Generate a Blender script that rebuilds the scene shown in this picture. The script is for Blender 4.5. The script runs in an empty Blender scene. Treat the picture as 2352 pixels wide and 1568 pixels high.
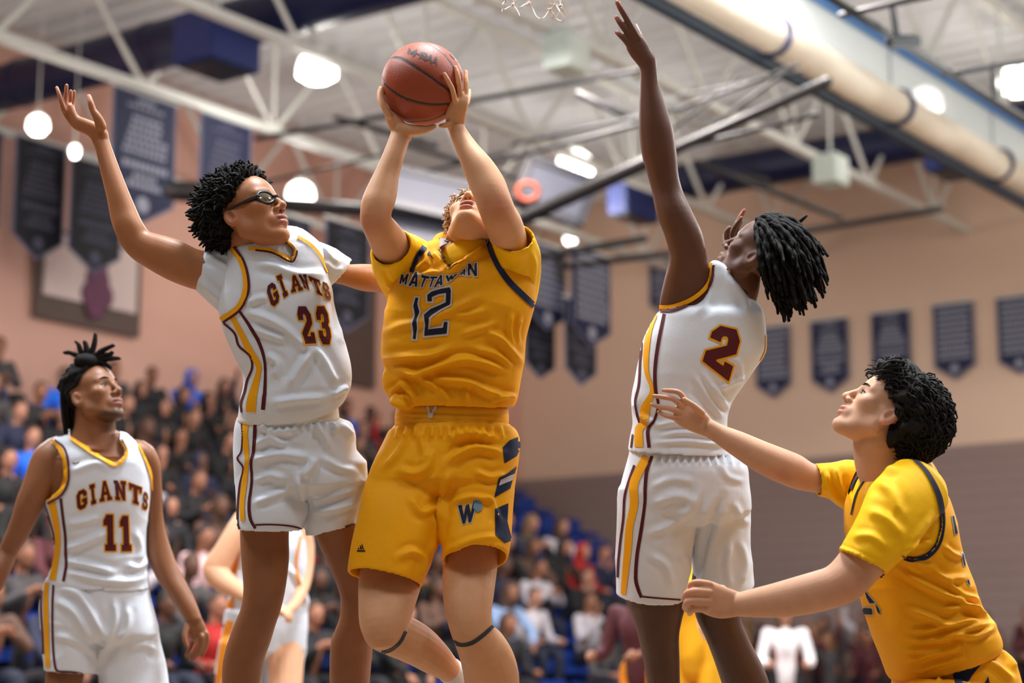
import bpy, bmesh, math, random
import numpy as np
from mathutils import Vector, Matrix, geometry
from mathutils.bvhtree import BVHTree

# ------------------------------------------------------------------ camera, world, lights, exposure
SC = bpy.context.scene
COL = SC.collection
W_, H_ = 2352.0, 1568.0
FPX = 4500.0
PITCH = math.radians(10.5)
CAM = np.array([0.0, 0.0, 0.65])
FW = np.array([0.0, math.cos(PITCH), math.sin(PITCH)])
RT = np.array([1.0, 0.0, 0.0])
UP = np.array([0.0, -math.sin(PITCH), math.cos(PITCH)])

cd = bpy.data.cameras.new('camera')
cam = bpy.data.objects.new('camera', cd)
COL.objects.link(cam)
cam.location = CAM
cam.rotation_euler = (math.radians(90) + PITCH, 0, 0)
cd.sensor_width = 36.0
cd.lens = FPX / W_ * 36.0
cd.clip_end = 200
cd.dof.use_dof = True
cd.dof.focus_distance = 5.7
cd.dof.aperture_fstop = 1.9
SC.camera = cam

SC.view_settings.view_transform = 'Standard'
SC.view_settings.look = 'None'
SC.view_settings.gamma = 1.0
SC.view_settings.use_curve_mapping = False
SC.view_settings.exposure = 0.2

wd = bpy.data.worlds.new('world')
SC.world = wd
wd.use_nodes = True
wb = wd.node_tree.nodes['Background']
wb.inputs[0].default_value = (1.0, 0.97, 0.94, 1)
wb.inputs[1].default_value = 0.10

# hall axes: E1 runs along the joists (left wall direction), EN points from the left wall into the court
E1 = np.array([0.583, 0.812, 0.0]); E1 /= np.linalg.norm(E1)
EN = np.array([E1[1], -E1[0], 0.0])
CORNER = np.array([0.18, 35.2, 0.0])
CEIL = 9.5

def hall(s, q, z):
    """point s metres back from the far corner along the left wall, q metres into the court"""
    return CORNER - E1 * s + EN * q + np.array([0, 0, z])

def area_light(name, loc, size, power, color, aim=(0, 0, -1)):
    ld = bpy.data.lights.new(name, 'AREA')
    ld.shape = 'RECTANGLE'; ld.size = size[0]; ld.size_y = size[1]
    ld.energy = power; ld.color = color
    o = bpy.data.objects.new(name, ld); COL.objects.link(o)
    o.location = loc
    o.rotation_euler = Vector(aim).to_track_quat('-Z', 'Y').to_euler()
    return o

LIGHTS = [
    # rows of high-bay fittings over the near court, then added wall fill, all outside the picture
    ((-3.5, 1.5, 8.0), (2.2, 2.2), 190, (0.92, 0.96, 1.0)),
    ((4.0, 2.0, 8.0), (2.2, 2.2), 190, (0.92, 0.96, 1.0)),
    ((-5.0, 6.5, 8.0), (1.6, 1.6), 620, (0.93, 0.96, 1.0)),
    ((0.6, 6.3, 8.0), (1.6, 1.6), 700, (0.91, 0.96, 1.0)),
    ((6.5, 6.5, 8.0), (1.6, 1.6), 620, (0.93, 0.96, 1.0)),
    ((-6.5, 15.0, 7.3), (2.2, 2.2), 560, (1.0, 0.93, 0.90)),
    ((1.5, 15.5, 7.3), (2.2, 2.2), 560, (1.0, 0.94, 0.91)),
    ((9.5, 15.0, 7.3), (2.2, 2.2), 600, (1.0, 0.96, 0.92)),
    ((17.0, 16.0, 7.3), (2.2, 2.2), 600, (1.0, 0.96, 0.90)),
    ((-8.0, 17.8, 7.6), (2.4, 1.0), 260, (1.0, 0.90, 0.86)),  # from here on: unseen lights added to brighten the walls
    ((-.6, 18.5, 7.7), (2.4, 1.0), 400, (1.0, 0.91, 0.87)),
    ((12.0, 18.6, 7.7), (2.4, 1.0), 400, (1.0, 0.95, 0.90)),
]
for i, (l, s, p, c) in enumerate(LIGHTS):
    area_light('overhead_light', l, s, p, c)
# unseen area lights added below the roof to brighten it, no fittings there
for (x, y, p) in ((-4, 10, 420), (6, 11, 330), (15, 14, 420)):
    area_light('roof_fill', (x, y, 5.4), (7, 6), p, (0.93, 1.0, 0.98), aim=(0, 0.35, 1))
# ------------------------------------------------------------------ helpers
def srgb(r, g, b):
    def f(c):
        c /= 255.0
        return c / 12.92 if c <= 0.04045 else ((c + 0.055) / 1.055) ** 2.4
    return (f(r), f(g), f(b))

def P(x, y, d):
    x = np.asarray(x, float); y = np.asarray(y, float); d = np.asarray(d, float)
    return CAM + d[..., None] * (FW + RT * ((x - W_ / 2) / FPX)[..., None] + UP * ((H_ / 2 - y) / FPX)[..., None])

def PX(v):
    """world points (n,3) -> pixel x, y, depth"""
    r = np.asarray(v) - CAM
    d = r @ FW
    return W_ / 2 + FPX * (r @ RT) / d, H_ / 2 - FPX * (r @ UP) / d, d

def nrm(v):
    v = np.asarray(v, float)
    return v / (np.linalg.norm(v) + 1e-12)

MATS = {}
def mat(name, rgb, rough=0.6, metal=0.0, noise=0.0, nscale=20.0, bump=0.0, bscale=200.0, emit=None, alpha=None, sheen=0.0, sss=0.0, coat=0.0, spec=0.5):
    if name in MATS: return MATS[name]
    m = bpy.data.materials.new(name); m.use_nodes = True
    nt = m.node_tree; b = nt.nodes['Principled BSDF']
    c = srgb(*rgb)
    b.inputs['Base Color'].default_value = (*c, 1)
    b.inputs['Roughness'].default_value = rough
    b.inputs['Metallic'].default_value = metal
    b.inputs['Specular IOR Level'].default_value = spec
    if sheen: b.inputs['Sheen Weight'].default_value = sheen
    if coat: b.inputs['Coat Weight'].default_value = coat
    if sss:
        b.inputs['Subsurface Weight'].default_value = sss
        b.inputs['Subsurface Radius'].default_value = (0.012, 0.004, 0.002)
        b.inputs['Subsurface Scale'].default_value = 1.0
    if emit:
        b.inputs['Emission Color'].default_value = (*srgb(*emit[0]), 1)
        b.inputs['Emission Strength'].default_value = emit[1]
    if alpha is not None: b.inputs['Alpha'].default_value = alpha
    tc = nt.nodes.new('ShaderNodeTexCoord')
    if noise:
        n = nt.nodes.new('ShaderNodeTexNoise'); n.inputs['Scale'].default_value = nscale
        n.inputs['Detail'].default_value = 4
        nt.links.new(tc.outputs['Object'], n.inputs['Vector'])
        mx = nt.nodes.new('ShaderNodeMix'); mx.data_type = 'RGBA'
        mx.inputs['A'].default_value = (*[x * (1 - noise) for x in c], 1)
        mx.inputs['B'].default_value = (*[min(1, x * (1 + noise)) for x in c], 1)
        nt.links.new(n.outputs['Fac'], mx.inputs['Factor'])
        nt.links.new(mx.outputs['Result'], b.inputs['Base Color'])
    if bump:
        n2 = nt.nodes.new('ShaderNodeTexNoise'); n2.inputs['Scale'].default_value = bscale
        nt.links.new(tc.outputs['Object'], n2.inputs['Vector'])
        bp = nt.nodes.new('ShaderNodeBump'); bp.inputs['Strength'].default_value = bump
        bp.inputs['Distance'].default_value = 0.002
        nt.links.new(n2.outputs['Fac'], bp.inputs['Height'])
        nt.links.new(bp.outputs['Normal'], b.inputs['Normal'])
    MATS[name] = m
    return m

def skin_mat(name, rough=0.5, spec=0.45):
    """skin: colour comes from the body's painted complexion attribute"""
    m = bpy.data.materials.new(name); m.use_nodes = True
    nt = m.node_tree; b = nt.nodes['Principled BSDF']
    a = nt.nodes.new('ShaderNodeAttribute'); a.attribute_name = 'Col'
    tc = nt.nodes.new('ShaderNodeTexCoord')
    n = nt.nodes.new('ShaderNodeTexNoise'); n.inputs['Scale'].default_value = 28; n.inputs['Detail'].default_value = 5
    nt.links.new(tc.outputs['Object'], n.inputs['Vector'])
    mr = nt.nodes.new('ShaderNodeMapRange')
    mr.inputs['To Min'].default_value = 0.88; mr.inputs['To Max'].default_value = 1.12
    nt.links.new(n.outputs['Fac'], mr.inputs['Value'])
    mx = nt.nodes.new('ShaderNodeVectorMath'); mx.operation = 'SCALE'
    nt.links.new(a.outputs['Color'], mx.inputs[0]); nt.links.new(mr.outputs['Result'], mx.inputs['Scale'])
    nt.links.new(mx.outputs['Vector'], b.inputs['Base Color'])
    b.inputs['Roughness'].default_value = rough
    b.inputs['Specular IOR Level'].default_value = spec
    b.inputs['Subsurface Weight'].default_value = 0.12
    b.inputs['Subsurface Radius'].default_value = (0.010, 0.004, 0.002)
    b.inputs['Subsurface Scale'].default_value = 1.0
    n2 = nt.nodes.new('ShaderNodeTexNoise'); n2.inputs['Scale'].default_value = 350
    nt.links.new(tc.outputs['Object'], n2.inputs['Vector'])
    bp = nt.nodes.new('ShaderNodeBump'); bp.inputs['Strength'].default_value = 0.15; bp.inputs['Distance'].default_value = 0.001
    nt.links.new(n2.outputs['Fac'], bp.inputs['Height']); nt.links.new(bp.outputs['Normal'], b.inputs['Normal'])
    return m

def cloth_mat(name, rgb, rough=0.62):
    """athletic knit: fine mesh relief"""
    if name in MATS: return MATS[name]
    m = mat(name, rgb, rough=rough, noise=0.04, nscale=9, spec=0.22)
    nt = m.node_tree; b = nt.nodes['Principled BSDF']
    tc = [n for n in nt.nodes if n.type == 'TEX_COORD'][0]
    v = nt.nodes.new('ShaderNodeTexVoronoi'); v.inputs['Scale'].default_value = 420
    nt.links.new(tc.outputs['Object'], v.inputs['Vector'])
    n3 = nt.nodes.new('ShaderNodeTexNoise'); n3.inputs['Scale'].default_value = 14; n3.inputs['Detail'].default_value = 3
    nt.links.new(tc.outputs['Object'], n3.inputs['Vector'])
    b1 = nt.nodes.new('ShaderNodeBump'); b1.inputs['Strength'].default_value = 0.25; b1.inputs['Distance'].default_value = 0.01
    nt.links.new(n3.outputs['Fac'], b1.inputs['Height'])
    b2 = nt.nodes.new('ShaderNodeBump'); b2.inputs['Strength'].default_value = 0.3; b2.inputs['Distance'].default_value = 0.0008
    nt.links.new(v.outputs['Distance'], b2.inputs['Height'])
    nt.links.new(b1.outputs['Normal'], b2.inputs['Normal'])
    nt.links.new(b2.outputs['Normal'], b.inputs['Normal'])
    return m

class Geo:
    def __init__(self):
        self.v = []; self.f = []; self.n = 0
    def add(self, v, f):
        v = np.asarray(v, float).reshape(-1, 3)
        self.v.append(v); self.f.extend([tuple(i + self.n for i in q) for q in f]); self.n += len(v)
        return self
    def verts(self):
        return np.concatenate(self.v) if self.v else np.zeros((0, 3))

def mesh_from(name, v, f, smooth=True):
    me = bpy.data.meshes.new(name)
    me.from_pydata([tuple(map(float, x)) for x in v], [], [tuple(map(int, q)) for q in f])
    me.update()
    if smooth: me.polygons.foreach_set('use_smooth', [True] * len(me.polygons))
    return me

def link(name, me, material=None, parent=None):
    o = bpy.data.objects.new(name, me); COL.objects.link(o)
    if material is not None:
        me.materials.clear()
        for m in (material if isinstance(material, (list, tuple)) else [material]): me.materials.append(m)
    if parent is not None:
        o.parent = parent
        o.matrix_parent_inverse = parent.matrix_world.inverted()
    return o

def build(name, g, material, parent=None, smooth=True):
    return link(name, mesh_from(name, g.verts(), g.f, smooth), material, parent)

def tag(o, label=None, cat=None, group=None, kind=None):
    if label: o['label'] = label
    if cat: o['category'] = cat
    if group: o['group'] = group
    if kind: o['kind'] = kind
    return o

def empty(name, loc, rz=0.0):
    o = bpy.data.objects.new(name, None); COL.objects.link(o)
    o.location = loc; o.rotation_euler = (0, 0, rz)
    o.empty_display_size = 0.2
    o.matrix_world = Matrix.LocRotScale(Vector(loc), Matrix.Rotation(rz, 3, 'Z').to_quaternion(), None)
    return o

# ---- primitive generators (return verts, faces)
def box_g(c, s, ax=None):
    c = np.asarray(c, float); s = np.asarray(s, float) / 2
    ax = np.eye(3) if ax is None else np.asarray(ax, float)
    v = [c + ax[0] * s[0] * i + ax[1] * s[1] * j + ax[2] * s[2] * k for i in (-1, 1) for j in (-1, 1) for k in (-1, 1)]
    f = [(0, 1, 3, 2), (4, 6, 7, 5), (0, 4, 5, 1), (2, 3, 7, 6), (0, 2, 6, 4), (1, 5, 7, 3)]
    return v, f

def cr(pts, sub):
    """Catmull-Rom through rows of pts (n,k)"""
    pts = np.asarray(pts, float)
    if len(pts) < 3 or sub <= 1:
        if sub <= 1: return pts
        t = np.linspace(0, 1, (len(pts) - 1) * sub + 1) * (len(pts) - 1)
        i = np.minimum(t.astype(int), len(pts) - 2); u = (t - i)[:, None]
        return pts[i] * (1 - u) + pts[i + 1] * u
    ext = np.vstack([2 * pts[0] - pts[1], pts, 2 * pts[-1] - pts[-2]])
    out = []
    for i in range(len(pts) - 1):
        p0, p1, p2, p3 = ext[i], ext[i + 1], ext[i + 2], ext[i + 3]
        for k in range(sub):
            t = k / sub
            out.append(0.5 * ((2 * p1) + (-p0 + p2) * t + (2 * p0 - 5 * p1 + 4 * p2 - p3) * t * t + (-p0 + 3 * p1 - 3 * p2 + p3) * t ** 3))
    out.append(pts[-1])
    return np.array(out)

def tube_g(pts, rad, n=10, sub=3, cap=True, flat=None):
    pts = np.asarray(pts, float)
    rad = np.asarray(rad, float) if np.ndim(rad) else np.full(len(pts), float(rad))
    a = cr(np.hstack([pts, rad[:, None]]), sub)
    c, r = a[:, :3], np.maximum(a[:, 3], 1e-4)
    t = np.gradient(c, axis=0); t /= np.linalg.norm(t, axis=1)[:, None] + 1e-12
    x = np.cross(t[0], [0.31, 0.12, 0.94]); x = nrm(x)
    rings = []
    ang = np.arange(n) * 2 * math.pi / n
    def ring(cc, tt, xx, rr):
        yy = np.cross(tt, xx)
        return cc + rr * (np.cos(ang)[:, None] * xx + np.sin(ang)[:, None] * yy * (flat or 1.0))
    xs = []
    for i in range(len(c)):
        x = nrm(x - t[i] * (x @ t[i])); xs.append(x.copy())
    if cap:
        for k in (0.05, 0.45, 0.8):
            rings.append(ring(c[0] - t[0] * r[0] * math.sqrt(1 - k * k), t[0], xs[0], r[0] * k))
    for i in range(len(c)): rings.append(ring(c[i], t[i], xs[i], r[i]))
    if cap:
        for k in (0.8, 0.45, 0.05):
            rings.append(ring(c[-1] + t[-1] * r[-1] * math.sqrt(1 - k * k), t[-1], xs[-1], r[-1] * k))
    v = np.concatenate(rings); m = len(rings)
    f = [(i * n + j, i * n + (j + 1) % n, (i + 1) * n + (j + 1) % n, (i + 1) * n + j) for i in range(m - 1) for j in range(n)]
    f.append(tuple(range(n))[::-1]); f.append(tuple((m - 1) * n + j for j in range(n)))
    return v, f

def ell_g(c, r, ax=None, nu=16, nv=10):
    c = np.asarray(c, float); r = np.asarray(r, float) if np.ndim(r) else np.array([r] * 3)
    ax = np.eye(3) if ax is None else np.asarray(ax, float)
    v = []
    for i in range(nv + 1):
        th = math.pi * (0.02 + 0.96 * i / nv)
        for j in range(nu):
            ph = 2 * math.pi * j / nu
            p = np.array([math.sin(th) * math.cos(ph), math.sin(th) * math.sin(ph), math.cos(th)]) * r
            v.append(c + ax[0] * p[0] + ax[1] * p[1] + ax[2] * p[2])
    f = [(i * nu + j, (i + 1) * nu + j, (i + 1) * nu + (j + 1) % nu, i * nu + (j + 1) % nu) for i in range(nv) for j in range(nu)]
    f.append(tuple(range(nu))); f.append(tuple(nv * nu + j for j in range(nu))[::-1])
    return v, f

def loft_g(secs, n=28, sub=4, cav=None, ratio=0.9, ex=2.0, c0=True, dax=None, cav0=None):
    """body section loft: each section = (Lx, Ly, Rx, Ry, depth[, depth ratio[, exponent]]); depth may be (dL, dR).
    cav=(depth, inset): hollow the far end like an open sleeve or trouser leg; cav0 the same at the start."""
    rows = []
    for s in secs:
        lx, ly, rx, ry, d = s[:5]
        dl, dr = d if isinstance(d, tuple) else (d, d)
        ra = s[5] if len(s) > 5 and s[5] else ratio
        e = s[6] if len(s) > 6 else ex
        rows.append(np.concatenate([P(lx, ly, dl), P(rx, ry, dr), [ra, e]]))
    a = cr(rows, sub)
    L, R, ra, e = a[:, :3], a[:, 3:6], a[:, 6], a[:, 7]
    C = (L + R) / 2; Wv = (R - L) / 2
    T = np.gradient(C, axis=0); T /= np.linalg.norm(T, axis=1)[:, None] + 1e-12
    ang = np.arange(n) * 2 * math.pi / n
    ca, sa = np.cos(ang), np.sin(ang)
    rings = []; prev = None; fr = []
    for i in range(len(C)):
        D = np.cross(Wv[i], T[i]) if dax is None else np.asarray(dax, float)
        D = nrm(D)
        if D @ FW < 0: D = -D
        if prev is not None and D @ prev < 0: D = -D
        prev = D; fr.append(D)
        w = np.linalg.norm(Wv[i]); ex_ = 2.0 / e[i]
        rings.append(C[i] + Wv[i] * (np.sign(ca) * np.abs(ca) ** ex_)[:, None] + D * (w * ra[i] * np.sign(sa) * np.abs(sa) ** ex_)[:, None])
    def cavity(idx, cv, sgn):
        dep, ins = cv; w = np.linalg.norm(Wv[idx]); k = max(0.3, 1 - ins / w)
        base = rings[idx]; c = C[idx]
        r1 = c + (base - c) * k
        return [r1, r1 + sgn * T[idx] * dep * 0.5, c + (base - c) * k * 0.9 + sgn * T[idx] * dep]
    if cav0: rings = cavity(0, cav0, 1)[::-1] + rings
    elif c0:
        r = min(np.linalg.norm(Wv[0]) * 0.5, 0.05)
        base = rings[0]; rings = [C[0] + (base - C[0]) * 0.25 - T[0] * r, C[0] + (base - C[0]) * 0.75 - T[0] * r * 0.7] + rings
    k = len(C) - 1
    if cav:
        i0 = len(rings) - len(C); allr = rings; rings = allr[i0:]
        ex_r = cavity(k, cav, -1); rings = allr[:i0] + rings + ex_r
    else:
        r = min(np.linalg.norm(Wv[-1]) * 0.5, 0.05); base = rings[-1]
        rings = rings + [C[-1] + (base - C[-1]) * 0.75 + T[-1] * r * 0.7, C[-1] + (base - C[-1]) * 0.25 + T[-1] * r]
    v = np.concatenate(rings); m = len(rings)
    f = [(i * n + j, i * n + (j + 1) % n, (i + 1) * n + (j + 1) % n, (i + 1) * n + j) for i in range(m - 1) for j in range(n)]
    f.append(tuple(range(n))[::-1]); f.append(tuple((m - 1) * n + j for j in range(n)))
    return v, f

def pt(*a):
    """polyline of (px, py, depth) -> 3D"""
    a = np.array(a, float); return P(a[:, 0], a[:, 1], a[:, 2])

def limb(pts, rpx, n=14, sub=4):
    """pts [(px,py,d)], radii in pixels at that depth"""
    a = np.array(pts, float)
    return tube_g(P(a[:, 0], a[:, 1], a[:, 2]), np.array(rpx, float) * a[:, 2] / FPX, n=n, sub=sub)

def union(geos, voxel=0.0035, smooth=4, fac=0.5):
    g = Geo()
    for v, f in geos: g.add(v, f)
    me = mesh_from('tmp', g.verts(), g.f)
    bm = bmesh.new(); bm.from_mesh(me)
    bmesh.ops.recalc_face_normals(bm, faces=bm.faces); bm.to_mesh(me); bm.free()
    o = bpy.data.objects.new('tmp', me); COL.objects.link(o)
    r = o.modifiers.new('r', 'REMESH'); r.mode = 'VOXEL'; r.voxel_size = voxel; r.adaptivity = 0
    if smooth:
        s = o.modifiers.new('s', 'SMOOTH'); s.factor = fac; s.iterations = smooth
    dg = bpy.context.evaluated_depsgraph_get()
    out = bpy.data.meshes.new_from_object(o.evaluated_get(dg))
    bpy.data.objects.remove(o); bpy.data.meshes.remove(me)
    out.polygons.foreach_set('use_smooth', [True] * len(out.polygons))
    return out

def mv(me):
    a = np.empty(len(me.vertices) * 3); me.vertices.foreach_get('co', a); return a.reshape(-1, 3)
def mn(me):
    a = np.empty(len(me.vertices) * 3); me.vertices.foreach_get('normal', a); return a.reshape(-1, 3)
def setv(me, v):
    me.vertices.foreach_set('co', np.ascontiguousarray(v).ravel()); me.update()

_rs = np.random.RandomState(7); _PT = _rs.rand(64, 64, 64)
def vnoise(p):
    p = np.asarray(p); i = np.floor(p).astype(int); f = p - i; f = f * f * (3 - 2 * f)
    o = 0
    for a in (0, 1):
        for b in (0, 1):
            for c in (0, 1):
                w = (f[:, 0] if a else 1 - f[:, 0]) * (f[:, 1] if b else 1 - f[:, 1]) * (f[:, 2] if c else 1 - f[:, 2])
                o = o + w * _PT[(i[:, 0] + a) % 64, (i[:, 1] + b) % 64, (i[:, 2] + c) % 64]
    return o * 2 - 1

def poly_dist(x, y, line):
    """distance in px from points to polyline, and parameter 0..1 along it"""
    line = np.asarray(line, float); best = np.full(len(x), 1e9); par = np.zeros(len(x))
    seg = np.linalg.norm(np.diff(line, axis=0), axis=1); tot = seg.sum(); acc = 0
    for i in range(len(line) - 1):
        a, b = line[i], line[i + 1]; ab = b - a; L2 = ab @ ab + 1e-9
        t = np.clip(((x - a[0]) * ab[0] + (y - a[1]) * ab[1]) / L2, 0, 1)
        d = np.hypot(x - a[0] - t * ab[0], y - a[1] - t * ab[1])
        m = d < best; best[m] = d[m]; par[m] = (acc + t[m] * seg[i]) / tot
        acc += seg[i]
    return best, par

def folds(me, lst, noise=0.0, nsc=(8, 8, 8), seed=0, front=True):
    """press creases into a garment: lst of (polyline px, width px, height m)"""
    v = mv(me); n = mn(me); x, y, d = PX(v)
    disp = np.zeros(len(v))
    vd = (CAM - v); vd /= np.linalg.norm(vd, axis=1)[:, None]
    fr = np.clip(((n * vd).sum(1) + 0.1) * 3, 0, 1) if front else np.ones(len(v))
    for line, w, h in lst:
        pl = cr(np.array(line, float), 6) if len(line) > 2 else np.array(line, float)
        dist, par = poly_dist(x, y, pl)
        taper = np.minimum(1, np.minimum(par, 1 - par) * 5 + 0.15)
        disp += 1.35 * h * taper * (np.exp(-(dist / w) ** 2) - 0.35 * np.exp(-((dist - 1.9 * w) / w) ** 2)) * fr
    if noise:
        q = v * np.array(nsc) + seed
        disp += noise * (1 - np.abs(vnoise(q))) ** 3 - noise * 0.25
        disp += noise * 0.5 * vnoise(q * 2.1 + 11)
    setv(me, v + n * disp[:, None])

def inpoly(x, y, poly):
    poly = np.asarray(poly, float); c = np.zeros(len(x), bool); j = len(poly) - 1
    for i in range(len(poly)):
        xi, yi = poly[i]; xj, yj = poly[j]
        m = ((yi > y) != (yj > y)) & (x < (xj - xi) * (y - yi) / (yj - yi + 1e-12) + xi)
        c ^= m; j = i
    return c

def cut(me, polys, front_only=False):
    """trim a garment at its neckline / armholes"""
    bm = bmesh.new(); bm.from_mesh(me); bm.faces.ensure_lookup_table()
    c = np.array([f.calc_center_median() for f in bm.faces]); x, y, d = PX(c)
    kill = np.zeros(len(c), bool)
    for p in polys: kill |= inpoly(x, y, cr(np.array(p, float), 1))
    if front_only:
        nn = np.array([f.normal for f in bm.faces]); kill &= ((nn * (CAM - c)).sum(1) > 0)
    bmesh.ops.delete(bm, geom=[bm.faces[i] for i in np.nonzero(kill)[0]], context='FACES')
    bm.to_mesh(me); bm.free()

def bvh_of(*mes):
    V = []; F = []; n = 0
    for me in mes:
        V.extend([v.co.copy() for v in me.vertices]); F.extend([tuple(i + n for i in p.vertices) for p in me.polygons]); n += len(me.vertices)
    return BVHTree.FromPolygons(V, F)

def hit(bvh, x, y, off):
    d = nrm(P(x, y, 1.0) - CAM)
    r = bvh.ray_cast(Vector(CAM), Vector(d), 60)
    if r[0] is None: return None
    n = np.array(r[1]); 
    if n @ d > 0: n = -n
    # sit proud of the cloth, towards the viewer-facing normal
    return np.array(r[0]) + n * off

def offset_poly(poly, d):
    p = np.asarray(poly, float); n = len(p)
    area = 0.5 * sum(p[i][0] * p[(i + 1) % n][1] - p[(i + 1) % n][0] * p[i][1] for i in range(n))
    s = 1 if area > 0 else -1; out = []
    for i in range(n):
        a = nrm(p[i] - p[i - 1]); b = nrm(p[(i + 1) % n] - p[i])
        na = np.array([a[1], -a[0]]) * s; nb = np.array([b[1], -b[0]]) * s
        m = na + nb; l = m @ m
        m = m * 2 / max(l, 0.9)
        out.append(p[i] + m * d)
    return np.array(out)

def decal_geo(bvh, polys, off=0.0015, g=5.0, maxjump=0.06, geo=None):
    """flat print on cloth: polygon(s) in px ([outer, hole...] or outer) laid onto the garment surface"""
    geo = geo or Geo()
    for loops in polys:
        if not isinstance(loops, list): loops = [loops]
        loops = [np.asarray(l, float) for l in loops]
        allp = np.concatenate(loops)
        tris = geometry.tessellate_polygon([[Vector((a, b, 0)) for a, b in l] for l in loops])
        bm = bmesh.new(); vs = [bm.verts.new((a, b, 0)) for a, b in allp]
        for t in tris:
            try: bm.faces.new([vs[i] for i in t])
            except ValueError: pass
        x0, y0 = allp.min(0); x1, y1 = allp.max(0)
        for ax, lo, hi in ((0, x0, x1), (1, y0, y1)):
            k = lo + g
            while k < hi - 0.5:
                co = (k, 0, 0) if ax == 0 else (0, k, 0); no = (1, 0, 0) if ax == 0 else (0, 1, 0)
                bmesh.ops.bisect_plane(bm, geom=bm.verts[:] + bm.edges[:] + bm.faces[:], plane_co=co, plane_no=no, dist=1e-4)
                k += g
        bm.verts.index_update()
        pos = [hit(bvh, v.co.x, v.co.y, off) for v in bm.verts]
        idx = {}; vv = []
        for i, p in enumerate(pos):
            if p is not None: idx[i] = len(vv); vv.append(p)
        ff = []
        for f in bm.faces:
            ii = [v.index for v in f.verts]
            if any(i not in idx for i in ii): continue
            q = [pos[i] for i in ii]; m = max(np.linalg.norm(q[a] - q[a - 1]) for a in range(len(q)))
            if m > maxjump: continue
            ff.append(tuple(idx[i] for i in ii))
        bm.free()
        if vv: geo.add(vv, ff)
    return geo

def ribbon_geo(bvh, line, w, off=0.0015, g=5.0, m=3, maxjump=0.09, geo=None):
    """stripe / trim following a px polyline; w px or list of widths"""
    geo = geo or Geo()
    line = np.array(line, float)
    ww = np.asarray(w, float) if np.ndim(w) else np.full(len(line), float(w))
    a = np.hstack([line, ww[:, None]]); L = np.linalg.norm(np.diff(line, axis=0), axis=1).mean()
    a = cr(a, max(2, int(L / g)))
    t = np.gradient(a[:, :2], axis=0); t /= np.linalg.norm(t, axis=1)[:, None] + 1e-9
    nn = np.stack([-t[:, 1], t[:, 0]], 1)
    rows = []
    for i in range(len(a)):
        rows.append([hit(bvh, *(a[i, :2] + nn[i] * a[i, 2] * (k / m - 0.5)), off) for k in range(m + 1)])
    idx = {}; vv = []
    for i, r in enumerate(rows):
        for k, p in enumerate(r):
            if p is not None: idx[i, k] = len(vv); vv.append(p)
    ff = []
    for i in range(len(rows) - 1):
        for k in range(m):
            q = [(i, k), (i + 1, k), (i + 1, k + 1), (i, k + 1)]
            if any(z not in idx for z in q): continue
            pp = [vv[idx[z]] for z in q]
            if max(np.linalg.norm(pp[b] - pp[b - 1]) for b in range(4)) > maxjump: continue
            ff.append(tuple(idx[z] for z in q))
    if vv: geo.add(vv, ff)
    return geo

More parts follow.
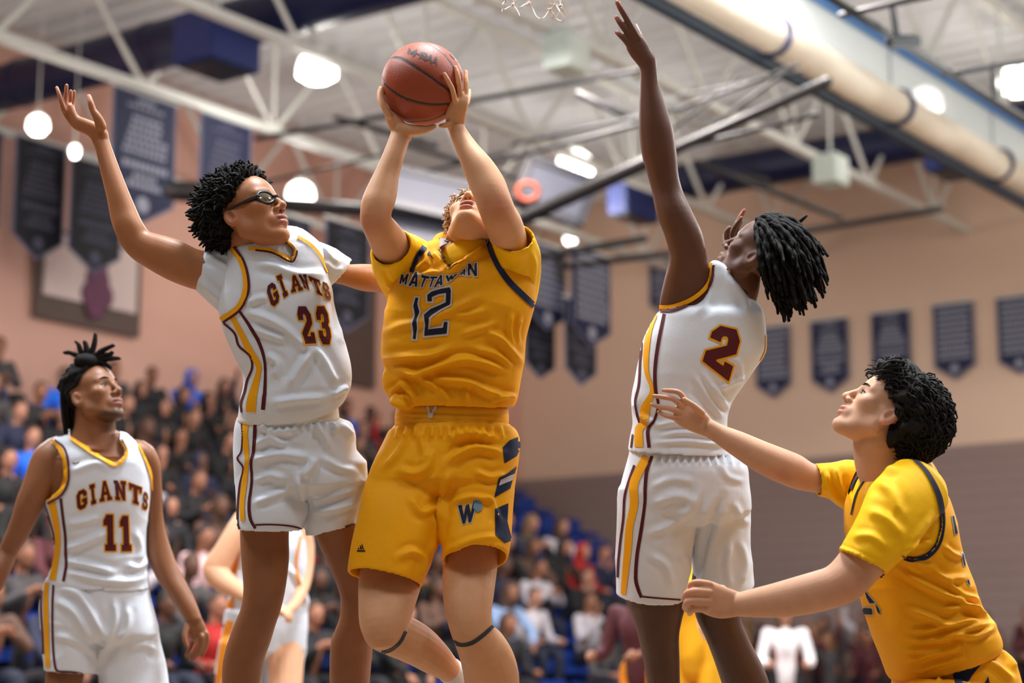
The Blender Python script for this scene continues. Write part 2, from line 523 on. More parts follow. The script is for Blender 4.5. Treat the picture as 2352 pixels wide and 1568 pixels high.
# ---- block lettering, unit box, y down
GL = {
 'I': [[(.1,0),(.9,0),(.9,.2),(.7,.2),(.7,.8),(.9,.8),(.9,1),(.1,1),(.1,.8),(.3,.8),(.3,.2),(.1,.2)]],
 'G': [[(.25,0),(.75,0),(1,.2),(1,.38),(.66,.38),(.66,.28),(.6,.21),(.4,.21),(.34,.28),(.34,.72),(.4,.79),(.6,.79),(.66,.72),(.66,.66),(.5,.66),(.5,.48),(1,.48),(1,.8),(.75,1),(.25,1),(0,.8),(0,.2)]],
 'A': [[(.34,0),(.66,0),(.9,.84),(1,.84),(1,1),(.6,1),(.6,.84),(.66,.84),(.63,.7),(.37,.7),(.34,.84),(.4,.84),(.4,1),(0,1),(0,.84),(.1,.84)],[(.5,.2),(.42,.54),(.58,.54)]],
 'N': [[(0,0),(.34,0),(.66,.55),(.66,.18),(.56,.18),(.56,0),(1,0),(1,.18),(.92,.18),(.92,1),(.68,1),(.34,.42),(.34,.84),(.44,.84),(.44,1),(0,1),(0,.84),(.08,.84),(.08,.18),(0,.18)]],
 'T': [[(0,0),(1,0),(1,.34),(.82,.34),(.82,.2),(.66,.2),(.66,.84),(.78,.84),(.78,1),(.22,1),(.22,.84),(.34,.84),(.34,.2),(.18,.2),(.18,.34),(0,.34)]],
 'S': [[(.22,0),(.78,0),(1,.2),(1,.34),(.7,.34),(.7,.26),(.64,.2),(.36,.2),(.3,.26),(.3,.34),(.36,.4),(.78,.4),(1,.58),(1,.8),(.78,1),(.22,1),(0,.8),(0,.66),(.3,.66),(.3,.74),(.36,.8),(.64,.8),(.7,.74),(.7,.66),(.64,.6),(.22,.6),(0,.42),(0,.2)]],
 '2': [[(.22,0),(.78,0),(1,.2),(1,.46),(.42,.76),(.42,.8),(.7,.8),(.7,.7),(1,.7),(1,1),(0,1),(0,.72),(.62,.38),(.62,.26),(.56,.2),(.44,.2),(.38,.26),(.38,.36),(0,.36),(0,.2)]],
 '3': [[(.22,0),(.78,0),(1,.2),(1,.4),(.88,.5),(1,.6),(1,.8),(.78,1),(.22,1),(0,.8),(0,.64),(.36,.64),(.36,.74),(.42,.8),(.58,.8),(.64,.74),(.64,.64),(.58,.58),(.36,.58),(.36,.42),(.58,.42),(.64,.36),(.64,.26),(.58,.2),(.42,.2),(.36,.26),(.36,.36),(0,.36),(0,.2)]],
 '1': [[(.25,0),(.8,0),(.8,.82),(1,.82),(1,1),(.1,1),(.1,.82),(.3,.82),(.3,.3),(0,.3),(0,.16)]],
 'M': [[(0,0),(.25,0),(.5,.5),(.75,0),(1,0),(1,1),(.78,1),(.78,.45),(.58,.85),(.42,.85),(.22,.45),(.22,1),(0,1)]],
 'W': [[(0,0),(.2,0),(.28,.6),(.42,.1),(.58,.1),(.72,.6),(.8,0),(1,0),(.82,1),(.62,1),(.5,.55),(.38,1),(.18,1)]],
 'a': [[(.35,0),(.65,0),(1,1),(.74,1),(.68,.8),(.32,.8),(.26,1),(0,1)],[(.5,.25),(.38,.62),(.62,.62)]],
 't': [[(0,0),(1,0),(1,.2),(.62,.2),(.62,1),(.38,1),(.38,.2),(0,.2)]],
 'n': [[(0,0),(.26,0),(.76,.6),(.76,0),(1,0),(1,1),(.74,1),(.24,.4),(.24,1),(0,1)]],
 'H': [[(0,0),(.25,0),(.25,.4),(.75,.4),(.75,0),(1,0),(1,1),(.75,1),(.75,.6),(.25,.6),(.25,1),(0,1)]],
}
def glyph(ch, q):
    q = np.asarray(q, float); out = []
    for lp in GL[ch]:
        a = []
        for (u, v) in lp:
            a.append(q[0] * (1 - u) * (1 - v) + q[1] * u * (1 - v) + q[2] * u * v + q[3] * (1 - u) * v)
        out.append(np.array(a))
    return out

def lettering(bvh, items, parent, m_in, m_out, owpx=3.0, off=0.0016, name='jersey_lettering', g=5.0):
    """items: list of loops [outer, hole...]; outline layer beneath, ink layer above"""
    go = Geo(); gi = Geo()
    for loops in items:
        o = [offset_poly(loops[0], owpx)] + [offset_poly(h, -owpx) for h in loops[1:] if np.ptp(h[:, 0]) > owpx * 3]
        decal_geo(bvh, [o], off, g, geo=go)
        decal_geo(bvh, [loops], off + 0.0012, g, geo=gi)
    a = build(name, go, m_out, parent); b = build(name + '_ink', gi, m_in, a)
    return a

def cv(ox, oy, s, pts): return [(ox + a / s, oy + b / s) for a, b in pts]
# ------------------------------------------------------------------ heads: smooth-blended volumes, surfaced by nets
def surface_nets(F, lo, h):
    """F: scalar grid (negative inside). returns verts, quads"""
    F = np.pad(F, 1, constant_values=h); lo = np.asarray(lo) - h
    s = F < 0
    nx, ny, nz = F.shape
    c = np.zeros((nx - 1, ny - 1, nz - 1), int)
    for a in (0, 1):
        for b in (0, 1):
            for d in (0, 1): c += s[a:nx - 1 + a, b:ny - 1 + b, d:nz - 1 + d]
    act = (c > 0) & (c < 8)
    idx = -np.ones(act.shape, int); I = np.argwhere(act); idx[act] = np.arange(len(I))
    acc = np.zeros((len(I), 3)); cnt = np.zeros(len(I))
    for ax in range(3):
        o1, o2 = [k for k in range(3) if k != ax]
        for a in (0, 1):
            for b in (0, 1):
                st = I.copy(); st[:, o1] += a; st[:, o2] += b
                en = st.copy(); en[:, ax] += 1
                f0 = F[tuple(st.T)]; f1 = F[tuple(en.T)]
                m = (f0 < 0) != (f1 < 0)
                t = np.where(m, f0 / (f0 - f1 + 1e-12), 0)
                p = st.astype(float); p[:, ax] += t
                acc[m] += p[m]; cnt[m] += 1
    V = lo + h * acc / cnt[:, None]
    Q = []
    for ax in range(3):
        o1, o2 = (ax + 1) % 3, (ax + 2) % 3
        sl0 = [slice(None)] * 3; sl1 = [slice(None)] * 3
        sl0[ax] = slice(0, -1); sl1[ax] = slice(1, None)
        cr_ = s[tuple(sl0)] != s[tuple(sl1)]
        E = np.argwhere(cr_)
        E = E[(E[:, o1] > 0) & (E[:, o2] > 0) & (E[:, o1] < F.shape[o1] - 1) & (E[:, o2] < F.shape[o2] - 1)]
        q = []
        for a, b in ((0, 0), (1, 0), (1, 1), (0, 1)):
            e = E.copy(); e[:, o1] -= a; e[:, o2] -= b; q.append(idx[tuple(e.T)])
        q = np.stack(q, 1)
        fl = s[tuple(E.T)]
        q[~fl] = q[~fl][:, ::-1]
        Q.append(q)
    return V, np.concatenate(Q)

def smin(a, b, k):
    h = np.clip(0.5 + 0.5 * (b - a) / k, 0, 1)
    return b * (1 - h) + a * h - k * h * (1 - h)

def sd_ell(p, c, r):
    q = (p - np.array(c)); r = np.array(r)
    k0 = np.linalg.norm(q / r, axis=-1); k1 = np.linalg.norm(q / (r * r), axis=-1)
    return k0 * (k0 - 1) / (k1 + 1e-9)

def sd_cone(p, a, b, r1, r2):
    a = np.array(a); b = np.array(b); ab = b - a
    t = np.clip(((p - a) @ ab) / (ab @ ab), 0, 1)
    return np.linalg.norm(p - a - t[..., None] * ab, axis=-1) - (r1 + (r2 - r1) * t)

HEADS = {}
def head_local(mouth=0.0, lips=1.0, jaw=1.0, nose=1.0, neck=True, h=0.0025):
    """local axes: x side, y forward (face), z up. origin between the ears"""
    key = (mouth, lips, jaw, nose, neck, h)
    if key in HEADS: return HEADS[key]
    lo = np.array([-0.10, -0.115, -0.165]); hi = np.array([0.10, 0.14, 0.14])
    n = ((hi - lo) / h).astype(int) + 2
    g = np.stack(np.meshgrid(*[lo[i] + h * np.arange(n[i]) for i in range(3)], indexing='ij'), -1)
    A = g.copy(); A[..., 0] = np.abs(A[..., 0])
    f = sd_ell(A, (0, -0.012, 0.042), (0.075, 0.096, 0.083))                 # cranium
    f = smin(f, sd_ell(A, (0, 0.040, 0.035), (0.062, 0.052, 0.055)), 0.03)   # forehead
    f = smin(f, sd_ell(A, (0, 0.036, -0.035), (0.058 * jaw, 0.055, 0.072)), 0.03)  # face block
    f = smin(f, sd_cone(A, (0.050 * jaw, 0.006, -0.056), (0.020, 0.066, -0.100), 0.016, 0.014), 0.026)  # jaw line
    f = smin(f, sd_cone(A, (0.052, 0.0, -0.01), (0.050 * jaw, 0.006, -0.056), 0.022, 0.017), 0.024)
    f = smin(f, sd_cone(A, (0.0, 0.03, -0.07), (0.0, 0.066, -0.095), 0.035, 0.022), 0.02)
    f = smin(f, sd_ell(A, (0, 0.081, -0.101 - mouth * 0.5), (0.021, 0.015, 0.016)), 0.018)   # chin
    f = smin(f, sd_ell(A, (0.043, 0.062, -0.015), (0.022, 0.022, 0.018)), 0.02)  # cheekbone
    f = smin(f, sd_cone(A, (0.012, 0.087, 0.022), (0.045, 0.072, 0.025), 0.010, 0.008), 0.014)  # brow
    f = -smin(-f, sd_ell(A, (0.032, 0.105, 0.002), (0.019, 0.020, 0.014)), 0.010)  # eye socket
    f = smin(f, sd_ell(A, (0.031, 0.075, 0.003), (0.0155, 0.0135, 0.0115)), 0.003)  # lids over eyeball
    f = smin(f, sd_ell(A, (0, 0.082, -0.062), (0.030, 0.020, 0.024)), 0.014)        # muzzle
    f = smin(f, sd_cone(A, (0, 0.090, 0.016), (0, 0.112 * nose, -0.022), 0.0075, 0.0095), 0.010)  # nose bridge
    f = smin(f, sd_ell(A, (0, 0.112 * nose, -0.028), (0.0115, 0.012, 0.0105)), 0.006)
    f = smin(f, sd_ell(A, (0.0135, 0.100, -0.0325), (0.0085, 0.011, 0.008)), 0.005)  # alae
    f = -smin(-f, sd_ell(A, (0.0068, 0.108, -0.0405), (0.0042, 0.0062, 0.005)), 0.003)  # nostril
    zl = -0.0720 - mouth
    f = smin(f, sd_ell(A, (0, 0.0975, -0.0580 + mouth * 0.2), (0.024, 0.0105 * lips, 0.0075 * lips)), 0.004)
    f = smin(f, sd_ell(A, (0, 0.0950, zl), (0.021, 0.0105 * lips, 0.0078 * lips)), 0.004)
    mid = (-0.0580 + mouth * 0.2 + zl) / 2
    f = -smin(-f, sd_ell(A, (0, 0.104, mid), (0.025, 0.016, 0.0022 + mouth * 0.42)), 0.003)
    f = -smin(-f, sd_ell(A, (0, 0.100, zl - 0.0125), (0.016, 0.010, 0.005)), 0.006)      # under lip
    # ear
    B = A - np.array([0.0, -0.006, -0.012])
    an = math.radians(12); yy = B[..., 1] * math.cos(an) + B[..., 2] * math.sin(an); zz = -B[..., 1] * math.sin(an) + B[..., 2] * math.cos(an)
    E = np.stack([B[..., 0], yy, zz], -1)
    sk = E.copy(); sk[..., 0] -= 0.25 * np.clip(-yy, -0.01, 0.03)
    ear = sd_ell(sk, (0.076, -0.004, 0.0), (0.0085, 0.0180, 0.0300))
    ear = -smin(-ear, sd_ell(sk, (0.0865, -0.0015, 0.003), (0.0095, 0.0115, 0.0200)), 0.002)
    ear = smin(ear, sd_cone(sk, (0.078, -0.006, -0.008), (0.078, -0.008, 0.014), 0.003, 0.003), 0.004)
    ear = -smin(-ear, sd_ell(sk, (0.083, 0.004, -0.004), (0.008, 0.0055, 0.008)), 0.002)
    f = smin(f, ear, 0.005)
    if neck:
        f = smin(f, sd_cone(A, (0, -0.022, -0.04), (0, -0.035, -0.17), 0.052, 0.056), 0.022)
    V, Q = surface_nets(f, lo, h)
    HEADS[key] = (V, Q)
    return V, Q

class HeadFrame:
    """places the local head: face direction fw, up reference, at pixel (x,y) depth d"""
    def __init__(s, x, y, d, fw, roll=0.0, scale=1.0):
        s.o = P(x, y, d); s.f = nrm(fw); s.sc = scale
        side = nrm(np.cross(s.f, [0, 0, 1])); up = np.cross(side, s.f)
        c, q = math.cos(roll), math.sin(roll)
        s.s = side * c + up * q; s.u = up * c - side * q
    def w(s, p):
        p = np.asarray(p, float) * s.sc
        return s.o + p[..., 0:1] * s.s + p[..., 1:2] * s.f + p[..., 2:3] * s.u
    def l(s, v):
        r = (np.asarray(v) - s.o) / s.sc
        return np.stack([r @ s.s, r @ s.f, r @ s.u], -1)

def head_geo(hf, **k):
    V, Q = head_local(**k)
    return hf.w(V), [tuple(q) for q in Q]

def face_paint(hf, col, v, lip=(150, 85, 80), brow=(35, 25, 20), lipmix=0.6, mouth=0.0, beard=None, open_=False, stubble=0.0, browmix=0.9, fade=None):
    p = hf.l(v); x = np.abs(p[:, 0]); y = p[:, 1]; z = p[:, 2]
    near = (x < 0.09) & (np.abs(y) < 0.135) & (z > -0.14) & (z < 0.14)
    def mixin(m, c, a):
        m = (np.clip(m, 0, 1) * near)[:, None] * a; col[:] = col * (1 - m) + np.array(srgb(*c)) * m
    zl = -0.072 - mouth; zu = -0.058 + mouth * 0.2
    up = 1.6 - ((x / 0.024) ** 2 + ((z - zu) / 0.0085) ** 2); lw = 1.6 - ((x / 0.022) ** 2 + ((z - zl) / 0.0085) ** 2)
    m = np.clip(np.maximum(up, lw) * 2.2, 0, 1) * (y > 0.085)
    mixin(m, lip, lipmix)
    mid = (zu + zl) / 2
    mixin((1.3 - ((x / 0.022) ** 2 + ((z - mid) / (0.0028 + mouth * 0.4)) ** 2)) * 2 * (y > 0.07), (55, 18, 16), 0.85)
    # brows
    bz = 0.0245 + 0.004 * np.sin(np.clip((x - 0.012) / 0.036, 0, 1) * math.pi)
    mixin((1 - np.abs(z - bz) / 0.0055) * 2 * (x > 0.010) * (x < 0.050) * (y > 0.055), brow, browmix * .6)
    # eyes: sclera, iris, lash lines
    ez = 0.003; ex = 0.031
    el = 1 - (((x - ex) / 0.0135) ** 2 + ((z - ez) / 0.0048) ** 2)
    mixin(np.clip(el * 2 + .6, 0, 1) * (y > 0.06), (70, 46, 38), 0.5)
    mixin((1 - ((x - ex) ** 2 + (z - ez - 0.001) ** 2) / 0.0048 ** 2) * 4 * (el > -0.05) * (y > 0.06), (30, 20, 16), 0.95)
    ring = np.clip(1 - np.abs(np.sqrt(np.maximum(0, ((x - ex) / 0.0150) ** 2 + ((z - ez) / 0.0064) ** 2)) - 1) * 3.5, 0, 1)
    mixin(ring * (z > ez - 0.001) * (y > 0.05), (25, 16, 14), 0.8)
    mixin((1 - ((x - 0.0068) ** 2 + (y - 0.106) ** 2) / 0.0045 ** 2) * 2 * (z < -0.034) * (z > -0.046), (40, 16, 12), 0.8)
    # ears a little redder
    if beard:
        mixin((np.clip((-z - 0.078) * 60, 0, 1)) * np.clip((y - 0.0) * 30, 0, 1) * (1 - np.clip(lw * 2, 0, 1)), beard, 0.75)
        mixin(np.clip(1.4 - ((x / 0.026) ** 2 + ((z + 0.047) / 0.005) ** 2), 0, 1) * (y > 0.085), beard, 0.6)
    return col

def fib(n):
    i = np.arange(n) + 0.5; ph = np.arccos(1 - 2 * i / n); th = math.pi * (1 + 5 ** 0.5) * i
    return np.stack([np.cos(th) * np.sin(ph), np.sin(th) * np.sin(ph), np.cos(ph)], 1)

def tints(v, col, lst):
    """reddened / darkened complexion patches: (px,py,d, radius m, rgb, strength)"""
    for (x, y, d, r, rgb, st) in lst:
        c = P(x, y, d); m = np.exp(-((v - c) ** 2).sum(1) / (r * r))[:, None] * st
        col[:] = col * (1 - m) + np.array(srgb(*rgb)) * m

def finish_body(name, geos, mat_, rgb, parent, voxel=0.0034, smooth=3, paint=None):
    me = union(geos, voxel, smooth)
    v = mv(me); col = np.tile(np.array(srgb(*rgb)), (len(v), 1))
    if paint: paint(v, col)
    at = me.color_attributes.new('Col', 'FLOAT_COLOR', 'POINT')
    at.data.foreach_set('color', np.hstack([col, np.ones((len(v), 1))]).astype(np.float32).ravel())
    return link(name, me, mat_, parent)

def head_at(lp, x, y, d, fw, roll=0.0, scale=1.0):
    hf = HeadFrame(x, y, d, fw, roll, scale)
    hf.o = hf.o + (hf.o - hf.w(np.array([lp]))[0])
    return hf

CRC = np.array([0, -0.012, 0.042]); CRR = np.array([0.075, 0.096, 0.083])
def bare(p, line=0.0):
    """hair-free part of the head (local points): face, temples, in front of and below the ears"""
    y, z = p[..., 1], p[..., 2]
    a = (y > 0.012 + line + 0.95 * (z - 0.02)) & (z < 0.10)
    b = (z < 0.022) & (y > -0.012 + line * 0.5)
    c = (z < -0.055)
    e = (np.abs(p[..., 0]) > 0.055) & (y > -0.034) & (z < 0.030)
    return a | b | c | e | (y > 0.082 + line)

def hair_mass(name, parent, hf, m, thick, rough=0.006, line=0.0, nsc=60.0, extra=None, lift=None):
    """closed volume of hair lying on the skull"""
    nu, nv = 110, 70; V = []
    D = []
    for i in range(nv + 1):
        th = math.pi * i / nv
        for j in range(nu):
            ph = 2 * math.pi * j / nu; D.append((math.sin(th) * math.cos(ph), math.sin(th) * math.sin(ph), math.cos(th)))
    D = np.array(D); S = CRC + D * CRR
    b = bare(S, line).astype(float).reshape(nv + 1, nu)
    for _ in range(3): b = (b + np.roll(b, 1, 1) + np.roll(b, -1, 1) + np.vstack([b[:1], b[:-1]]) + np.vstack([b[1:], b[-1:]])) / 5
    b = b.ravel(); k = np.clip((0.5 - b) * 3, 0, 1)
    t = thick if not callable(thick) else thick(D)
    r = -0.010 * (1 - k) + k * (t + rough * (np.abs(vnoise(S * nsc)) * 1.6 + 0.5 * vnoise(S * nsc * 2.3)))
    V = hf.w(S + D * r[:, None])
    f = [(i * nu + j, (i + 1) * nu + j, (i + 1) * nu + (j + 1) % nu, i * nu + (j + 1) % nu) for i in range(nv) for j in range(nu)]
    return V, f

def scalp_paint(hf, v, col, rgb=(30, 24, 22), line=0.0, a=0.9):
    p = hf.l(v); on = (~bare(p, line)) & (np.abs(p[:, 0]) < 0.09) & (np.abs(p[:, 1]) < 0.13) & (p[:, 2] > -0.055) & (p[:, 2] < 0.14)
    on &= ~((np.abs(p[:, 0]) > 0.0745) & (p[:, 2] < 0.03))
    m = on[:, None] * a; col[:] = col * (1 - m) + np.array(srgb(*rgb)) * m

def simple_hand(w, dr, pn, side=1, s=1.0, curl=0.5):
    """relaxed hand from wrist w along dr, palm normal pn; five fingers"""
    w = np.asarray(w, float); dr = nrm(dr); pn = nrm(np.asarray(pn) - dr * (np.asarray(pn) @ dr)); x = np.cross(dr, pn) * side
    out = []
    for k in np.linspace(-0.03, 0.03, 4):
        out.append(tube_g([w + x * k * 0.6 * s, w + dr * 0.05 * s + x * k * 0.9 * s, w + dr * 0.095 * s + x * k * s], np.array([0.016, 0.015, 0.0125]) * s, n=10, sub=2))
    for i, (k, L) in enumerate(((-0.033, .062), (-0.011, .072), (0.011, .078), (0.033, .070))):
        b = w + dr * 0.092 * s + x * k * s; p = [b]; d = dr.copy(); ang = 0
        for q in range(3):
            ang += curl * (0.6 + 0.25 * q); d = nrm(dr * math.cos(ang) + pn * math.sin(ang)); p.append(p[-1] + d * L * s * (0.42, 0.32, 0.26)[q])
        out.append(tube_g(p, np.array([0.0095, 0.0088, 0.0080, 0.0068]) * s, n=8, sub=2))
    t0 = w + dr * 0.025 * s + x * 0.025 * s
    out.append(tube_g([t0, t0 + (dr * 0.6 + x * 0.7 + pn * 0.3) * 0.04 * s, t0 + (dr * 1.1 + x * 0.75 + pn * 0.5) * 0.065 * s], np.array([0.016, 0.011, 0.008]) * s, n=8, sub=2))
    return out

def add_eyes(root, hf, iris=(34, 24, 18), brow=(26, 20, 18), bw=.0030, gaze=0.0):
    ax = [hf.s, hf.f, hf.u]; k = hf.sc
    for sg in (-1, 1):
        w = lambda *p: hf.w(np.array([p], float) * [sg, 1, 1])[0]
        g = Geo(); g.add(*ell_g(w(.031, .0768, .003), np.array([.0122, .0128, .0056]) * k, ax, nu=20, nv=14)); e = build('eye', g, mat('eye_white', (188, 178, 172), rough=.25), root)
        g = Geo(); g.add(*ell_g(w(.0315, .0882, .0042), np.array([.0054, .0022, .0046]) * k, ax, nu=16, nv=8)); build('iris', g, mat('iris_%d' % iris[0], iris, rough=.2), e)
        L = [w(.0185, .0845, .0045), w(.025, .0895, .0085), w(.032, .0908, .0098), (w(.040, .0880, .0082)), w(.046, .0815, .0035)]
        g = Geo(); g.add(*tube_g(L, np.array([.0009, .0016, .0018, .0016, .0010]) * k, n=6)); build('eyelash', g, mat('lash', (20, 15, 13), rough=.7), e)
        L = [w(.011, .0965, .0235), w(.022, .0965, .0282), w(.034, .0930, .0300), w(.048, .0815, .0262)]
        g = Geo(); g.add(*tube_g(L, np.array([bw * .8, bw, bw, bw * .4]) * k, n=8, flat=.8)); build('eyebrow', g, mat('brow_%d' % brow[0], brow, rough=.9, spec=.1), root)
# ------------------------------------------------------------------ shared player materials
SK_F = skin_mat('skin_fair', rough=0.55, spec=0.3); SK_D = skin_mat('skin_deep', rough=0.46, spec=0.4)
GOLDJ = cloth_mat('gold_jersey', (240, 166, 2)); YELT = cloth_mat('yellow_tee', (246, 188, 2)); GOLDW = cloth_mat('gold_waistband', (232, 160, 18))
WHITEJ = cloth_mat('white_jersey', (220, 227, 238)); NAVY = cloth_mat('navy_trim', (28, 36, 66)); NAVYD = cloth_mat('navy_ink', (20, 26, 44))
GOLDT = cloth_mat('gold_trim', (240, 168, 12)); MAROON = cloth_mat('maroon_trim', (84, 26, 32)); GREYW = cloth_mat('pale_outline', (196, 192, 196))
BLACKH = mat('black_hair', (17, 15, 14), rough=0.7, noise=0.5, nscale=60, spec=0.16, bump=1.0, bscale=260)
CREAMP = cloth_mat('cream_waist', (222, 218, 208))


def put(name, me, m, parent): return link(name, me, m, parent)

def hair_strands(name, parent, m, items, n=5, sub=2, flat=None):
    """items: list of (points3d, radii)"""
    g = Geo()
    for p, r in items:
        g.add(*tube_g(p, r, n=n, sub=sub, cap=True, flat=flat))
    return build(name, g, m, parent)


def stripe(bv, parent, line, w, m, off=.0022, name='side_stripe', mm=2):
    g = ribbon_geo(bv, line, w, off, geo=Geo(), m=mm)
    if g.n: return build(name, g, m, parent)
# ------------------------------------------------------------------ the hall
def wall_mat(name, rgb, rgb2=None, split=None, block=True):
    """painted blockwork; optional darker dado up to height split"""
    m = bpy.data.materials.new(name); m.use_nodes = True; nt = m.node_tree; b = nt.nodes['Principled BSDF']
    b.inputs['Roughness'].default_value = 0.6
    tc = nt.nodes.new('ShaderNodeTexCoord')
    n = nt.nodes.new('ShaderNodeTexNoise'); n.inputs['Scale'].default_value = 0.5; n.inputs['Detail'].default_value = 4
    nt.links.new(tc.outputs['Object'], n.inputs['Vector'])
    mx = nt.nodes.new('ShaderNodeMix'); mx.data_type = 'RGBA'; c = srgb(*rgb)
    mx.inputs['A'].default_value = (*[x * .93 for x in c], 1); mx.inputs['B'].default_value = (*[x * 1.06 for x in c], 1)
    nt.links.new(n.outputs['Fac'], mx.inputs['Factor'])
    nt.links.new(mx.outputs['Result'], b.inputs['Base Color'])
    return m

WALL = wall_mat('block_pink_cast', (224, 174, 156)); WALLB = wall_mat('block_beige_pink_cast', (226, 194, 170)); DADO = wall_mat('mauve_dado', (146, 124, 118))  # pink cast of the lamplight is mixed into both wall colours
def quad_box(name, s0, s1, q0, q1, z0, z1, m, parent=None):
    c = hall((s0 + s1) / 2, (q0 + q1) / 2, (z0 + z1) / 2)
    v, f = box_g(c, (abs(s1 - s0), abs(q1 - q0), abs(z1 - z0)), [E1, EN, np.array([0, 0, 1.0])])
    g = Geo(); g.add(v, f); return build(name, g, m, parent, smooth=False)

fl = Geo(); fl.add([hall(-0.3, -.3, 0), hall(-0.3, 34, 0), hall(44, 34, 0), hall(44, -.3, 0)], [(0, 1, 2, 3)])
FLOOR = mat('maple_floor', (128, 108, 88), rough=0.3, noise=.12, nscale=3)
tag(build('floor', fl, FLOOR, smooth=False), kind='structure')
tag(quad_box('wall_left', -.3, 44, -.3, 0, 0, CEIL + .3, WALL), kind='structure')
tag(quad_box('wall_back', -.3, 0, 0, 34, 0, CEIL + .3, WALLB), kind='structure')
# mauve painted dado band on the far wall, with block joints as shallow courses
tag(quad_box('trim_2', 0, 44, 0, .03, 0, 4.62, DADO), kind='structure')
d = quad_box('trim_1', 0, .03, 0, 34, 0, 4.62, DADO); tag(d, kind='structure')

# block joints on the dado, seen faintly at the right
g = Geo()
for i in range(1, 23): g.add(*box_g(hall(.032, 17, i * .2), (.006, 34, .012), [E1, EN, np.array([0, 0, 1.])]))
for i in range(23):
    for j in range(36, 84): g.add(*box_g(hall(.032, (j + .5 * (i % 2)) * .4, i * .2 + .1), (.006, .012, .2), [E1, EN, np.array([0, 0, 1.])]))
tag(build('mortar_joint', g, mat('joint_mauve', (124, 104, 100), rough=.8), d, False), kind='stuff')

# corrugated steel deck
cg = Geo(); W0, W1 = -.3, 34.0; pitch = .42; V = []; k = 0
s_ = -.3; prof = []
while s_ < 44:
    prof += [(s_, 0), (s_ + .20, 0), (s_ + .25, .10), (s_ + .37, .10)]; s_ += pitch
for (a, h) in prof: V += [hall(a, W0, CEIL + h), hall(a, W1, CEIL + h)]
cg.add(V, [(2 * i, 2 * i + 1, 2 * i + 3, 2 * i + 2) for i in range(len(prof) - 1)])
DECK = mat('white_deck', (228, 230, 232), rough=.5)
tag(build('ceiling', cg, DECK, smooth=False), kind='structure')

STEEL = mat('white_steel', (226, 226, 220), rough=.45); NAVYP = mat('navy_paint', (20, 27, 66), rough=.45); BLKP = mat('black_pipe', (34, 34, 36), rough=.4)
def on_line(x, y, z):
    """where the sight line through pixel (x,y) reaches height z"""
    r = P(x, y, 1.0) - CAM; t = (z - CAM[2]) / r[2]; return CAM + r * t
def sq(p):
    r = p - CORNER; return -(r @ E1), r @ EN
# open-web joists along the hall
def joist(pxy, label, s0=0.05, s1=40, zb=8.0, zt=9.3):
    q = sq(on_line(pxy[0], pxy[1], zb))[1] if isinstance(pxy, tuple) else pxy
    root = empty('roof_joist', hall(20, q, zb)); tag(root, label, 'roof joist', 'white open-web joists under the roof deck')
    def bar(name, a, b, r):
        g = Geo(); g.add(*tube_g([a, b], [r, r], n=8, sub=1)); return build(name, g, STEEL, root)
    g = Geo(); g.add(*box_g(hall((s0 + s1) / 2, q, zb), (s1 - s0, .12, .10), [E1, EN, np.array([0, 0, 1.])])); build('bottom_chord', g, STEEL, root, False)
    g = Geo(); g.add(*box_g(hall((s0 + s1) / 2, q, zt), (s1 - s0, .14, .10), [E1, EN, np.array([0, 0, 1.])])); build('top_chord', g, STEEL, root, False)
    s = s0 + .1; i = 0
    while s < s1 - 2.4:
        bar('web_member', hall(s + 1.15, q, zb), hall(s, q, zt), .035); bar('web_member', hall(s + 1.15, q, zb), hall(s + 2.3, q, zt), .035)
        if i % 2 == 0: bar('web_member', hall(s + 1.15, q, zb), hall(s + 1.15, q, zt), .028)
        s += 2.3; i += 1
joist(.6, 'white open-web roof joist closest to the left wall')
joist((300, 190), 'white open-web roof joist carrying the row of left banners')
joist((600, 73), 'white open-web roof joist passing behind the orange ball')
joist((1470, 165), 'white open-web roof joist just left of the rolled curtain, meeting the far wall')
joist(11.6, 'white open-web roof joist beyond the rolled curtain at top right')

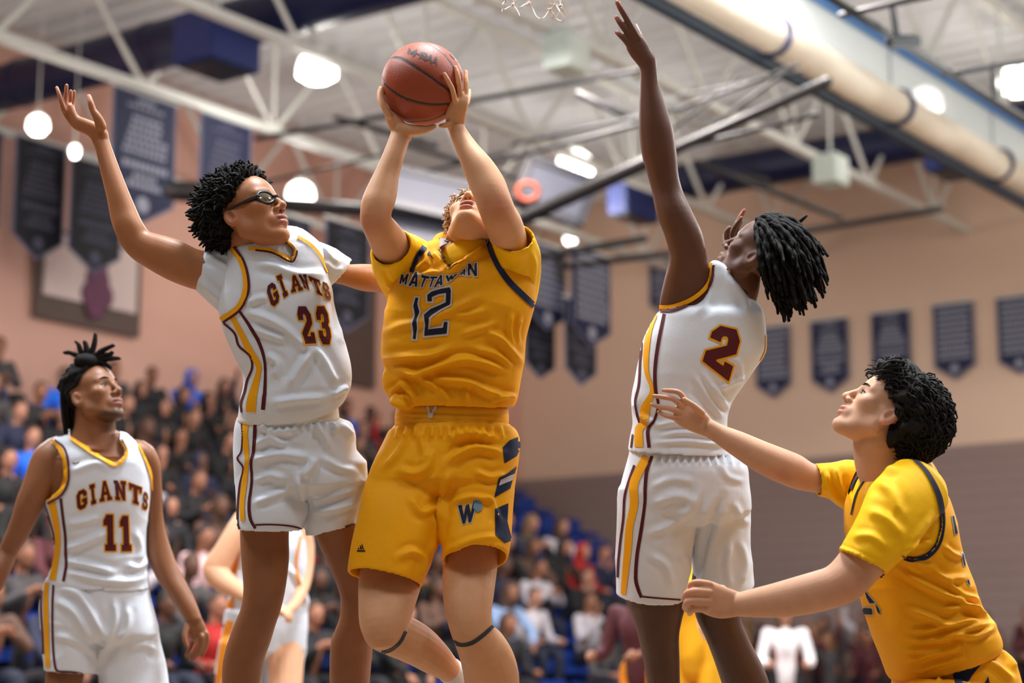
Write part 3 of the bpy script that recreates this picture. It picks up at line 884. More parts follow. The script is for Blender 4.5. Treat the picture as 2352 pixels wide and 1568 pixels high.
# navy spiral ducts across the hall
DUCTS = []
def duct(px, py, z, q0, q1, r, label):
    s, q = sq(on_line(px, py, z)); root = empty('air_duct', hall(s, (q0 + q1) / 2, z)); tag(root, label, 'air duct', 'navy ducts under the ceiling')
    g = Geo(); g.add(*tube_g([hall(s, q0, z), hall(s, q1, z)], [r, r], n=28, sub=1)); build('duct_tube', g, NAVYP, root)
    k = q0 + .6
    while k < q1:
        g = Geo(); g.add(*tube_g([hall(s, k, z), hall(s, k + .06, z)], [r * 1.05, r * 1.05], n=28, sub=1)); build('collar', g, NAVYP, root); k += 2.4
    DUCTS.append(root)
SD1 = duct(400, 95, 8.55, 0.45, 16, .30, 'large navy round duct crossing the top left')
SD2 = duct(1840, 370, 8.7, 5.2, 26, .29, 'navy round duct crossing behind the raised arm at right')
def duct_box(px, py, z, sz, dn):
    s, q = sq(on_line(px, py, z)); g = Geo(); bm = bmesh.new(); bmesh.ops.create_cube(bm, size=1)
    for v in bm.verts: v.co = Vector((v.co.x * sz[0], v.co.y * sz[1], v.co.z * sz[2]))
    bmesh.ops.bevel(bm, geom=bm.edges[:], offset=.02, segments=2, affect='EDGES')
    V = np.array([v.co for v in bm.verts]); c = hall(s, q, z)
    V = c + V[:, 0:1] * E1 + V[:, 1:2] * EN + V[:, 2:3] * np.array([0, 0, 1.0]); bm.verts.index_update()
    g.add(V, [tuple(v.index for v in f.verts) for f in bm.faces]); bm.free()
    root = DUCTS[dn]; bx = build('outlet_box', g, mat('box_blue', (38, 52, 112), rough=.5), root, False)
    g = Geo(); g.add(*box_g(c - np.array([0, 0, sz[2] / 2 + .01]), (sz[0] * .8, sz[1] * .8, .02), [E1, EN, np.array([0, 0, 1.])])); gr = build('grille', g, BLKP, bx, False)
    g = Geo(); g.add(*tube_g([c + np.array([0, 0, sz[2] / 2]), np.array([c[0], c[1], CEIL])], [.03, .03], n=6, sub=1)); build('hanger', g, STEEL, root)
duct_box(498, 102, 8.0, (.80, .62, .60), 0)
duct_box(1455, 462, 8.0, (.9, .35, .55), 1)
duct_box(2185, 372, 8.1, (.8, .5, .35), 1)

# rolled divider curtain with its blue frame
zc = 6.5; s, QC = sq(on_line(1930, 172, zc))
root = empty('divider_curtain', hall(12, QC, zc)); tag(root, 'cream rolled up divider curtain with navy straps and blue beam, upper right', 'curtain')
CREAM = mat('cream_vinyl', (226, 216, 200), rough=.5, noise=.05, nscale=6)
g = Geo(); pts = [hall(a, QC, zc) for a in np.linspace(-0, 36, 60)]
pts = [p + np.array([0, 0, .02 * math.sin(i * 2.1)]) for i, p in enumerate(pts)]
g.add(*tube_g(pts, [.155 + .010 * math.sin(i * 1.3) for i in range(60)], n=24, sub=1)); roll = build('curtain_roll', g, CREAM, root)
g = Geo()
for a in np.arange(0, 2 * math.pi, math.pi / 14):
    g.add(*tube_g([hall(x, QC + .160 * math.cos(a), zc + .160 * math.sin(a)) for x in (0, 18, 36)], .004, n=4, sub=1))
tag(build('curtain_pleat', g, CREAM, roll), kind='stuff')
BLU = mat('blue_beam', (56, 118, 186), rough=.45); TEAL = mat('dark_teal', (22, 44, 62), rough=.45)
Z1 = np.array([0, 0, 1.])
g = Geo(); g.add(*box_g(hall(18, QC + .05, zc + .62), (36, .10, .13), [E1, EN, Z1])); build('upper_beam', g, BLU, root, False)
g = Geo(); g.add(*box_g(hall(18, QC - .12, zc - .20), (36, .08, .10), [E1, EN, Z1])); build('lower_beam', g, TEAL, root, False)
MESHM = mat('white_netting', (226, 232, 232), rough=.7, alpha=.62)
g = Geo(); g.add(*box_g(hall(18, QC + .02, zc + .37), (36, .012, .42), [E1, EN, Z1])); build('netting', g, MESHM, root, False)
for a in np.arange(.8, 36, 2.6):
    g = Geo(); an = np.linspace(0, 2 * math.pi, 20); g.add(*tube_g([hall(a, QC + .172 * math.cos(t), zc + .172 * math.sin(t)) for t in an], .03, n=6, sub=1, cap=False)); st_ = build('strap', g, NAVYP, root)
    g = Geo(); g.add(*tube_g([hall(a + .2, QC, zc + .18), hall(a + .2, QC, zc + .6)], .03, n=8, sub=1)); build('hanger', g, TEAL, root)

# high-bay lamps: bell reflector, glowing lens, stem
LAMPG = bpy.data.materials.new('lamp_glow'); LAMPG.use_nodes = True
_b = LAMPG.node_tree.nodes['Principled BSDF']; _b.inputs['Emission Color'].default_value = (1, .97, .90, 1); _b.inputs['Emission Strength'].default_value = 9
BELL = bpy.data.materials.new('lamp_bell'); BELL.use_nodes = True
_b = BELL.node_tree.nodes['Principled BSDF']; _b.inputs['Base Color'].default_value = (.9, .9, .88, 1); _b.inputs['Emission Color'].default_value = (1, .97, .9, 1); _b.inputs['Emission Strength'].default_value = 5
def lathe(profile, c, n=24):
    V = []; F = []
    for (r, z) in profile:
        for k in range(n): a = 2 * math.pi * k / n; V.append(c + np.array([r * math.cos(a), r * math.sin(a), z]))
    for i in range(len(profile) - 1):
        for k in range(n): F.append((i * n + k, i * n + (k + 1) % n, (i + 1) * n + (k + 1) % n, (i + 1) * n + k))
    return V, F
def lamp(px, py, z, rad, label):
    c = on_line(px, py, z); root = empty('high_bay_lamp', c); tag(root, label, 'lamp', 'glowing high bay lamps')
    g = Geo(); g.add(*lathe([(.001, rad * 1.0), (rad * .55, rad * .98), (rad * .85, rad * .72), (rad * .98, rad * .28), (rad, -.02), (rad * .96, -.03)], c)); build('reflector', g, BELL, root)
    g = Geo(); g.add(*lathe([(.001, -.10), (rad * .6, -.09), (rad * .93, -.03), (rad * .93, 0.0)], c)); build('lens', g, LAMPG, root)
    g = Geo(); g.add(*lathe([(.001, rad * 1.45), (rad * .38, rad * 1.45), (rad * .38, rad * .98), (.001, rad * .98)], c)); build('ballast', g, STEEL, root)
    g = Geo(); g.add(*tube_g([c + [0, 0, rad * 1.4], np.array([c[0], c[1], CEIL])], .008, n=6, sub=1)); build('stem', g, STEEL, root)
    ld = bpy.data.lights.new('lamp_light', 'POINT'); ld.energy = 60 * (rad / .24) ** 2; ld.color = (1, .95, .88); ld.shadow_soft_size = rad * .8
    lo = bpy.data.objects.new('lamp_light', ld); COL.objects.link(lo); lo.location = c + np.array([0, 0, -.32 - rad]); lo.parent = root; lo.matrix_parent_inverse = root.matrix_world.inverted()
lamp(728, 170, 8.3, .25, 'bright high bay lamp above the goggled player, left of the ball')
lamp(1320, 392, 8.3, .27, 'bright high bay lamp between the shooter and the raised arm')
lamp(2126, 245, 7.6, .21, 'round bright lamp showing through the curtain netting at right')
lamp(2338, 200, 8.5, .26, 'bright lamp cut by the right edge of the picture')
lamp(87, 290, 7.3, .125, 'bright lamp above the far left banners')
lamp(690, 452, 7.7, .20, 'lamp low behind the goggled player')
lamp(172, 345, 7.2, .06, 'tiny lamp between the two left banners')
lamp(1310, 548, 8.4, .10, 'small warm lamp right of the shooter among dark pipes')
# unlit white fixtures
def shade(px, py, z, label):
    c = on_line(px, py, z); root = empty('ceiling_speaker', c); tag(root, label, 'speaker', 'white boxes hanging from the joists')
    g = Geo(); g.add(*box_g(c, (.42, .34, .40), [E1, EN, Z1])); v = g.verts(); o = build('cabinet', g, mat('pale_box', (214, 228, 220), rough=.5), root, False)
    g = Geo(); g.add(*box_g(c - EN * -.18 - E1 * 0, (.34, .02, .32), [E1, EN, Z1])); build('front_panel', g, mat('pale_panel', (226, 236, 230), rough=.6), root, False)
    g = Geo(); g.add(*tube_g([c + [0, 0, .2], np.array([c[0], c[1], CEIL])], .02, n=6, sub=1)); build('hanger', g, STEEL, root)
shade(1300, 125, 7.7, 'white box hanging right of the net'); shade(1908, 392, 7.8, 'white box above the dreadlocked player')

# pennant banners
BNAVY = mat('banner_navy', (22, 30, 66), rough=.7, noise=.08, nscale=5); BDARK = mat('banner_dark', (14, 16, 28), rough=.7); BGREY = mat('banner_border', (104, 108, 136), rough=.7); BTXT = mat('banner_print', (84, 84, 104), rough=.8); BTXT2 = mat('banner_print_bright', (158, 160, 178), rough=.8)
def banner(c_top, w, h, along, label, field, dense=False, group='pennant banners', seed=0, bright=True):
    """flat cloth banner hanging from c_top, pointed lower edge"""
    along = nrm(along); nv = np.cross(along, Z1)
    if nv @ FW > 0: nv = -nv
    root = empty('banner', c_top); tag(root, label, 'banner', group)
    def poly(pts, off, m, name, par, th=.006):
        g = Geo(); n = len(pts)
        a = [c_top + along * x + Z1 * y + nv * off for x, y in pts]; b = [p - nv * th for p in a]
        g.add(a + b, [tuple(range(n)), tuple(range(2 * n - 1, n - 1, -1))] + [(i, (i + 1) % n, n + (i + 1) % n, n + i) for i in range(n)])
        return build(name, g, m, par, False)
    sh = lambda k: [(-w / 2 + k, -k), (w / 2 - k, -k), (w / 2 - k, -h * .82 + k * .3), (0, -h + k * 1.25), (-w / 2 + k, -h * .82 + k * .3)]
    poly(sh(0), 0, BGREY, 'border', root); f = poly(sh(.035), .008, field, 'field', root)
    g = Geo(); g.add(*tube_g([c_top - along * w * .52, c_top + along * w * .52], .018, n=8, sub=1)); build('top_rod', g, STEEL, root)
    rnd = random.Random(seed); g = Geo()
    if dense: lines = [(.06 + .078 * r, .050, .74) for r in range(9)]
    else: lines = [(.055, .030, .26), (.11, .022, .56)] + [(.19 + .052 * r, .034, .40 + .055 * r) for r in range(6)] + [(.54, .055, .66), (.63, .040, .34), (.69, .045, .50)]
    for fy, fh, fw_ in lines:
        y = -h * fy; hh = h * fh; ww = w * fw_
        x = -ww / 2
        while x < ww / 2:
            lw = w * (.045 + .03 * rnd.random())
            pts = [(x, y), (x + lw, y), (x + lw, y - hh), (x, y - hh)]
            a = [c_top + along * u + Z1 * v + nv * .016 for u, v in pts]; g.add(a, [(0, 1, 2, 3)]); x += lw * 1.35
    for i in range(8):
        pass
    cc = c_top - Z1 * h * .86 + nv * .016; rr = w * .10
    g.add([cc + along * rr * math.cos(t) + Z1 * rr * math.sin(t) for t in np.linspace(0, 2 * math.pi, 10, endpoint=False)], [tuple(range(10))])
    tag(build('print', g, BTXT2 if bright else BTXT, f, False), kind='stuff')
    return root
def banner_px(xl, xr, yt, yb, z, label, field, along=None, **k):
    xm = (xl + xr) / 2
    c = on_line(xm, yt, z); d = (c - CAM) @ FW
    al = E1 if along is None else along
    # width so that the projected span matches
    a = c - al * .5; b = c + al * .5; xa, _, _ = PX(np.array([a])); xb, _, _ = PX(np.array([b])); w = (xr - xl) / abs(xb[0] - xa[0])
    h = (yb - yt) * d / FPX * 1.01
    return banner(c, w, h, al, label, field, **k)
banner_px(38, 155, 322, 602, 7.95, 'dark navy pennant banner, second from the left edge', BDARK, seed=1, bright=False)
banner_px(-110, 8, 285, 560, 7.95, 'dark navy pennant banner cut by the left edge', BDARK, seed=2, bright=False)
banner_px(165, 285, 372, 632, 7.8, 'dark navy pennant banner in front of the framed panel', BDARK, seed=3, bright=False)
banner_px(262, 408, 216, 520, 7.95, 'large navy pennant banner behind the raised forearm', BNAVY, seed=4)
banner_px(462, 580, 272, 560, 7.95, 'navy pennant banner above the goggled player', BNAVY, seed=5, bright=False)
banner_px(655, 715, 500, 720, 6.6, 'dark banner left of the wall panel, behind the white shoulder', BDARK, seed=6, bright=False)
banner_px(748, 850, 512, 765, 6.6, 'dark banner on the brown wall panel', BDARK, seed=7, bright=False)
banner_px(1212, 1300, 560, 760, 6.6, 'grey printed pennant banner right of the shooter', BNAVY, seed=8, dense=True)
banner_px(1312, 1402, 575, 798, 6.6, 'pale bordered pennant banner between shooter and dreadlocked player', BNAVY, seed=9, dense=True)
banner_px(1205, 1275, 690, 872, 5.9, 'darker lower banner right of the shooter', BDARK, seed=10, bright=False)
banner_px(1297, 1370, 690, 888, 5.9, 'darker lower banner, second right of the shooter', BDARK, seed=11, bright=False)
def wall_banner(xl, xr, yt, yb, label, seed, dense):
    al = EN; xm = (xl + xr) / 2; r = P(xm, yt, 1.0) - CAM; t = ((CORNER - E1 * .08 - CAM) @ E1) / (r @ E1); c = CAM + r * t; d = (c - CAM) @ FW
    a = c - al * .5; b = c + al * .5; xa, _, _ = PX(np.array([a])); xb, _, _ = PX(np.array([b])); w = (xr - xl) / abs(xb[0] - xa[0]); h = (yb - yt) * d / FPX * 1.01
    banner(c, w, h, al, label, BNAVY, dense=dense, seed=seed)
for i, (a, b, t_, u, l, dn) in enumerate(((1733, 1812, 748, 914, 'wall pennant first from the left on the far wall, beside the white jersey', True), (1860, 1946, 732, 902, 'wall pennant second from the left on the far wall', False), (1999, 1088 + 1000, 714, 884, 'wall pennant third on the far wall, above the wavy hair', False),
                                         (2140, 2234, 694, 872, 'wall pennant fourth on the far wall, behind the wavy hair', True), (2286, 2384, 678, 860, 'wall pennant cut by the right edge', True), (1490, 1542, 596, 720, 'wall pennant glimpsed left of the raised arm', False))):
    wall_banner(a, b, t_, u, l, 20 + i, dn)

# framed panels on the left wall
def wall_panel(x0, x1, yt, yb, label, inner):
    def onw(x, y):
        r = P(x, y, 1.0) - CAM; t = ((CORNER + EN * .06 - CAM) @ EN) / (r @ EN); return CAM + r * t
    xm = (x0 + x1) / 2; a, b = onw(x0, yt), onw(x1, yt); sa, sb = sq(a)[0], sq(b)[0]; zt = onw(xm, yt)[2]; zb = onw(xm, yb)[2]
    root = empty('wall_panel', hall((sa + sb) / 2, .06, zb)); tag(root, label, 'panel')
    g = Geo(); g.add(*box_g(hall((sa + sb) / 2, .05, (zt + zb) / 2), (abs(sa - sb), .08, zt - zb), [E1, EN, Z1])); build('frame', g, mat('brown_panel', (92, 72, 66), rough=.6), root, False)
    if inner:
        L = abs(sa - sb); H = zt - zb
        g = Geo(); g.add(*box_g(hall((sa + sb) / 2, .11, zb + H * .60), (L * .88, .03, H * .70), [E1, EN, Z1])); pn = build('white_board', g, mat('board_white', (226, 204, 200), rough=.6), root, False)
        g = Geo(); c = hall((sa + sb) / 2 - .1, .135, zb + H * .45)
        for i, (u, v, r) in enumerate(((0, .1, .22), (.1, -.1, .2), (-.12, -.12, .18), (.02, .3, .16), (-.02, -.3, .16))): g.add(*ell_g(c + E1 * u + Z1 * v, (r, .012, r), [E1, EN, Z1], nu=14, nv=8))
        build('emblem', g, mat('emblem_plum', (112, 62, 92), rough=.7), pn)
wall_panel(84, 325, 545, 752, 'brown framed white board with a dark emblem on the left wall', True)
wall_panel(778, 862, 640, 885, 'plain brown wall panel between the two players', False)

# backstop frames: black pipework hanging in the roof
def pipes(label, lst, group='black backstop pipework'):
    a0 = on_line(lst[0][0], lst[0][1], lst[0][4]) ; root = empty('backstop_frame', a0); tag(root, label, 'backstop frame', group)
    for (x0, y0, x1, y1, d0, d1, r) in [(l[0], l[1], l[2], l[3], l[5], l[6], l[7]) for l in lst]:
        g = Geo(); g.add(*tube_g([P(x0, y0, d0), P(x1, y1, d1)], [r * d0 / FPX, r * d1 / FPX], n=10, sub=1)); build('pipe', g, BLKP, root)
pipes('thick black slanting mast with thin braces left of the raised arm', [(1180, 512, 1530, 352, 7.5, 20, 17.5, 17), (1530, 352, 1900, 188, 7.5, 17.5, 15.5, 13), (1100, 382, 1480, 282, 7.5, 20, 18, 6), (1175, 330, 1560, 250, 7.6, 20, 18, 5), (1560, 250, 1830, 150, 7.6, 18, 16, 5),
      (1330, 215, 1480, 285, 7.6, 19, 18.5, 9), (1560, 220, 1840, 165, 7.6, 18, 16, 4), (1580, 330, 1800, 170, 7.6, 18, 16, 5), (1540, 300, 1700, 180, 7.6, 18, 17, 4), (1560, 340, 1880, 262, 7.6, 17.5, 16, 6)])
pipes('long thin black pipe running behind the ball with a drop brace', [(590, 318, 1050, 238, 7.6, 24, 22, 6.5), (1050, 238, 1470, 160, 7.6, 22, 19.5, 6.5), (770, 270, 1000, 335, 7.6, 23, 22.5, 7), (930, 332, 1240, 425, 7.6, 22.5, 21.5, 6), (940, 402, 1160, 352, 7.6, 22.5, 22, 5), (560, 430, 900, 350, 7.6, 24, 23, 4)])
pipes('heavy dark beam behind the goggles and shooter', [(640, 470, 1010, 492, 6.9, 24, 22.5, 17), (400, 438, 470, 442, 6.9, 23, 22.8, 24), (470, 455, 640, 470, 6.9, 23.4, 23.9, 9)])
pipes('stacked black pipes under the banners right of the shooter', [(1230, 590, 1480, 548, 6.4, 24, 23, 9), (1290, 612, 1540, 582, 6.4, 24, 23, 8), (1240, 500, 1330, 475, 6.4, 24, 23.5, 6), (1280, 590, 1290, 640, 6.4, 24, 24, 10)])
pipes('dark pipe crossing behind the dreadlocks', [(1850, 530, 2160, 480, 6.4, 26, 24, 8), (1600, 372, 1930, 500, 7, 24, 25, 7), (1700, 402, 1760, 416, 7, 24.5, 24.4, 8)])
pipes('black pipes crossing at the top right corner', [(1900, -10, 2352 + 40, 300, 8, 12.5, 15, 10), (1930, 35, 2140, -10, 8, 13, 12, 7), (2170, 170, 2380, 138, 8, 14, 13.5, 7), (2050, 20, 2062, 90, 8, 13, 13, 8), (2278, 150, 2285, 220, 8, 14, 14, 7), (2050, 95, 2100, 95, 8, 13, 13, 16)])
# dark folded backboards, seen edge on
root = empty('folded_backboard', P(1000, 440, 23)); tag(root, 'dark folded backboard left of the shooter\'s head', 'backboard', 'folded backboards')
FRM = mat('dark_frame', (42, 42, 50), rough=.4); GLS = mat('grey_glass', (70, 72, 86), rough=.5, alpha=.9)
def board(root, cx, cy, d, w, h, rot):
    c = P(cx, cy, d); ca, sa = math.cos(rot), math.sin(rot); ax = RT * ca + UP * sa; ay = -RT * sa + UP * ca; ay = nrm(ay + FW * .5)
    g = Geo(); g.add(*box_g(c, (w, h, .03), [ax, ay, nrm(np.cross(ax, ay))])); p = build('glass', g, GLS, root, False)
    for sx, sy, lx, ly in ((0, .5, w, .09), (0, -.5, w, .09), (.5, 0, .09, h), (-.5, 0, .09, h)):
        g = Geo(); g.add(*box_g(c + ax * sx * w + ay * sy * h, (lx, ly, .07), [ax, ay, nrm(np.cross(ax, ay))])); build('frame_bar', g, FRM, root, False)
board(root, 985, 445, 21.3, 1.0, .42, -.22); board(root, 950, 540, 21.3, .62, .42, -.15)
root = empty('folded_backboard', P(1265, 440, 22)); tag(root, 'dark folded backboard right of the shooter\'s head under the lamp', 'backboard', 'folded backboards')
board(root, 1275, 440, 20.8, .72, .55, -.35)
g = Geo(); an = np.linspace(0, 2 * math.pi, 24); g.add(*tube_g([P(1212 + 24 * math.cos(t), 440 + 20 * math.sin(t), 20.6) for t in an], .03, n=6, sub=1, cap=False)); build('rim', g, mat('rim_orange', (178, 84, 56), rough=.5), root)

# ------------------------------------------------------------------ the net hanging over the shooter
def net():
    D = 5.6; root = empty('basketball_net', P(1225, -120, D)); tag(root, 'white cord basketball net hanging in at the top, frayed loops', 'net')
    cm = mat('net_cord', (224, 208, 196), rough=.8, bump=.5, bscale=300)
    N = lambda p: cv(1140, 0, 13.07, p)
    # rim above the picture
    c = P(1226, -330, D); g = Geo(); g.add(*tube_g([c + np.array([.2286 * math.cos(t), .2286 * math.sin(t), 0]) for t in np.linspace(0, 2 * math.pi, 40)], .009, n=8, sub=1, cap=False)); build('rim', g, MATS['rim_orange'], root)
    # upper diamonds from rim to the visible knots
    knots = N([(240, 30), (520, 150), (960, 100), (1560, 290), (1780, 150), (1920, 190)])
    rnd = random.Random(2)
    n = 12; rows = [[c + np.array([.2286 * math.cos(2 * math.pi * k / n), .2286 * math.sin(2 * math.pi * k / n), 0]) for k in range(n)]]
    for r, (rad, dz) in enumerate(((.19, .10), (.155, .20), (.125, .30), (.11, .375))):
        rows.append([c + np.array([rad * math.cos(2 * math.pi * (k + .5 * (r + 1)) / n), rad * math.sin(2 * math.pi * (k + .5 * (r + 1)) / n), -dz]) for k in range(n)])
    for r in range(4):
        for k in range(n):
            for e in (0, -1):
                a, b = rows[r][k], rows[r + 1][(k + e) % n]; g = Geo(); g.add(*tube_g([a, (a + b) / 2 + [0, 0, -.006], b], .0028, n=6, sub=3)); build('cord', g, cm, root)
    for pl, w in (([(250, -120), (240, 30), (190, 130), (190, 250), (160, 350)], 24), ([(300, -100), (260, 20), (240, 60)], 24), ([(500, -120), (520, 60), (520, 150), (400, 200), (240, 290)], 30), ([(560, -100), (580, 90), (530, 160), (640, 330), (700, 470), (690, 520)], 28),
                  ([(940, -120), (960, 90), (860, 130), (740, 210), (680, 290)], 28), ([(1000, -100), (980, 60), (1040, 170), (1110, 300), (1180, 450), (1260, 540), (1360, 555), (1450, 500), (1530, 390), (1580, 310)], 24), ([(1440, -90), (1500, 120), (1530, 260), (1580, 300)], 20),
                  ([(1780, -100), (1790, 120), (1700, 210), (1590, 300), (1660, 360), (1730, 450), (1700, 560), (1660, 520), (1700, 430)], 32), ([(1900, -60), (1930, 160), (1980, 270), (2060, 380), (2110, 430)], 30), ([(1960, -60), (2060, 200), (2150, 400)], 22),
                  ([(1800, 160), (1870, 280), (1930, 380), (2020, 520), (2020, 610), (1940, 630), (1840, 590), (1780, 530)], 30), ([(1920, 190), (1930, 330), (1850, 450), (1760, 540)], 22), ([(1560, -50), (1580, 60), (1640, 110), (1720, 90), (1730, -60)], 22)):
        pp = N(pl); g = Geo(); g.add(*limb([(x, y, D + .06 * math.sin(x * .13) - .03) for x, y in pp], [w / 13.07 * .62] * len(pp), n=8, sub=4)); build('cord', g, cm, root)
    for x, y in N([(520, 150), (960, 110), (1780, 160), (1590, 300), (1930, 190), (250, 20)]):
        g = Geo(); g.add(*ell_g(P(x, y, D + .06 * math.sin(x * .13) - .03), (.0075, .0075, .006))); build('knot', g, cm, root)
net()
# ------------------------------------------------------------------ bleachers on the left wall
ROWS = 10
S1 = 19.4
def row_s0(k): return .9 if k < 5 else 2.9
SEATBLUE = mat('seat_blue', (26, 62, 150), rough=.45); DECKG = mat('deck_grey', (40, 39, 42), rough=.7)
def row_q(k): return .55 + .75 * k
def row_h(k): return 4.30 - .40 * k
bl = empty('bleachers', hall(10, 4, 0)); tag(bl, 'tiered bleachers with blue seats along the left wall', 'bleachers')
for k in range(ROWS):
    h = row_h(k) - .42; S0 = row_s0(k); g = Geo(); g.add(*box_g(hall((S0 + S1) / 2, row_q(k) + .22, h - .03), (S1 - S0, .75, .06), [E1, EN, Z1])); build('row_deck', g, DECKG, bl, False)
    g = Geo(); g.add(*box_g(hall((S0 + S1) / 2, row_q(k) + .58, h - .22), (S1 - S0, .03, .40), [E1, EN, Z1])); build('riser', g, DECKG, bl, False)
g = Geo()
g.add(*box_g([0, 0, -.04], (.48, .40, .07))); g.add(*box_g([0, -.20, .10], (.48, .05, .26)))
seat_me = mesh_from('seat', g.verts(), g.f, False); seat_me.materials.append(SEATBLUE)
RZ = math.atan2(EN[1], EN[0]) - math.pi / 2      # local +Y looks into the court

# ------------------------------------------------------------------ spectators
SKT = [mat('spec_skin_a', (160, 108, 86), rough=.6), mat('spec_skin_b', (140, 92, 68), rough=.6), mat('spec_skin_c', (92, 58, 42), rough=.6), mat('spec_skin_d', (170, 120, 98), rough=.6)]
HRT = [mat('spec_hair_black', (26, 22, 22), rough=.7), mat('spec_hair_brown', (70, 48, 34), rough=.7), mat('spec_hair_fair', (120, 92, 60), rough=.7), mat('spec_hair_grey', (104, 100, 98), rough=.7)]
TOPS = {'black': (18, 17, 20), 'charcoal': (28, 28, 33), 'navy': (26, 32, 60), 'maroon': (76, 26, 34), 'grey': (66, 63, 66), 'white': (196, 190, 198), 'royal blue': (24, 98, 214), 'red': (170, 30, 26), 'light blue': (140, 165, 205), 'pale pink': (226, 188, 190), 'orange': (214, 96, 44), 'olive': (66, 68, 52), 'brown': (92, 66, 54)}
TOPM = {k: mat('spec_top_' + k.replace(' ', '_'), v, rough=.8, noise=.1, nscale=8) for k, v in TOPS.items()}
LEGM = [mat('spec_leg_dark', (24, 24, 30), rough=.8), mat('spec_leg_denim', (24, 30, 52), rough=.8), mat('spec_leg_grey', (34, 34, 38), rough=.8)]
def V3(*a): return np.array(a, float)
def spec_proto(pose, stand=False, vox=.017):
    """meshes in local axes: hips at origin, facing +Y"""
    hip = V3(0, 0, .10 if not stand else 0.92); lean = {0: .10, 1: .02, 2: .16, 3: .22, 4: .04}[pose]
    ch = hip + V3(0, lean * .8, .36); nk = hip + V3(0, lean, .50); hd = nk + V3(0, .03 + lean * .2, .155)
    sh = [ch + V3(s * .175, 0, .08) for s in (-1, 1)]
    if pose == 0: el = [s_ + V3(k * .07, .05, -.27) for s_, k in zip(sh, (-1, 1))]; hn = [e + V3(-k * .06, .25, -.04) for e, k in zip(el, (-1, 1))]
    elif pose == 1: el = [s_ + V3(k * .06, .10, -.24) for s_, k in zip(sh, (-1, 1))]; hn = [el[0] + V3(.20, .14, .05), el[1] + V3(-.12, .12, .26)]
    elif pose == 2: el = [s_ + V3(k * .09, .16, -.20) for s_, k in zip(sh, (-1, 1))]; hn = [e + V3(-k * .20, .17, .10) for e, k in zip(el, (-1, 1))]
    elif pose == 3: el = [s_ + V3(k * .05, .20, -.22) for s_, k in zip(sh, (-1, 1))]; hn = [e + V3(-k * .10, .14, -.16) for e, k in zip(el, (-1, 1))]
    else: el = [s_ + V3(k * .16, .10, .18) for s_, k in zip(sh, (-1, 1))]; hn = [e + V3(-k * .04, .05, .25) for e, k in zip(el, (-1, 1))]
    out = {}
    b = [ell_g(hd, (.074, .092, .110)), ell_g(hd + V3(0, .035, -.055), (.050, .055, .060)), ell_g(hd + V3(0, .098, -.015), (.013, .02, .022)), tube_g([nk - V3(0, 0, .06), nk + V3(0, .01, .09)], [.058, .052], n=10), tube_g([hip + V3(0, 0, .05), ch, nk - V3(0, 0, .05)], [.11, .13, .06], n=12)]
    for s in (-1, 1): b.append(ell_g(hd + V3(s * .076, -.01, -.01), (.012, .02, .032), nu=8, nv=6))
    for i in (0, 1):
        dr = nrm(hn[i] - el[i]); b.append(tube_g([el[i], hn[i]], [.034, .026], n=8)); b.append(ell_g(hn[i] + dr * .045, (.038, .038, .046), nu=10, nv=8)); b.append(tube_g([hn[i] + dr * .04, hn[i] + dr * .12], [.026, .016], n=8)); b.append(tube_g([sh[i], el[i]], [.04, .034], n=8))
    if stand: b += [tube_g([V3(s * .10, 0, .85), V3(s * .11, .02, .48), V3(s * .12, 0, .08)], [.07, .05, .036], n=8) for s in (-1, 1)]
    else: b += [tube_g([V3(s * .10, .02, .09), V3(s * .13, .42, .09), V3(s * .13, .37, -.32)], [.065, .05, .036], n=8) for s in (-1, 1)]
    out['body'] = union(b, vox, 1)
    t = [tube_g([hip + V3(0, 0, .075 if not stand else -.02), hip + V3(0, lean * .3, .20), ch, nk - V3(0, 0, .035)], [.155, .155, .165, .075], n=16, sub=4, flat=.72), tube_g([sh[0], ch, sh[1]], [.068, .10, .068], n=12)]
    for i in (0, 1): t.append(tube_g([sh[i], el[i], el[i] * .25 + hn[i] * .75], [.066, .054, .044], n=10, sub=3))
    out['top'] = union(t, vox, 1)
    if stand: l = [tube_g([V3(s * .09, 0, .95), V3(s * .11, .02, .50), V3(s * .12, 0, .08)], [.10, .075, .055], n=10) for s in (-1, 1)] + [ell_g(V3(0, 0, .93), (.16, .12, .12))]
    else: l = [tube_g([V3(s * .09, -.02, .08), V3(s * .13, .30, .10), V3(s * .13, .43, .03), V3(s * .13, .37, -.34)], [.095, .082, .072, .052], n=10, sub=3) for s in (-1, 1)] + [ell_g(V3(0, -.02, .09), (.17, .13, .10))]
    out['trousers'] = union(l, vox, 1)
    z = .03 if stand else -.38; y = 0 if stand else .26
    g = Geo()
    for s in (-1, 1): g.add(*tube_g([V3(s * .12, y - .06, z), V3(s * .13, y + .04, z - .002), V3(s * .14, y + .14, z - .01)], [.042, .045, .034], n=10))
    out['shoes'] = mesh_from('shoes', g.verts(), g.f)
    c = hd + V3(0, -.012, .02)
    sh_ = [ell_g(c, (.083, .098, .102)), ]
    def carve(me, keep):
        v = mv(me); r = v - c; m = keep(v - hd); v[m] = c + r[m] * .78; setv(me, v); return me
    short = union([ell_g(c, (.083, .100, .104), nu=28, nv=20)], .012, 0); out['hair_short'] = carve(short, lambda r: (r[:, 1] > .02 + .9 * np.maximum(0, r[:, 2] - .03)) & (r[:, 2] < .085) | (r[:, 2] < -.045))
    long_ = union([ell_g(c, (.090, .104, .108), nu=28, nv=20), tube_g([c + V3(0, -.05, .0), c + V3(0, -.07, -.16), c + V3(0, -.05, -.30)], [.085, .085, .05], n=14)], .013, 1); out['hair_long'] = carve(long_, lambda r: (r[:, 1] > .03 + .9 * np.maximum(0, r[:, 2] - .03)) & (r[:, 2] < .085))
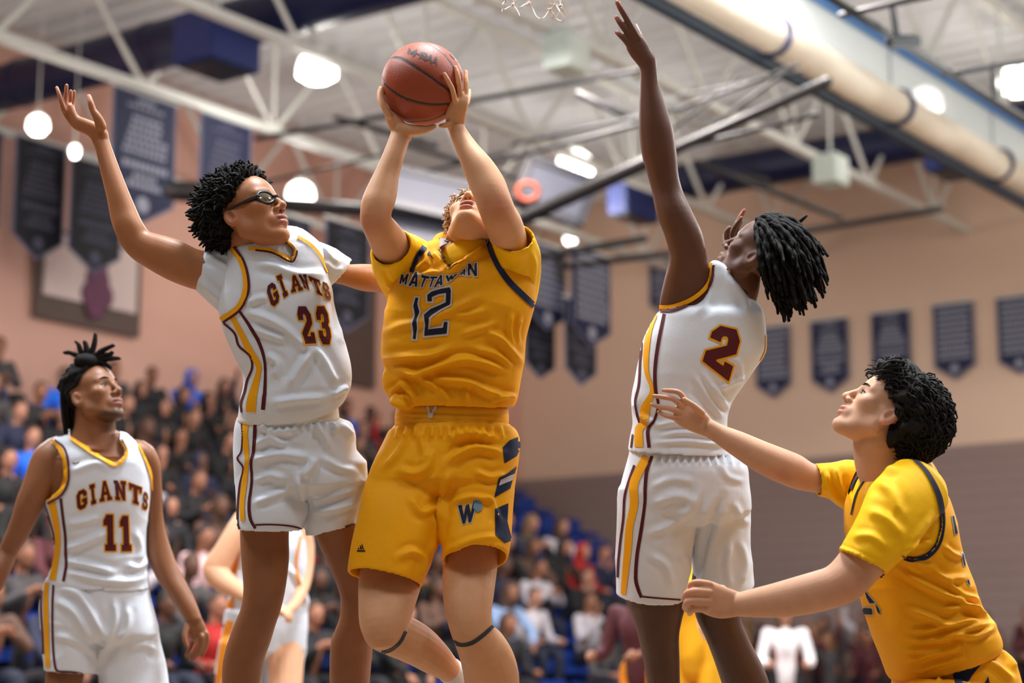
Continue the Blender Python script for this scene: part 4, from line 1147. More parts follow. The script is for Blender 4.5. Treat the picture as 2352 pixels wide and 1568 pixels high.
    hood = union([ell_g(c + V3(0, -.01, -.01), (.098, .112, .120), nu=28, nv=20), tube_g([c + V3(0, -.05, -.04), nk - V3(0, .03, 0)], [.08, .10], n=14)], .014, 1); out['hood'] = carve(hood, lambda r: (r[:, 1] > .055) & (r[:, 2] < .09))
    return out
PROTO = {('sit', p): spec_proto(p) for p in range(5)}; PROTO.update({('stand', p): spec_proto(p, True) for p in (0, 2, 4)})
def spectator(kind, pose, loc, rz, label, group, skin, hair, hairm, top, leg, sc=1.0, shoe=None):
    pr = PROTO[kind, pose]; root = empty('person', loc, rz); tag(root, label, 'person', group); root.scale = (sc, sc, sc)
    def add(nm, me, m):
        o = bpy.data.objects.new(nm, me); COL.objects.link(o)
        if not me.materials: me.materials.append(None)
        o.parent = root; o.material_slots[0].link = 'OBJECT'; o.material_slots[0].material = m; return o
    add('body', pr['body'], skin); add('top', pr['top'], top); add('trousers', pr['trousers'], leg); add('shoes', pr['shoes'], shoe or LEGM[0])
    add('hair' if hair != 'hood' else 'hood', pr['hair_' + hair] if hair != 'hood' else pr['hood'], hairm if hair != 'hood' else top)
    return root

# colours read off the stand: (px, py of the chest) -> top
KEY = [(42, 838, 'red'), (125, 930, 'royal blue'), (25, 900, 'olive'), (20, 985, 'charcoal'), (60, 990, 'charcoal'), (330, 905, 'black'), (295, 885, 'black'), (440, 925, 'maroon'), (425, 990, 'pale pink'), (525, 945, 'black'), (480, 1030, 'black'), (515, 1010, 'pale pink'), (400, 1050, 'maroon'),
       (415, 1150, 'grey'), (470, 1110, 'black'), (500, 1150, 'grey'), (100, 1230, 'red'), (62, 1290, 'royal blue'), (70, 1400, 'royal blue'), (410, 1250, 'black'), (465, 1225, 'navy'), (395, 1300, 'charcoal'), (20, 1450, 'white'), (60, 1520, 'orange'), (440, 1500, 'navy'), (700, 1360, 'navy'), (1235, 1230, 'grey'),
       (1285, 1260, 'white'), (1262, 1310, 'white'), (1320, 1240, 'black'), (1355, 1310, 'black'), (1200, 1385, 'white'), (1150, 1450, 'light blue'), (1300, 1420, 'black'), (1350, 1405, 'black'), (1290, 1345, 'red'), (1420, 1500, 'white'), (1350, 1540, 'grey'), (990, 1385, 'black'), (380, 1240, 'charcoal'), (840, 1000, 'navy'), (1195, 1090, 'black'), (860, 1040, 'brown'), (1230, 1300, 'black')]
EMPTY = [[(1120, 1110), (1240, 1110), (1460, 1225), (1460, 1330), (1300, 1300), (1120, 1205)], [(1165, 1470), (1320, 1440), (1320, 1600), (1165, 1600)], [(1385, 1405), (1455, 1405), (1455, 1480), (1385, 1480)], [(50, 1330), (115, 1330), (115, 1400), (50, 1400)], [(700, 1560), (900, 1560), (900, 1600), (700, 1600)]]
ORD = ['top', 'second', 'third', 'fourth', 'fifth', 'sixth', 'seventh', 'eighth', 'ninth', 'tenth']
NUM = ['first', 'second', 'third', 'fourth', 'fifth', 'sixth', 'seventh', 'eighth', 'ninth', 'tenth', 'eleventh', 'twelfth', 'thirteenth', 'fourteenth', 'fifteenth', 'sixteenth', 'seventeenth', 'eighteenth', 'nineteenth', 'twentieth'] + ['twenty-' + x for x in ('first', 'second', 'third', 'fourth', 'fifth', 'sixth', 'seventh', 'eighth', 'ninth')] + ['thirtieth']
rnd = random.Random(21)
used = set(); pal = ['black'] * 10 + ['charcoal'] * 5 + ['navy'] * 4 + ['maroon'] * 3 + ['grey'] * 3 + ['brown', 'olive', 'white', 'royal blue', 'red', 'pale pink']
nper = 0
for k in range(ROWS):
    s = row_s0(k) + .35 + (k % 2) * .25; cand = []
    while s < S1 - .3:
        p = hall(s, row_q(k) + .05, row_h(k)); x, y, d = PX(np.array([p + [0, 0, .38]])); x, y = float(x[0]), float(y[0])
        if -70 < x < 1560 and y < 1640: cand.append((x, y, p, s))
        s += .66
    cand.sort(key=lambda c: c[0]); n = 0
    for x, y, p, s in cand:
        emp = (s < 2.7 and k < 6) or any(inpoly(np.array([x]), np.array([y]), q)[0] for q in EMPTY)
        near = sorted([(math.hypot(a - x, b - y), i) for i, (a, b, c) in enumerate(KEY)])[0]
        key = near[0] < 30 and near[1] not in used
        seat = bpy.data.objects.new('seat', seat_me); COL.objects.link(seat); seat.location = p; seat.rotation_euler = (0, 0, RZ); seat.parent = bl; seat.matrix_parent_inverse = bl.matrix_world.inverted()
        if emp or (not key and rnd.random() < .10): continue
        c = KEY[near[1]][2] if key else rnd.choice(pal)
        if key: used.add(near[1])
        pose = rnd.choice([0, 0, 1, 2, 3, 3]) if rnd.random() > .012 else 4
        hair = rnd.choice(['short', 'short', 'long', 'long', 'short', 'hood']); hm = rnd.randrange(4) if rnd.random() < .2 else rnd.randrange(2); sk = rnd.randrange(4)
        htxt = {'short': 'short ' + ('black', 'brown', 'fair', 'grey')[hm] + ' hair', 'long': 'long ' + ('black', 'brown', 'fair', 'grey')[hm] + ' hair', 'hood': 'hood up'}[hair]
        lab = 'spectator in %s top, %s, %s from left in %s bleacher row' % (c, htxt, NUM[n], ORD[k])
        n += 1; nper += 1
        look = math.atan2(-(0 - p[0]), (6 - p[1])) if False else 0
        spectator('sit', pose, p + np.array([0, 0, .055]), RZ + (rnd.random() - .5) * .24 - .22, lab, 'spectators in the bleachers', SKT[sk], hair, HRT[hm], TOPM[c], LEGM[rnd.randrange(3)], 1.02 + .06 * rnd.random())
# standing students by the far wall
n = 0
cand = []
for r, s in enumerate((.7, 1.35, 2.0)):
    q = 4.4 + .2 * (r % 2)
    while q < 10.5:
        cand.append((s, q, r)); q += .66
for s, q, r in cand:
    p = hall(s, q, .39 - r * .18); c = rnd.choice(['maroon'] * 7 + ['black', 'white', 'grey', 'maroon']); hair = rnd.choice(['short', 'long', 'long']); hm = rnd.randrange(3); sk = rnd.choice([0, 3, 1, 0])
    row = ('back', 'middle', 'front')[r]; n = int(round((q - 4.4 - .2 * (r % 2)) / .66))
    spectator('stand', rnd.choice([0, 2, 2, 4]), p, math.atan2(E1[0], -E1[1]) + (rnd.random() - .5) * .6, 'standing student, %s top, %s %s hair, %s from left in %s row' % (c, hair, ('black', 'brown', 'fair')[hm], NUM[n], row), 'students standing by the far wall', SKT[sk], hair, HRT[hm], TOPM[c], LEGM[rnd.randrange(3)], .95 + .06 * rnd.random())
g = Geo(); 
for r, s in enumerate((.7, 1.35, 2.0)):
    if .36 - r * .18 > .01: g.add(*box_g(hall(s, 7.4, (.36 - r * .18) / 2 - .003), (.62, 6.6, .36 - r * .18 - .006), [E1, EN, Z1]))
stp = empty('stand_step', hall(1, 7.4, 0)); tag(stp, 'low dark steps under the standing students', 'step'); build('step_block', g, DECKG, stp, False)
print('SPECTATORS', nper)

# cheerleader in a white tank top
cp = P(1803, 1500, 20); cp[2] = 0.0
spectator('stand', 0, cp, math.pi * .98, 'cheerleader in white sleeveless top below the outstretched forearm', 'cheerleaders', SKT[3], 'long', HRT[1], mat('cheer_white', (236, 232, 238), rough=.7), LEGM[0], 1.0)
# team mates further down the court
GOLDM = mat('far_gold', (244, 176, 12), rough=.7); MARM = TOPM['maroon']; ORGM = mat('far_orange', (236, 140, 10), rough=.7)
cp = P(1594, 1500, 12); cp[2] = 0.0
o = spectator('stand', 0, cp, math.pi * .9, 'distant gold uniformed player seen between the legs of number 2', 'players', SKT[0], 'short', HRT[1], GOLDM, GOLDM, 1.05, mat('shoe_far', (220, 220, 218)))
wg = Geo(); wc = cp + np.array([0, 0, 1.15]); wg.add(*tube_g([wc - [0, 0, .045], wc + [0, 0, .045]], [.178, .178], n=24, sub=1, flat=.78)); build('waistband', wg, TOPM['white'], o)
cp = P(1478, 1550, 13); cp[2] = 0.0
spectator('stand', 0, cp, math.pi * .8, 'distant player in orange shorts and maroon top left of number 2', 'players', SKT[1], 'short', HRT[0], MARM, ORGM, .92)

# ------------------------------------------------------------------ white-shirted team mate behind number 23
def back_player():
    D = 9.3; root = empty('person', P(610, 1420, D)); tag(root, 'pale skinned player in white and gold kit half hidden behind number 23', 'person', 'players')
    hf = head_at((0.078, -0.008, -0.012), 590, 1085, D, (.85, -.4, .15), scale=1.0)
    g = [head_geo(hf, h=.0035)]
    g.append(loft_g([(568, 1120, 630, 1120, D + .05), (560, 1160, 645, 1160, D + .05), (535, 1190, 690, 1190, D + .06, .5), (525, 1250, 700, 1250, D + .06, .55), (528, 1330, 690, 1330, D + .06, .6), (520, 1430, 700, 1430, D + .06, .6)], ratio=.9, ex=2.3))
    g.append(loft_g([(540, 1180, 590, 1195, D - .02), (520, 1210, 572, 1230, D - .06), (496, 1250, 545, 1275, D - .09), (470, 1290, 528, 1310, D - .10), (468, 1320, 520, 1300, D - .11), (490, 1350, 535, 1318, D - .14), (528, 1368, 556, 1338, D - .20), (560, 1382, 580, 1358, D - .26), (596, 1396, 610, 1374, D - .30)], ratio=.9))
    g.extend(simple_hand(P(604, 1388, D - .3), (1, -.1, -.25), (0, .3, -1), 1, curl=.6))
    g.append(loft_g([(660, 1190, 705, 1190, D + .1), (680, 1260, 722, 1250, D + .1), (684, 1330, 716, 1330, D + .02), (668, 1380, 694, 1384, D - .1), (650, 1398, 668, 1412, D - .18)], ratio=.9))
    g.extend(simple_hand(P(656, 1404, D - .2), (-1, -.3, -.1), (0, .3, -1), -1, curl=.7))
    for x, sd in ((560, -1), (655, 1)):
        hip = P(x, 1430, D + .05); kn = np.array([hip[0] + sd * .03, hip[1] - .12, .50]); an = np.array([hip[0] + sd * .05, hip[1] + .05, .09]); g.append(tube_g([hip, (hip + kn) / 2, kn, kn * .5 + an * .5 + [0, .03, 0], an], [.09, .08, .058, .054, .036], n=16, sub=4))
    for x, sd in ((560, -1), (655, 1)):
        a = P(x, 1430, D + .05); a = np.array([a[0] + sd * .05, a[1] + .05, .06]); k = union([tube_g([a + [0, .05, -.01], a + [.02, -.05, -.02], a + [.05, -.16, -.03]], [.04, .045, .034], n=14)], .008, 2); put('shoe', k, mat('white_shoe', (225, 225, 222), rough=.4), root)
    def paint(v, col): face_paint(hf, col, v); scalp_paint(hf, v, col, rgb=(90, 66, 44))
    finish_body('body', g, SK_F, (224, 170, 134), root, voxel=.005, smooth=2, paint=paint)
    G = Geo(); V, f = hair_mass('hair', root, hf, BLACKH, .014, rough=.006); G.add(V, f); build('hair', G, HRT[1], root)
    jm = union([loft_g([(560, 1172, 650, 1172, D + .04, .7), (545, 1195, 680, 1192, D + .04, .6), (530, 1240, 700, 1240, D + .04, .6), (528, 1300, 706, 1300, D + .04, .6), (526, 1380, 706, 1380, D + .04, .6), (524, 1420, 706, 1425, D + .04, .6)], ex=2.4, cav=(.03, .01))], .007, 3)
    folds(jm, [([(660, 1300), (690, 1340), (705, 1400)], 6, .01), ([(540, 1300), (560, 1360), (600, 1400)], 7, .01)], noise=.006, nsc=(6, 6, 8)); jo = put('jersey', jm, WHITEJ, root); bj = bvh_of(jm)
    stripe(bj, jo, [(548, 1240), (540, 1300), (532, 1360), (530, 1420)], 15, ORGM, .004); stripe(bj, jo, [(690, 1230), (680, 1300), (700, 1380)], 7, ORGM, .004)
    sm = union([loft_g([(520, 1400, 706, 1400, D + .04, .64), (512, 1440, 708, 1440, D + .04, .62), (504, 1490, 704, 1490, D + .04, .6)], ex=2.4), loft_g([(504, 1470, 606, 1480, D, .9), (492, 1560, 600, 1570, D, .95), (486, 1660, 592, 1660, D, 1)], cav=(.1, .01)), loft_g([(600, 1470, 704, 1480, D + .06, .9), (600, 1560, 694, 1570, D + .08, .95), (598, 1660, 690, 1660, D + .1, 1)], cav=(.1, .01))], .007, 3)
    folds(sm, [], noise=.008, nsc=(6, 6, 5)); so = put('shorts', sm, WHITEJ, root); bs = bvh_of(sm); stripe(bs, so, [(530, 1425), (514, 1490), (502, 1600)], 18, ORGM, .004)
    stripe(bs, so, [(514, 1430), (498, 1490), (490, 1600)], 5, MAROON, .004)
# ------------------------------------------------------------------ basketball
BC = (971.0, 192.5, 5.75); BR = 0.1214
def ball_d(x, y, extra=0.0):
    dx = (x - BC[0]) * BC[2] / FPX; dy = (y - BC[1]) * BC[2] / FPX
    return BC[2] - math.sqrt(max(0.0, BR * BR - dx * dx - dy * dy)) - extra

def make_ball():
    c = P(*BC)
    me = bpy.data.meshes.new('basketball'); bm = bmesh.new()
    bmesh.ops.create_icosphere(bm, subdivisions=6, radius=BR)
    V = np.array([v.co for v in bm.verts])
    # channels traced as great arcs over the sphere
    K = lambda p: cv(780, 60, 3.136, p)
    seams = [K([(372, 237), (440, 245), (520, 285), (620, 345), (720, 410), (800, 470), (845, 520)]), K([(312, 380), (350, 440), (430, 500), (530, 545), (640, 568), (760, 572), (850, 560)]),
             K([(520, 128), (600, 125), (680, 160), (750, 215), (800, 275), (850, 350), (870, 420)]), K([(480, 690), (560, 695), (640, 690), (700, 672), (760, 640), (800, 610)])]
    d = np.full(len(V), 9.0)
    for sm_ in seams:
        pts = []
        for (px, py) in cr(np.array(sm_), 30):
            dd = ball_d(px, py); q = P(px, py, dd) - c; pts.append(nrm(q) * BR)
        pts = np.array(pts)
        for q in pts: d = np.minimum(d, np.linalg.norm(V - q, axis=1))
        for q in pts * np.array([-1, -1, -1]): d = np.minimum(d, np.linalg.norm(V - q, axis=1))
    d = d / BR; w = 0.046
    seam = np.clip(1 - d / w, 0, 1)
    V = V * (1 - 0.016 * np.minimum(1, seam * 2.2))[:, None]
    for v, p in zip(bm.verts, V): v.co = p
    bm.to_mesh(me); bm.free()
    me.polygons.foreach_set('use_smooth', [True] * len(me.polygons))
    kk = np.clip((seam - .12) / .3, 0, 1)[:, None]; kk = kk * kk * (3 - 2 * kk); cl = kk * np.array(srgb(38, 30, 28)) + (1 - kk) * np.array(srgb(150, 60, 26))
    at = me.color_attributes.new('Col', 'FLOAT_COLOR', 'POINT'); at.data.foreach_set('color', np.hstack([cl, np.ones((len(cl), 1))]).astype(np.float32).ravel())
    m = bpy.data.materials.new('ball_leather'); m.use_nodes = True; nt = m.node_tree; b = nt.nodes['Principled BSDF']
    a = nt.nodes.new('ShaderNodeAttribute'); a.attribute_name = 'Col'; nt.links.new(a.outputs['Color'], b.inputs['Base Color'])
    b.inputs['Roughness'].default_value = 0.5
    tc = nt.nodes.new('ShaderNodeTexCoord'); vo = nt.nodes.new('ShaderNodeTexVoronoi'); vo.inputs['Scale'].default_value = 380
    nt.links.new(tc.outputs['Object'], vo.inputs['Vector']); bp = nt.nodes.new('ShaderNodeBump'); bp.inputs['Strength'].default_value = 0.5; bp.inputs['Distance'].default_value = 0.001
    nt.links.new(vo.outputs['Distance'], bp.inputs['Height']); nt.links.new(bp.outputs['Normal'], b.inputs['Normal'])
    o = link('basketball', me, m); o.location = c
    tag(o, 'orange leather basketball with black seams held up in two hands', 'ball')
    V2 = mv(me) + c
    bv = BVHTree.FromPolygons([Vector(p) for p in V2], [tuple(p.vertices) for p in me.polygons])
    g = Geo()
    # MHSAA wordmark, letters leaning along the upper panel (crop 780,60 scale 3.136)
    base = [(490, 166, 538, 218), (540, 174, 586, 232), (588, 188, 630, 250), (632, 204, 668, 268), (670, 220, 706, 284)]
    for ch, (x0, y0, x1, y1) in zip('MHSaa', base):
        q = cv(780, 60, 3.136, [(x0 + 8, y0 - 8), (x1 + 10, y0 + 14), (x1 - 4, y1 + 6), (x0 - 4, y1 - 22)])
        decal_geo(bv, [glyph(ch, q)], 0.0006, 4.0, geo=g)
    p = build('wordmark', g, mat('ball_ink', (52, 34, 30), rough=0.5)); 
    # parent with plain coordinates
    p.parent = o; p.matrix_parent_inverse = Matrix.Translation(-Vector(c))
    g2 = Geo()
    decal_geo(bv, [np.array(cv(780, 60, 3.136, [(790, 200), (820, 205), (850, 240), (875, 275), (868, 282), (840, 255), (800, 220)]))], 0.0006, 4.0, geo=g2)
    if g2.n:
        p2 = build('emblem', g2, MATS['ball_ink']); p2.parent = o; p2.matrix_parent_inverse = Matrix.Translation(-Vector(c))
    return o
make_ball()

# ------------------------------------------------------------------ shooter, number 12
def p12():
    root = empty('person', P(1045, 960, 5.85))
    tag(root, 'airborne shooter in gold uniform numbered 12, face tipped up beneath the ball', 'person', 'players')
    hf = HeadFrame(1092, 520, 5.82, (-0.15, -0.58, 0.80), roll=-0.06, scale=1.0)
    D = 5.8
    g = [head_geo(hf, mouth=0.009, neck=False)]
    g.append(loft_g([(1048, 500, 1134, 500, 5.86), (1036, 525, 1130, 522, 5.86), (1031, 552, 1130, 548, 5.86), (1012, 575, 1150, 575, 5.86), (980, 600, 1180, 600, 5.88)], ratio=0.8))
    # his right arm (image left)
    g.append(loft_g([(905, 660, 1010, 590, 5.87), (890, 630, 968, 565, 5.84), (868, 604, 938, 542, 5.78), (848, 560, 916, 517, 5.70), (829, 516, 899, 497, 5.64),
                     (828, 478, 906, 470, 5.635), (835, 450, 912, 443, 5.65), (851, 416, 917, 402, 5.67), (874, 368, 929, 358, 5.69), (892, 322, 940, 324, 5.72), (899, 300, 945, 314, 5.73)], ratio=0.9))
    # his left arm (image right)
    g.append(loft_g([(1150, 640, 1228, 640, 5.86), (1142, 600, 1218, 590, 5.80), (1126, 552, 1211, 550, 5.73), (1112, 515, 1200, 510, 5.66), (1099, 484, 1184, 478, 5.62),
                     (1086, 449, 1172, 448, 5.62), (1073, 415, 1158, 412, 5.64), (1060, 380, 1137, 380, 5.66), (1046, 344, 1104, 342, 5.69), (1036, 318, 1082, 313, 5.71), (1030, 298, 1067, 290, 5.72)], ratio=0.9))
    # left hand, back of the hand to camera
    g.append(loft_g([(1029, 298, 1067, 290, 5.725), (1024, 280, 1068, 276, 5.715), (1023, 262, 1071, 260, 5.705), (1030, 242, 1075, 240, 5.695), (1037, 224, 1077, 224, 5.70)], ratio=0.42, ex=2.6))
    def F(lst, r):
        g.append(limb([(x, y, ball_d(x, y, e)) for x, y, e in lst], r, n=10, sub=4))
    F([(1045, 232, .010), (1039, 206, .012), (1029.5, 186, .013), (1021, 170, .009)], [7, 6.3, 6.0, 5.2])
    F([(1056, 228, .012), (1055, 195, .014), (1051, 173, .014), (1046.5, 155, .010)], [7, 6.6, 6.2, 5.4])
    g.append(limb([(1068, 230, 5.70), (1071, 200, 5.71), (1070, 181, 5.72), (1070.5, 165, 5.735)], [6.8, 6.4, 6, 5.2], n=10))
    g.append(limb([(1072, 240, 5.715), (1077, 222, 5.74), (1078, 208, 5.77)], [6, 5.4, 4.8], n=10))
    g.append(limb([(1032, 285, 5.705), (1021, 288, 5.69), (1012.5, 289, 5.70)], [8, 6.5, 5.6], n=10))
    # right hand under and beside the ball
    g.append(loft_g([(899, 303, 946, 318, 5.73), (890, 284, 938, 296, 5.725), (884, 264, 927, 279, 5.715), (881, 250, 908, 262, 5.71)], ratio=0.55, ex=2.4))
    g.append(limb([(893, 264, 5.70), (881, 243, 5.70), (876, 220, 5.71), (878.5, 203, 5.715)], [9, 8, 7, 5.8], n=10))
    g.append(limb([(890, 258, 5.73), (875, 235, 5.75), (871.5, 215, 5.77), (874, 202, 5.78)], [8, 7, 6, 5.2], n=10))
    g.append(limb([(900, 262, 5.74), (885, 240, 5.80), (882, 220, 5.84)], [7, 6, 5], n=10))
    g.append(limb([(918, 295, 5.72), (942, 299, 5.71), (970, 298, 5.70), (985, 295, 5.70), (997, 290, 5.705)], [17, 14, 10.5, 8, 6], n=12))
    # trunk inside the kit
    g.append(loft_g([(985, 590, 1165, 590, 5.88), (920, 650, 1200, 650, 5.87), (905, 760, 1185, 770, 5.87), (915, 900, 1165, 900, 5.87), (915, 1000, 1165, 1000, 5.87), (890, 1080, 1165, 1080, 5.86)], ratio=0.55, ex=2.3))
    # thighs, knees and shins
    g.append(loft_g([(878, 1080, 1020, 1100, 5.86, .7), (856, 1200, 994, 1210, 5.84, .7), (826, 1310, 970, 1335, 5.76, .75), (823, 1388, 952, 1392, 5.68, .85), (826, 1436, 940, 1430, 5.64), (840, 1474, 934, 1462, 5.63)], ratio=0.9))
    g.append(limb([(887, 1446, 5.66), (952, 1477, 5.72), (994, 1507, 5.78), (1024, 1532, 5.84), (1056, 1560, 5.92), (1086, 1590, 5.98)], [53, 49, 41, 31, 25, 25], n=20))
    g.append(loft_g([(1020, 1100, 1160, 1100, 5.86, .7), (1022, 1200, 1152, 1210, 5.84, .7), (1017, 1290, 1143, 1300, 5.76, .75), (1016, 1350, 1134, 1370, 5.69, .85), (1022, 1404, 1129, 1412, 5.65), (1034, 1450, 1134, 1440, 5.64),
                     (1046, 1480, 1160, 1470, 5.66), (1058, 1518, 1182, 1510, 5.70), (1066, 1565, 1193, 1562, 5.76), (1074, 1640, 1186, 1640, 5.84), (1086, 1740, 1160, 1740, 5.98), (1096, 1830, 1150, 1830, 6.08)], ratio=0.92))
    def paint(v, col):
        face_paint(hf, col, v, lip=(176, 96, 88), brow=(150, 120, 90), mouth=0.009, browmix=0.5, lipmix=0.7)
        tints(v, col, [(845, 508, 5.62, .05, (190, 105, 80), .55), (1140, 470, 5.58, .055, (186, 104, 80), .55),
                       (873, 1470, 5.5, .07, (176, 108, 86), .45), (1080, 1455, 5.5, .06, (170, 104, 84), .45),
                       (1080, 268, 5.7, .03, (205, 140, 115), .3), (1030, 172, 5.64, .012, (214, 120, 100), .5), (1046, 155, 5.69, .012, (214, 120, 100), .5), (1070, 165, 5.73, .012, (214, 120, 100), .5)])
    finish_body('body', g, SK_F, (206, 154, 114), root, voxel=0.0033, smooth=2, paint=paint)
    add_eyes(root, hf, brow=(140, 112, 84), iris=(70, 90, 100))
    # teeth glimpse
    t = Geo(); t.add(*box_g(hf.w(np.array([[0, 0.091, -0.0655]]))[0], (0.026, 0.006, 0.006), [hf.s, hf.f, hf.u]))
    build('teeth', t, mat('teeth', (225, 215, 205), rough=0.3), root)
    # curly light brown hair
    hm = mat('light_brown_hair', (176, 142, 104), rough=0.6, noise=0.4, nscale=50, sheen=0.3)
    rnd = random.Random(3); items = []
    for q in fib(1500):
        p = np.array([q[0] * 0.079, -0.012 + q[1] * 0.100, 0.042 + q[2] * 0.087])
        if p[1] > 0.055 + 0.02 * rnd.random() and p[2] < 0.085: continue
        if p[2] < 0.0 and p[1] > -0.02: continue
        if p[2] < -0.045: continue
        n = nrm(q); a = nrm(np.cross(n, [rnd.random(), rnd.random(), rnd.random()])); b = np.cross(n, a); L = 0.014 + 0.016 * rnd.random(); ph = rnd.random() * 6
        pts = [p + n * (L * k / 5) + 0.0075 * (a * math.cos(ph + k * 1.3) + b * math.sin(ph + k * 1.3)) * min(1, k / 2) for k in range(6)]
        items.append((hf.w(np.array(pts)), np.linspace(0.0042, 0.0018, 6)))
    hair_strands('hair', root, hm, items, n=5, sub=1)
    # undershirt with sleeves
    u = []
    u.append(loft_g([(905, 705, 1010, 570, 5.88), (878, 665, 972, 550, 5.85), (860, 618, 946, 541, 5.77), (857, 596, 941, 540, 5.735)], ratio=0.85, cav=(0.05, 0.007), n=36))
    u.append(loft_g([(1090, 640, 1222, 722, 5.87), (1108, 602, 1240, 655, 5.84), (1122, 568, 1241, 592, 5.77), (1130, 546, 1228, 545, 5.70)], ratio=0.8, cav=(0.06, 0.007), n=36))
    u.append(loft_g([(1020, 580, 1136, 554, 5.84, .95), (1008, 596, 1152, 584, 5.83, .85), (990, 620, 1160, 612, 5.84, .72), (985, 660, 1170, 660, 5.86, .62)], c0=False))
    um = union(u, 0.0045, 3)
    folds(um, [(cv(780, 480, 3.015, [(1100, 380), (1180, 480), (1260, 600)]), 6, .006), (cv(780, 480, 3.015, [(1330, 300), (1350, 400), (1330, 560)]), 6, .005), (cv(780, 480, 3.015, [(280, 420), (330, 520), (400, 560)]), 5, .005)], noise=.002, nsc=(14, 14, 9))
    put('undershirt', um, YELT, root)
    # jersey
    j = [loft_g([(985, 566, 1150, 560, 5.87, .35), (950, 580, 1190, 575, 5.86, .48), (915, 625, 1224, 625, 5.84, .56), (893, 675, 1230, 690, 5.83, .6), (884, 715, 1222, 730, 5.83, .6),
                 (877, 765, 1210, 775, 5.83, .6), (875, 812, 1205, 818, 5.83, .6), (884, 850, 1199, 858, 5.83, .6), (888, 888, 1193, 896, 5.83, .6), (891, 912, 1188, 918, 5.83, .61), (903, 927, 1180, 934, 5.83, .6)], ex=2.5, n=48, cav=(.03, .008))]
    j.append(ell_g(P(925, 920, 5.76), (.035, .05, .022)))
    jm = union(j, 0.0048, 4)
    A = lambda p: cv(780, 480, 3.015, p)
    folds(jm, [(A([(290, 870), (420, 810), (600, 770), (800, 690), (980, 600)]), 9, .007), (A([(850, 870), (960, 830), (1090, 790)]), 7, .006),
               (A([(300, 1040), (480, 1020), (640, 1010), (760, 960)]), 8, .012), (A([(380, 1100), (520, 1140), (700, 1080), (850, 1040), (1000, 1060), (1150, 1120)]), 8, .016),
               (A([(620, 1170), (750, 1180), (900, 1200), (1050, 1270), (1200, 1310)]), 8, .014), (A([(430, 1090), (560, 1170), (660, 1230), (700, 1290)]), 7, .010),
               (A([(360, 1290), (430, 1215), (480, 1260), (520, 1340)]), 6, .014), (A([(350, 1320), (430, 1350), (540, 1365)]), 5, .010),
               (A([(1000, 840), (1120, 900), (1200, 1000), (1260, 1070)]), 8, .010), (A([(930, 970), (1080, 1010), (1200, 1090)]), 8, .009),
               (A([(700, 1240), (760, 1340)]), 6, .008), (A([(880, 1220), (895, 1360)]), 6, .008), (A([(1060, 1330), (1150, 1290), (1210, 1300)]), 5, .010),
               (A([(560, 250), (600, 350), (520, 440)]), 6, .007), (A([(745, 430), (650, 440), (560, 460), (480, 500)]), 7, .007), (A([(745, 450), (860, 370), (1000, 250)]), 9, .013),
               (A([(640, 300), (700, 360), (745, 430)]), 7, .008), (A([(1190, 720), (1180, 860), (1220, 960)]), 6, .007), (A([(1250, 750), (1230, 850), (1240, 940)]), 5, .006),
               (A([(300, 1110), (330, 1200), (345, 1280)]), 7, .010), (A([(780, 740), (900, 730), (1020, 700)]), 8, .006)], noise=.003, nsc=(7, 7, 12), seed=3)
    cut(jm, [A([(700, 290), (690, 200), (1010, 190), (1000, 240), (880, 330), (745, 410)])])
    jo = put('jersey', jm, GOLDJ, root)
    bj = bvh_of(jm); bju = bvh_of(jm, um)
    g1 = Geo()
    ribbon_geo(bju, A([(585, 262), (560, 300), (530, 350), (510, 400), (500, 440)]), [15, 15, 14, 12, 10], .003, geo=g1)
    build('armhole_trim', g1, NAVY, jo); g1 = Geo()
    ribbon_geo(bju, A([(1030, 225), (1050, 290), (1100, 400), (1170, 500), (1260, 590), (1345, 670)]), [13, 14, 14, 14, 14, 13], .003, geo=g1)
    build('armhole_trim', g1, NAVY, jo)
    g1 = Geo()
    ribbon_geo(bju, A([(706, 268), (712, 330), (745, 408), (800, 376), (885, 328), (1004, 238)]), 6, .004, g=3, geo=g1); build('neck_binding', g1, GOLDJ, jo); g1 = Geo()
    ribbon_geo(bju, A([(690, 285), (712, 330), (736, 372)]), [8, 10, 7], .007, geo=g1); build('neck_trim', g1, NAVY, jo); g1 = Geo()
    decal_geo(bju, [np.array(A([(742, 392), (800, 372), (770, 408), (750, 416)]))], .007, 4, geo=g1)
    build('neck_trim', g1, NAVY, jo)
    B = lambda p: cv(910, 570, 6.819, p)
    items = [[np.array(B([(490, 735), (560, 680), (700, 640), (840, 615), (856, 660), (845, 885), (700, 960), (560, 1050), (512, 1095), (500, 1275), (735, 1245), (752, 1155), (806, 1160), (790, 1335), (445, 1372), (455, 1200), (440, 1045), (540, 950), (680, 890), (775, 845), (785, 700), (660, 720), (560, 765), (562, 830), (495, 832)]))],
             [np.array(B([(310, 775), (350, 780), (333, 870), (365, 990), (320, 1130), (328, 1250), (310, 1418), (268, 1420), (275, 1320), (255, 1180), (300, 1050), (275, 900)]))]]
    lettering(bj, items, jo, NAVYD, GREYW, owpx=4.2, off=.0022, name='jersey_number')
    qs = [('M', [(90, 420), (205, 410), (165, 575), (60, 560)]), ('a', [(270, 385), (370, 380), (330, 610), (200, 590)]), ('t', [(400, 415), (530, 440), (440, 620), (370, 610)]), ('t', [(540, 440), (650, 440), (570, 620), (500, 605)]),
          ('a', [(665, 420), (745, 410), (725, 575), (590, 620)]), ('W', [(780, 430), (950, 395), (900, 480), (790, 540)]), ('a', [(1030, 330), (1090, 310), (1080, 430), (1000, 420)]), ('n', [(1115, 235), (1265, 240), (1262, 440), (1125, 430)])]
    lettering(bj, [glyph(c, B(q)) for c, q in qs], jo, NAVYD, GREYW, owpx=2.6, off=.0022, name='team_name', g=4)
    lg = Geo()
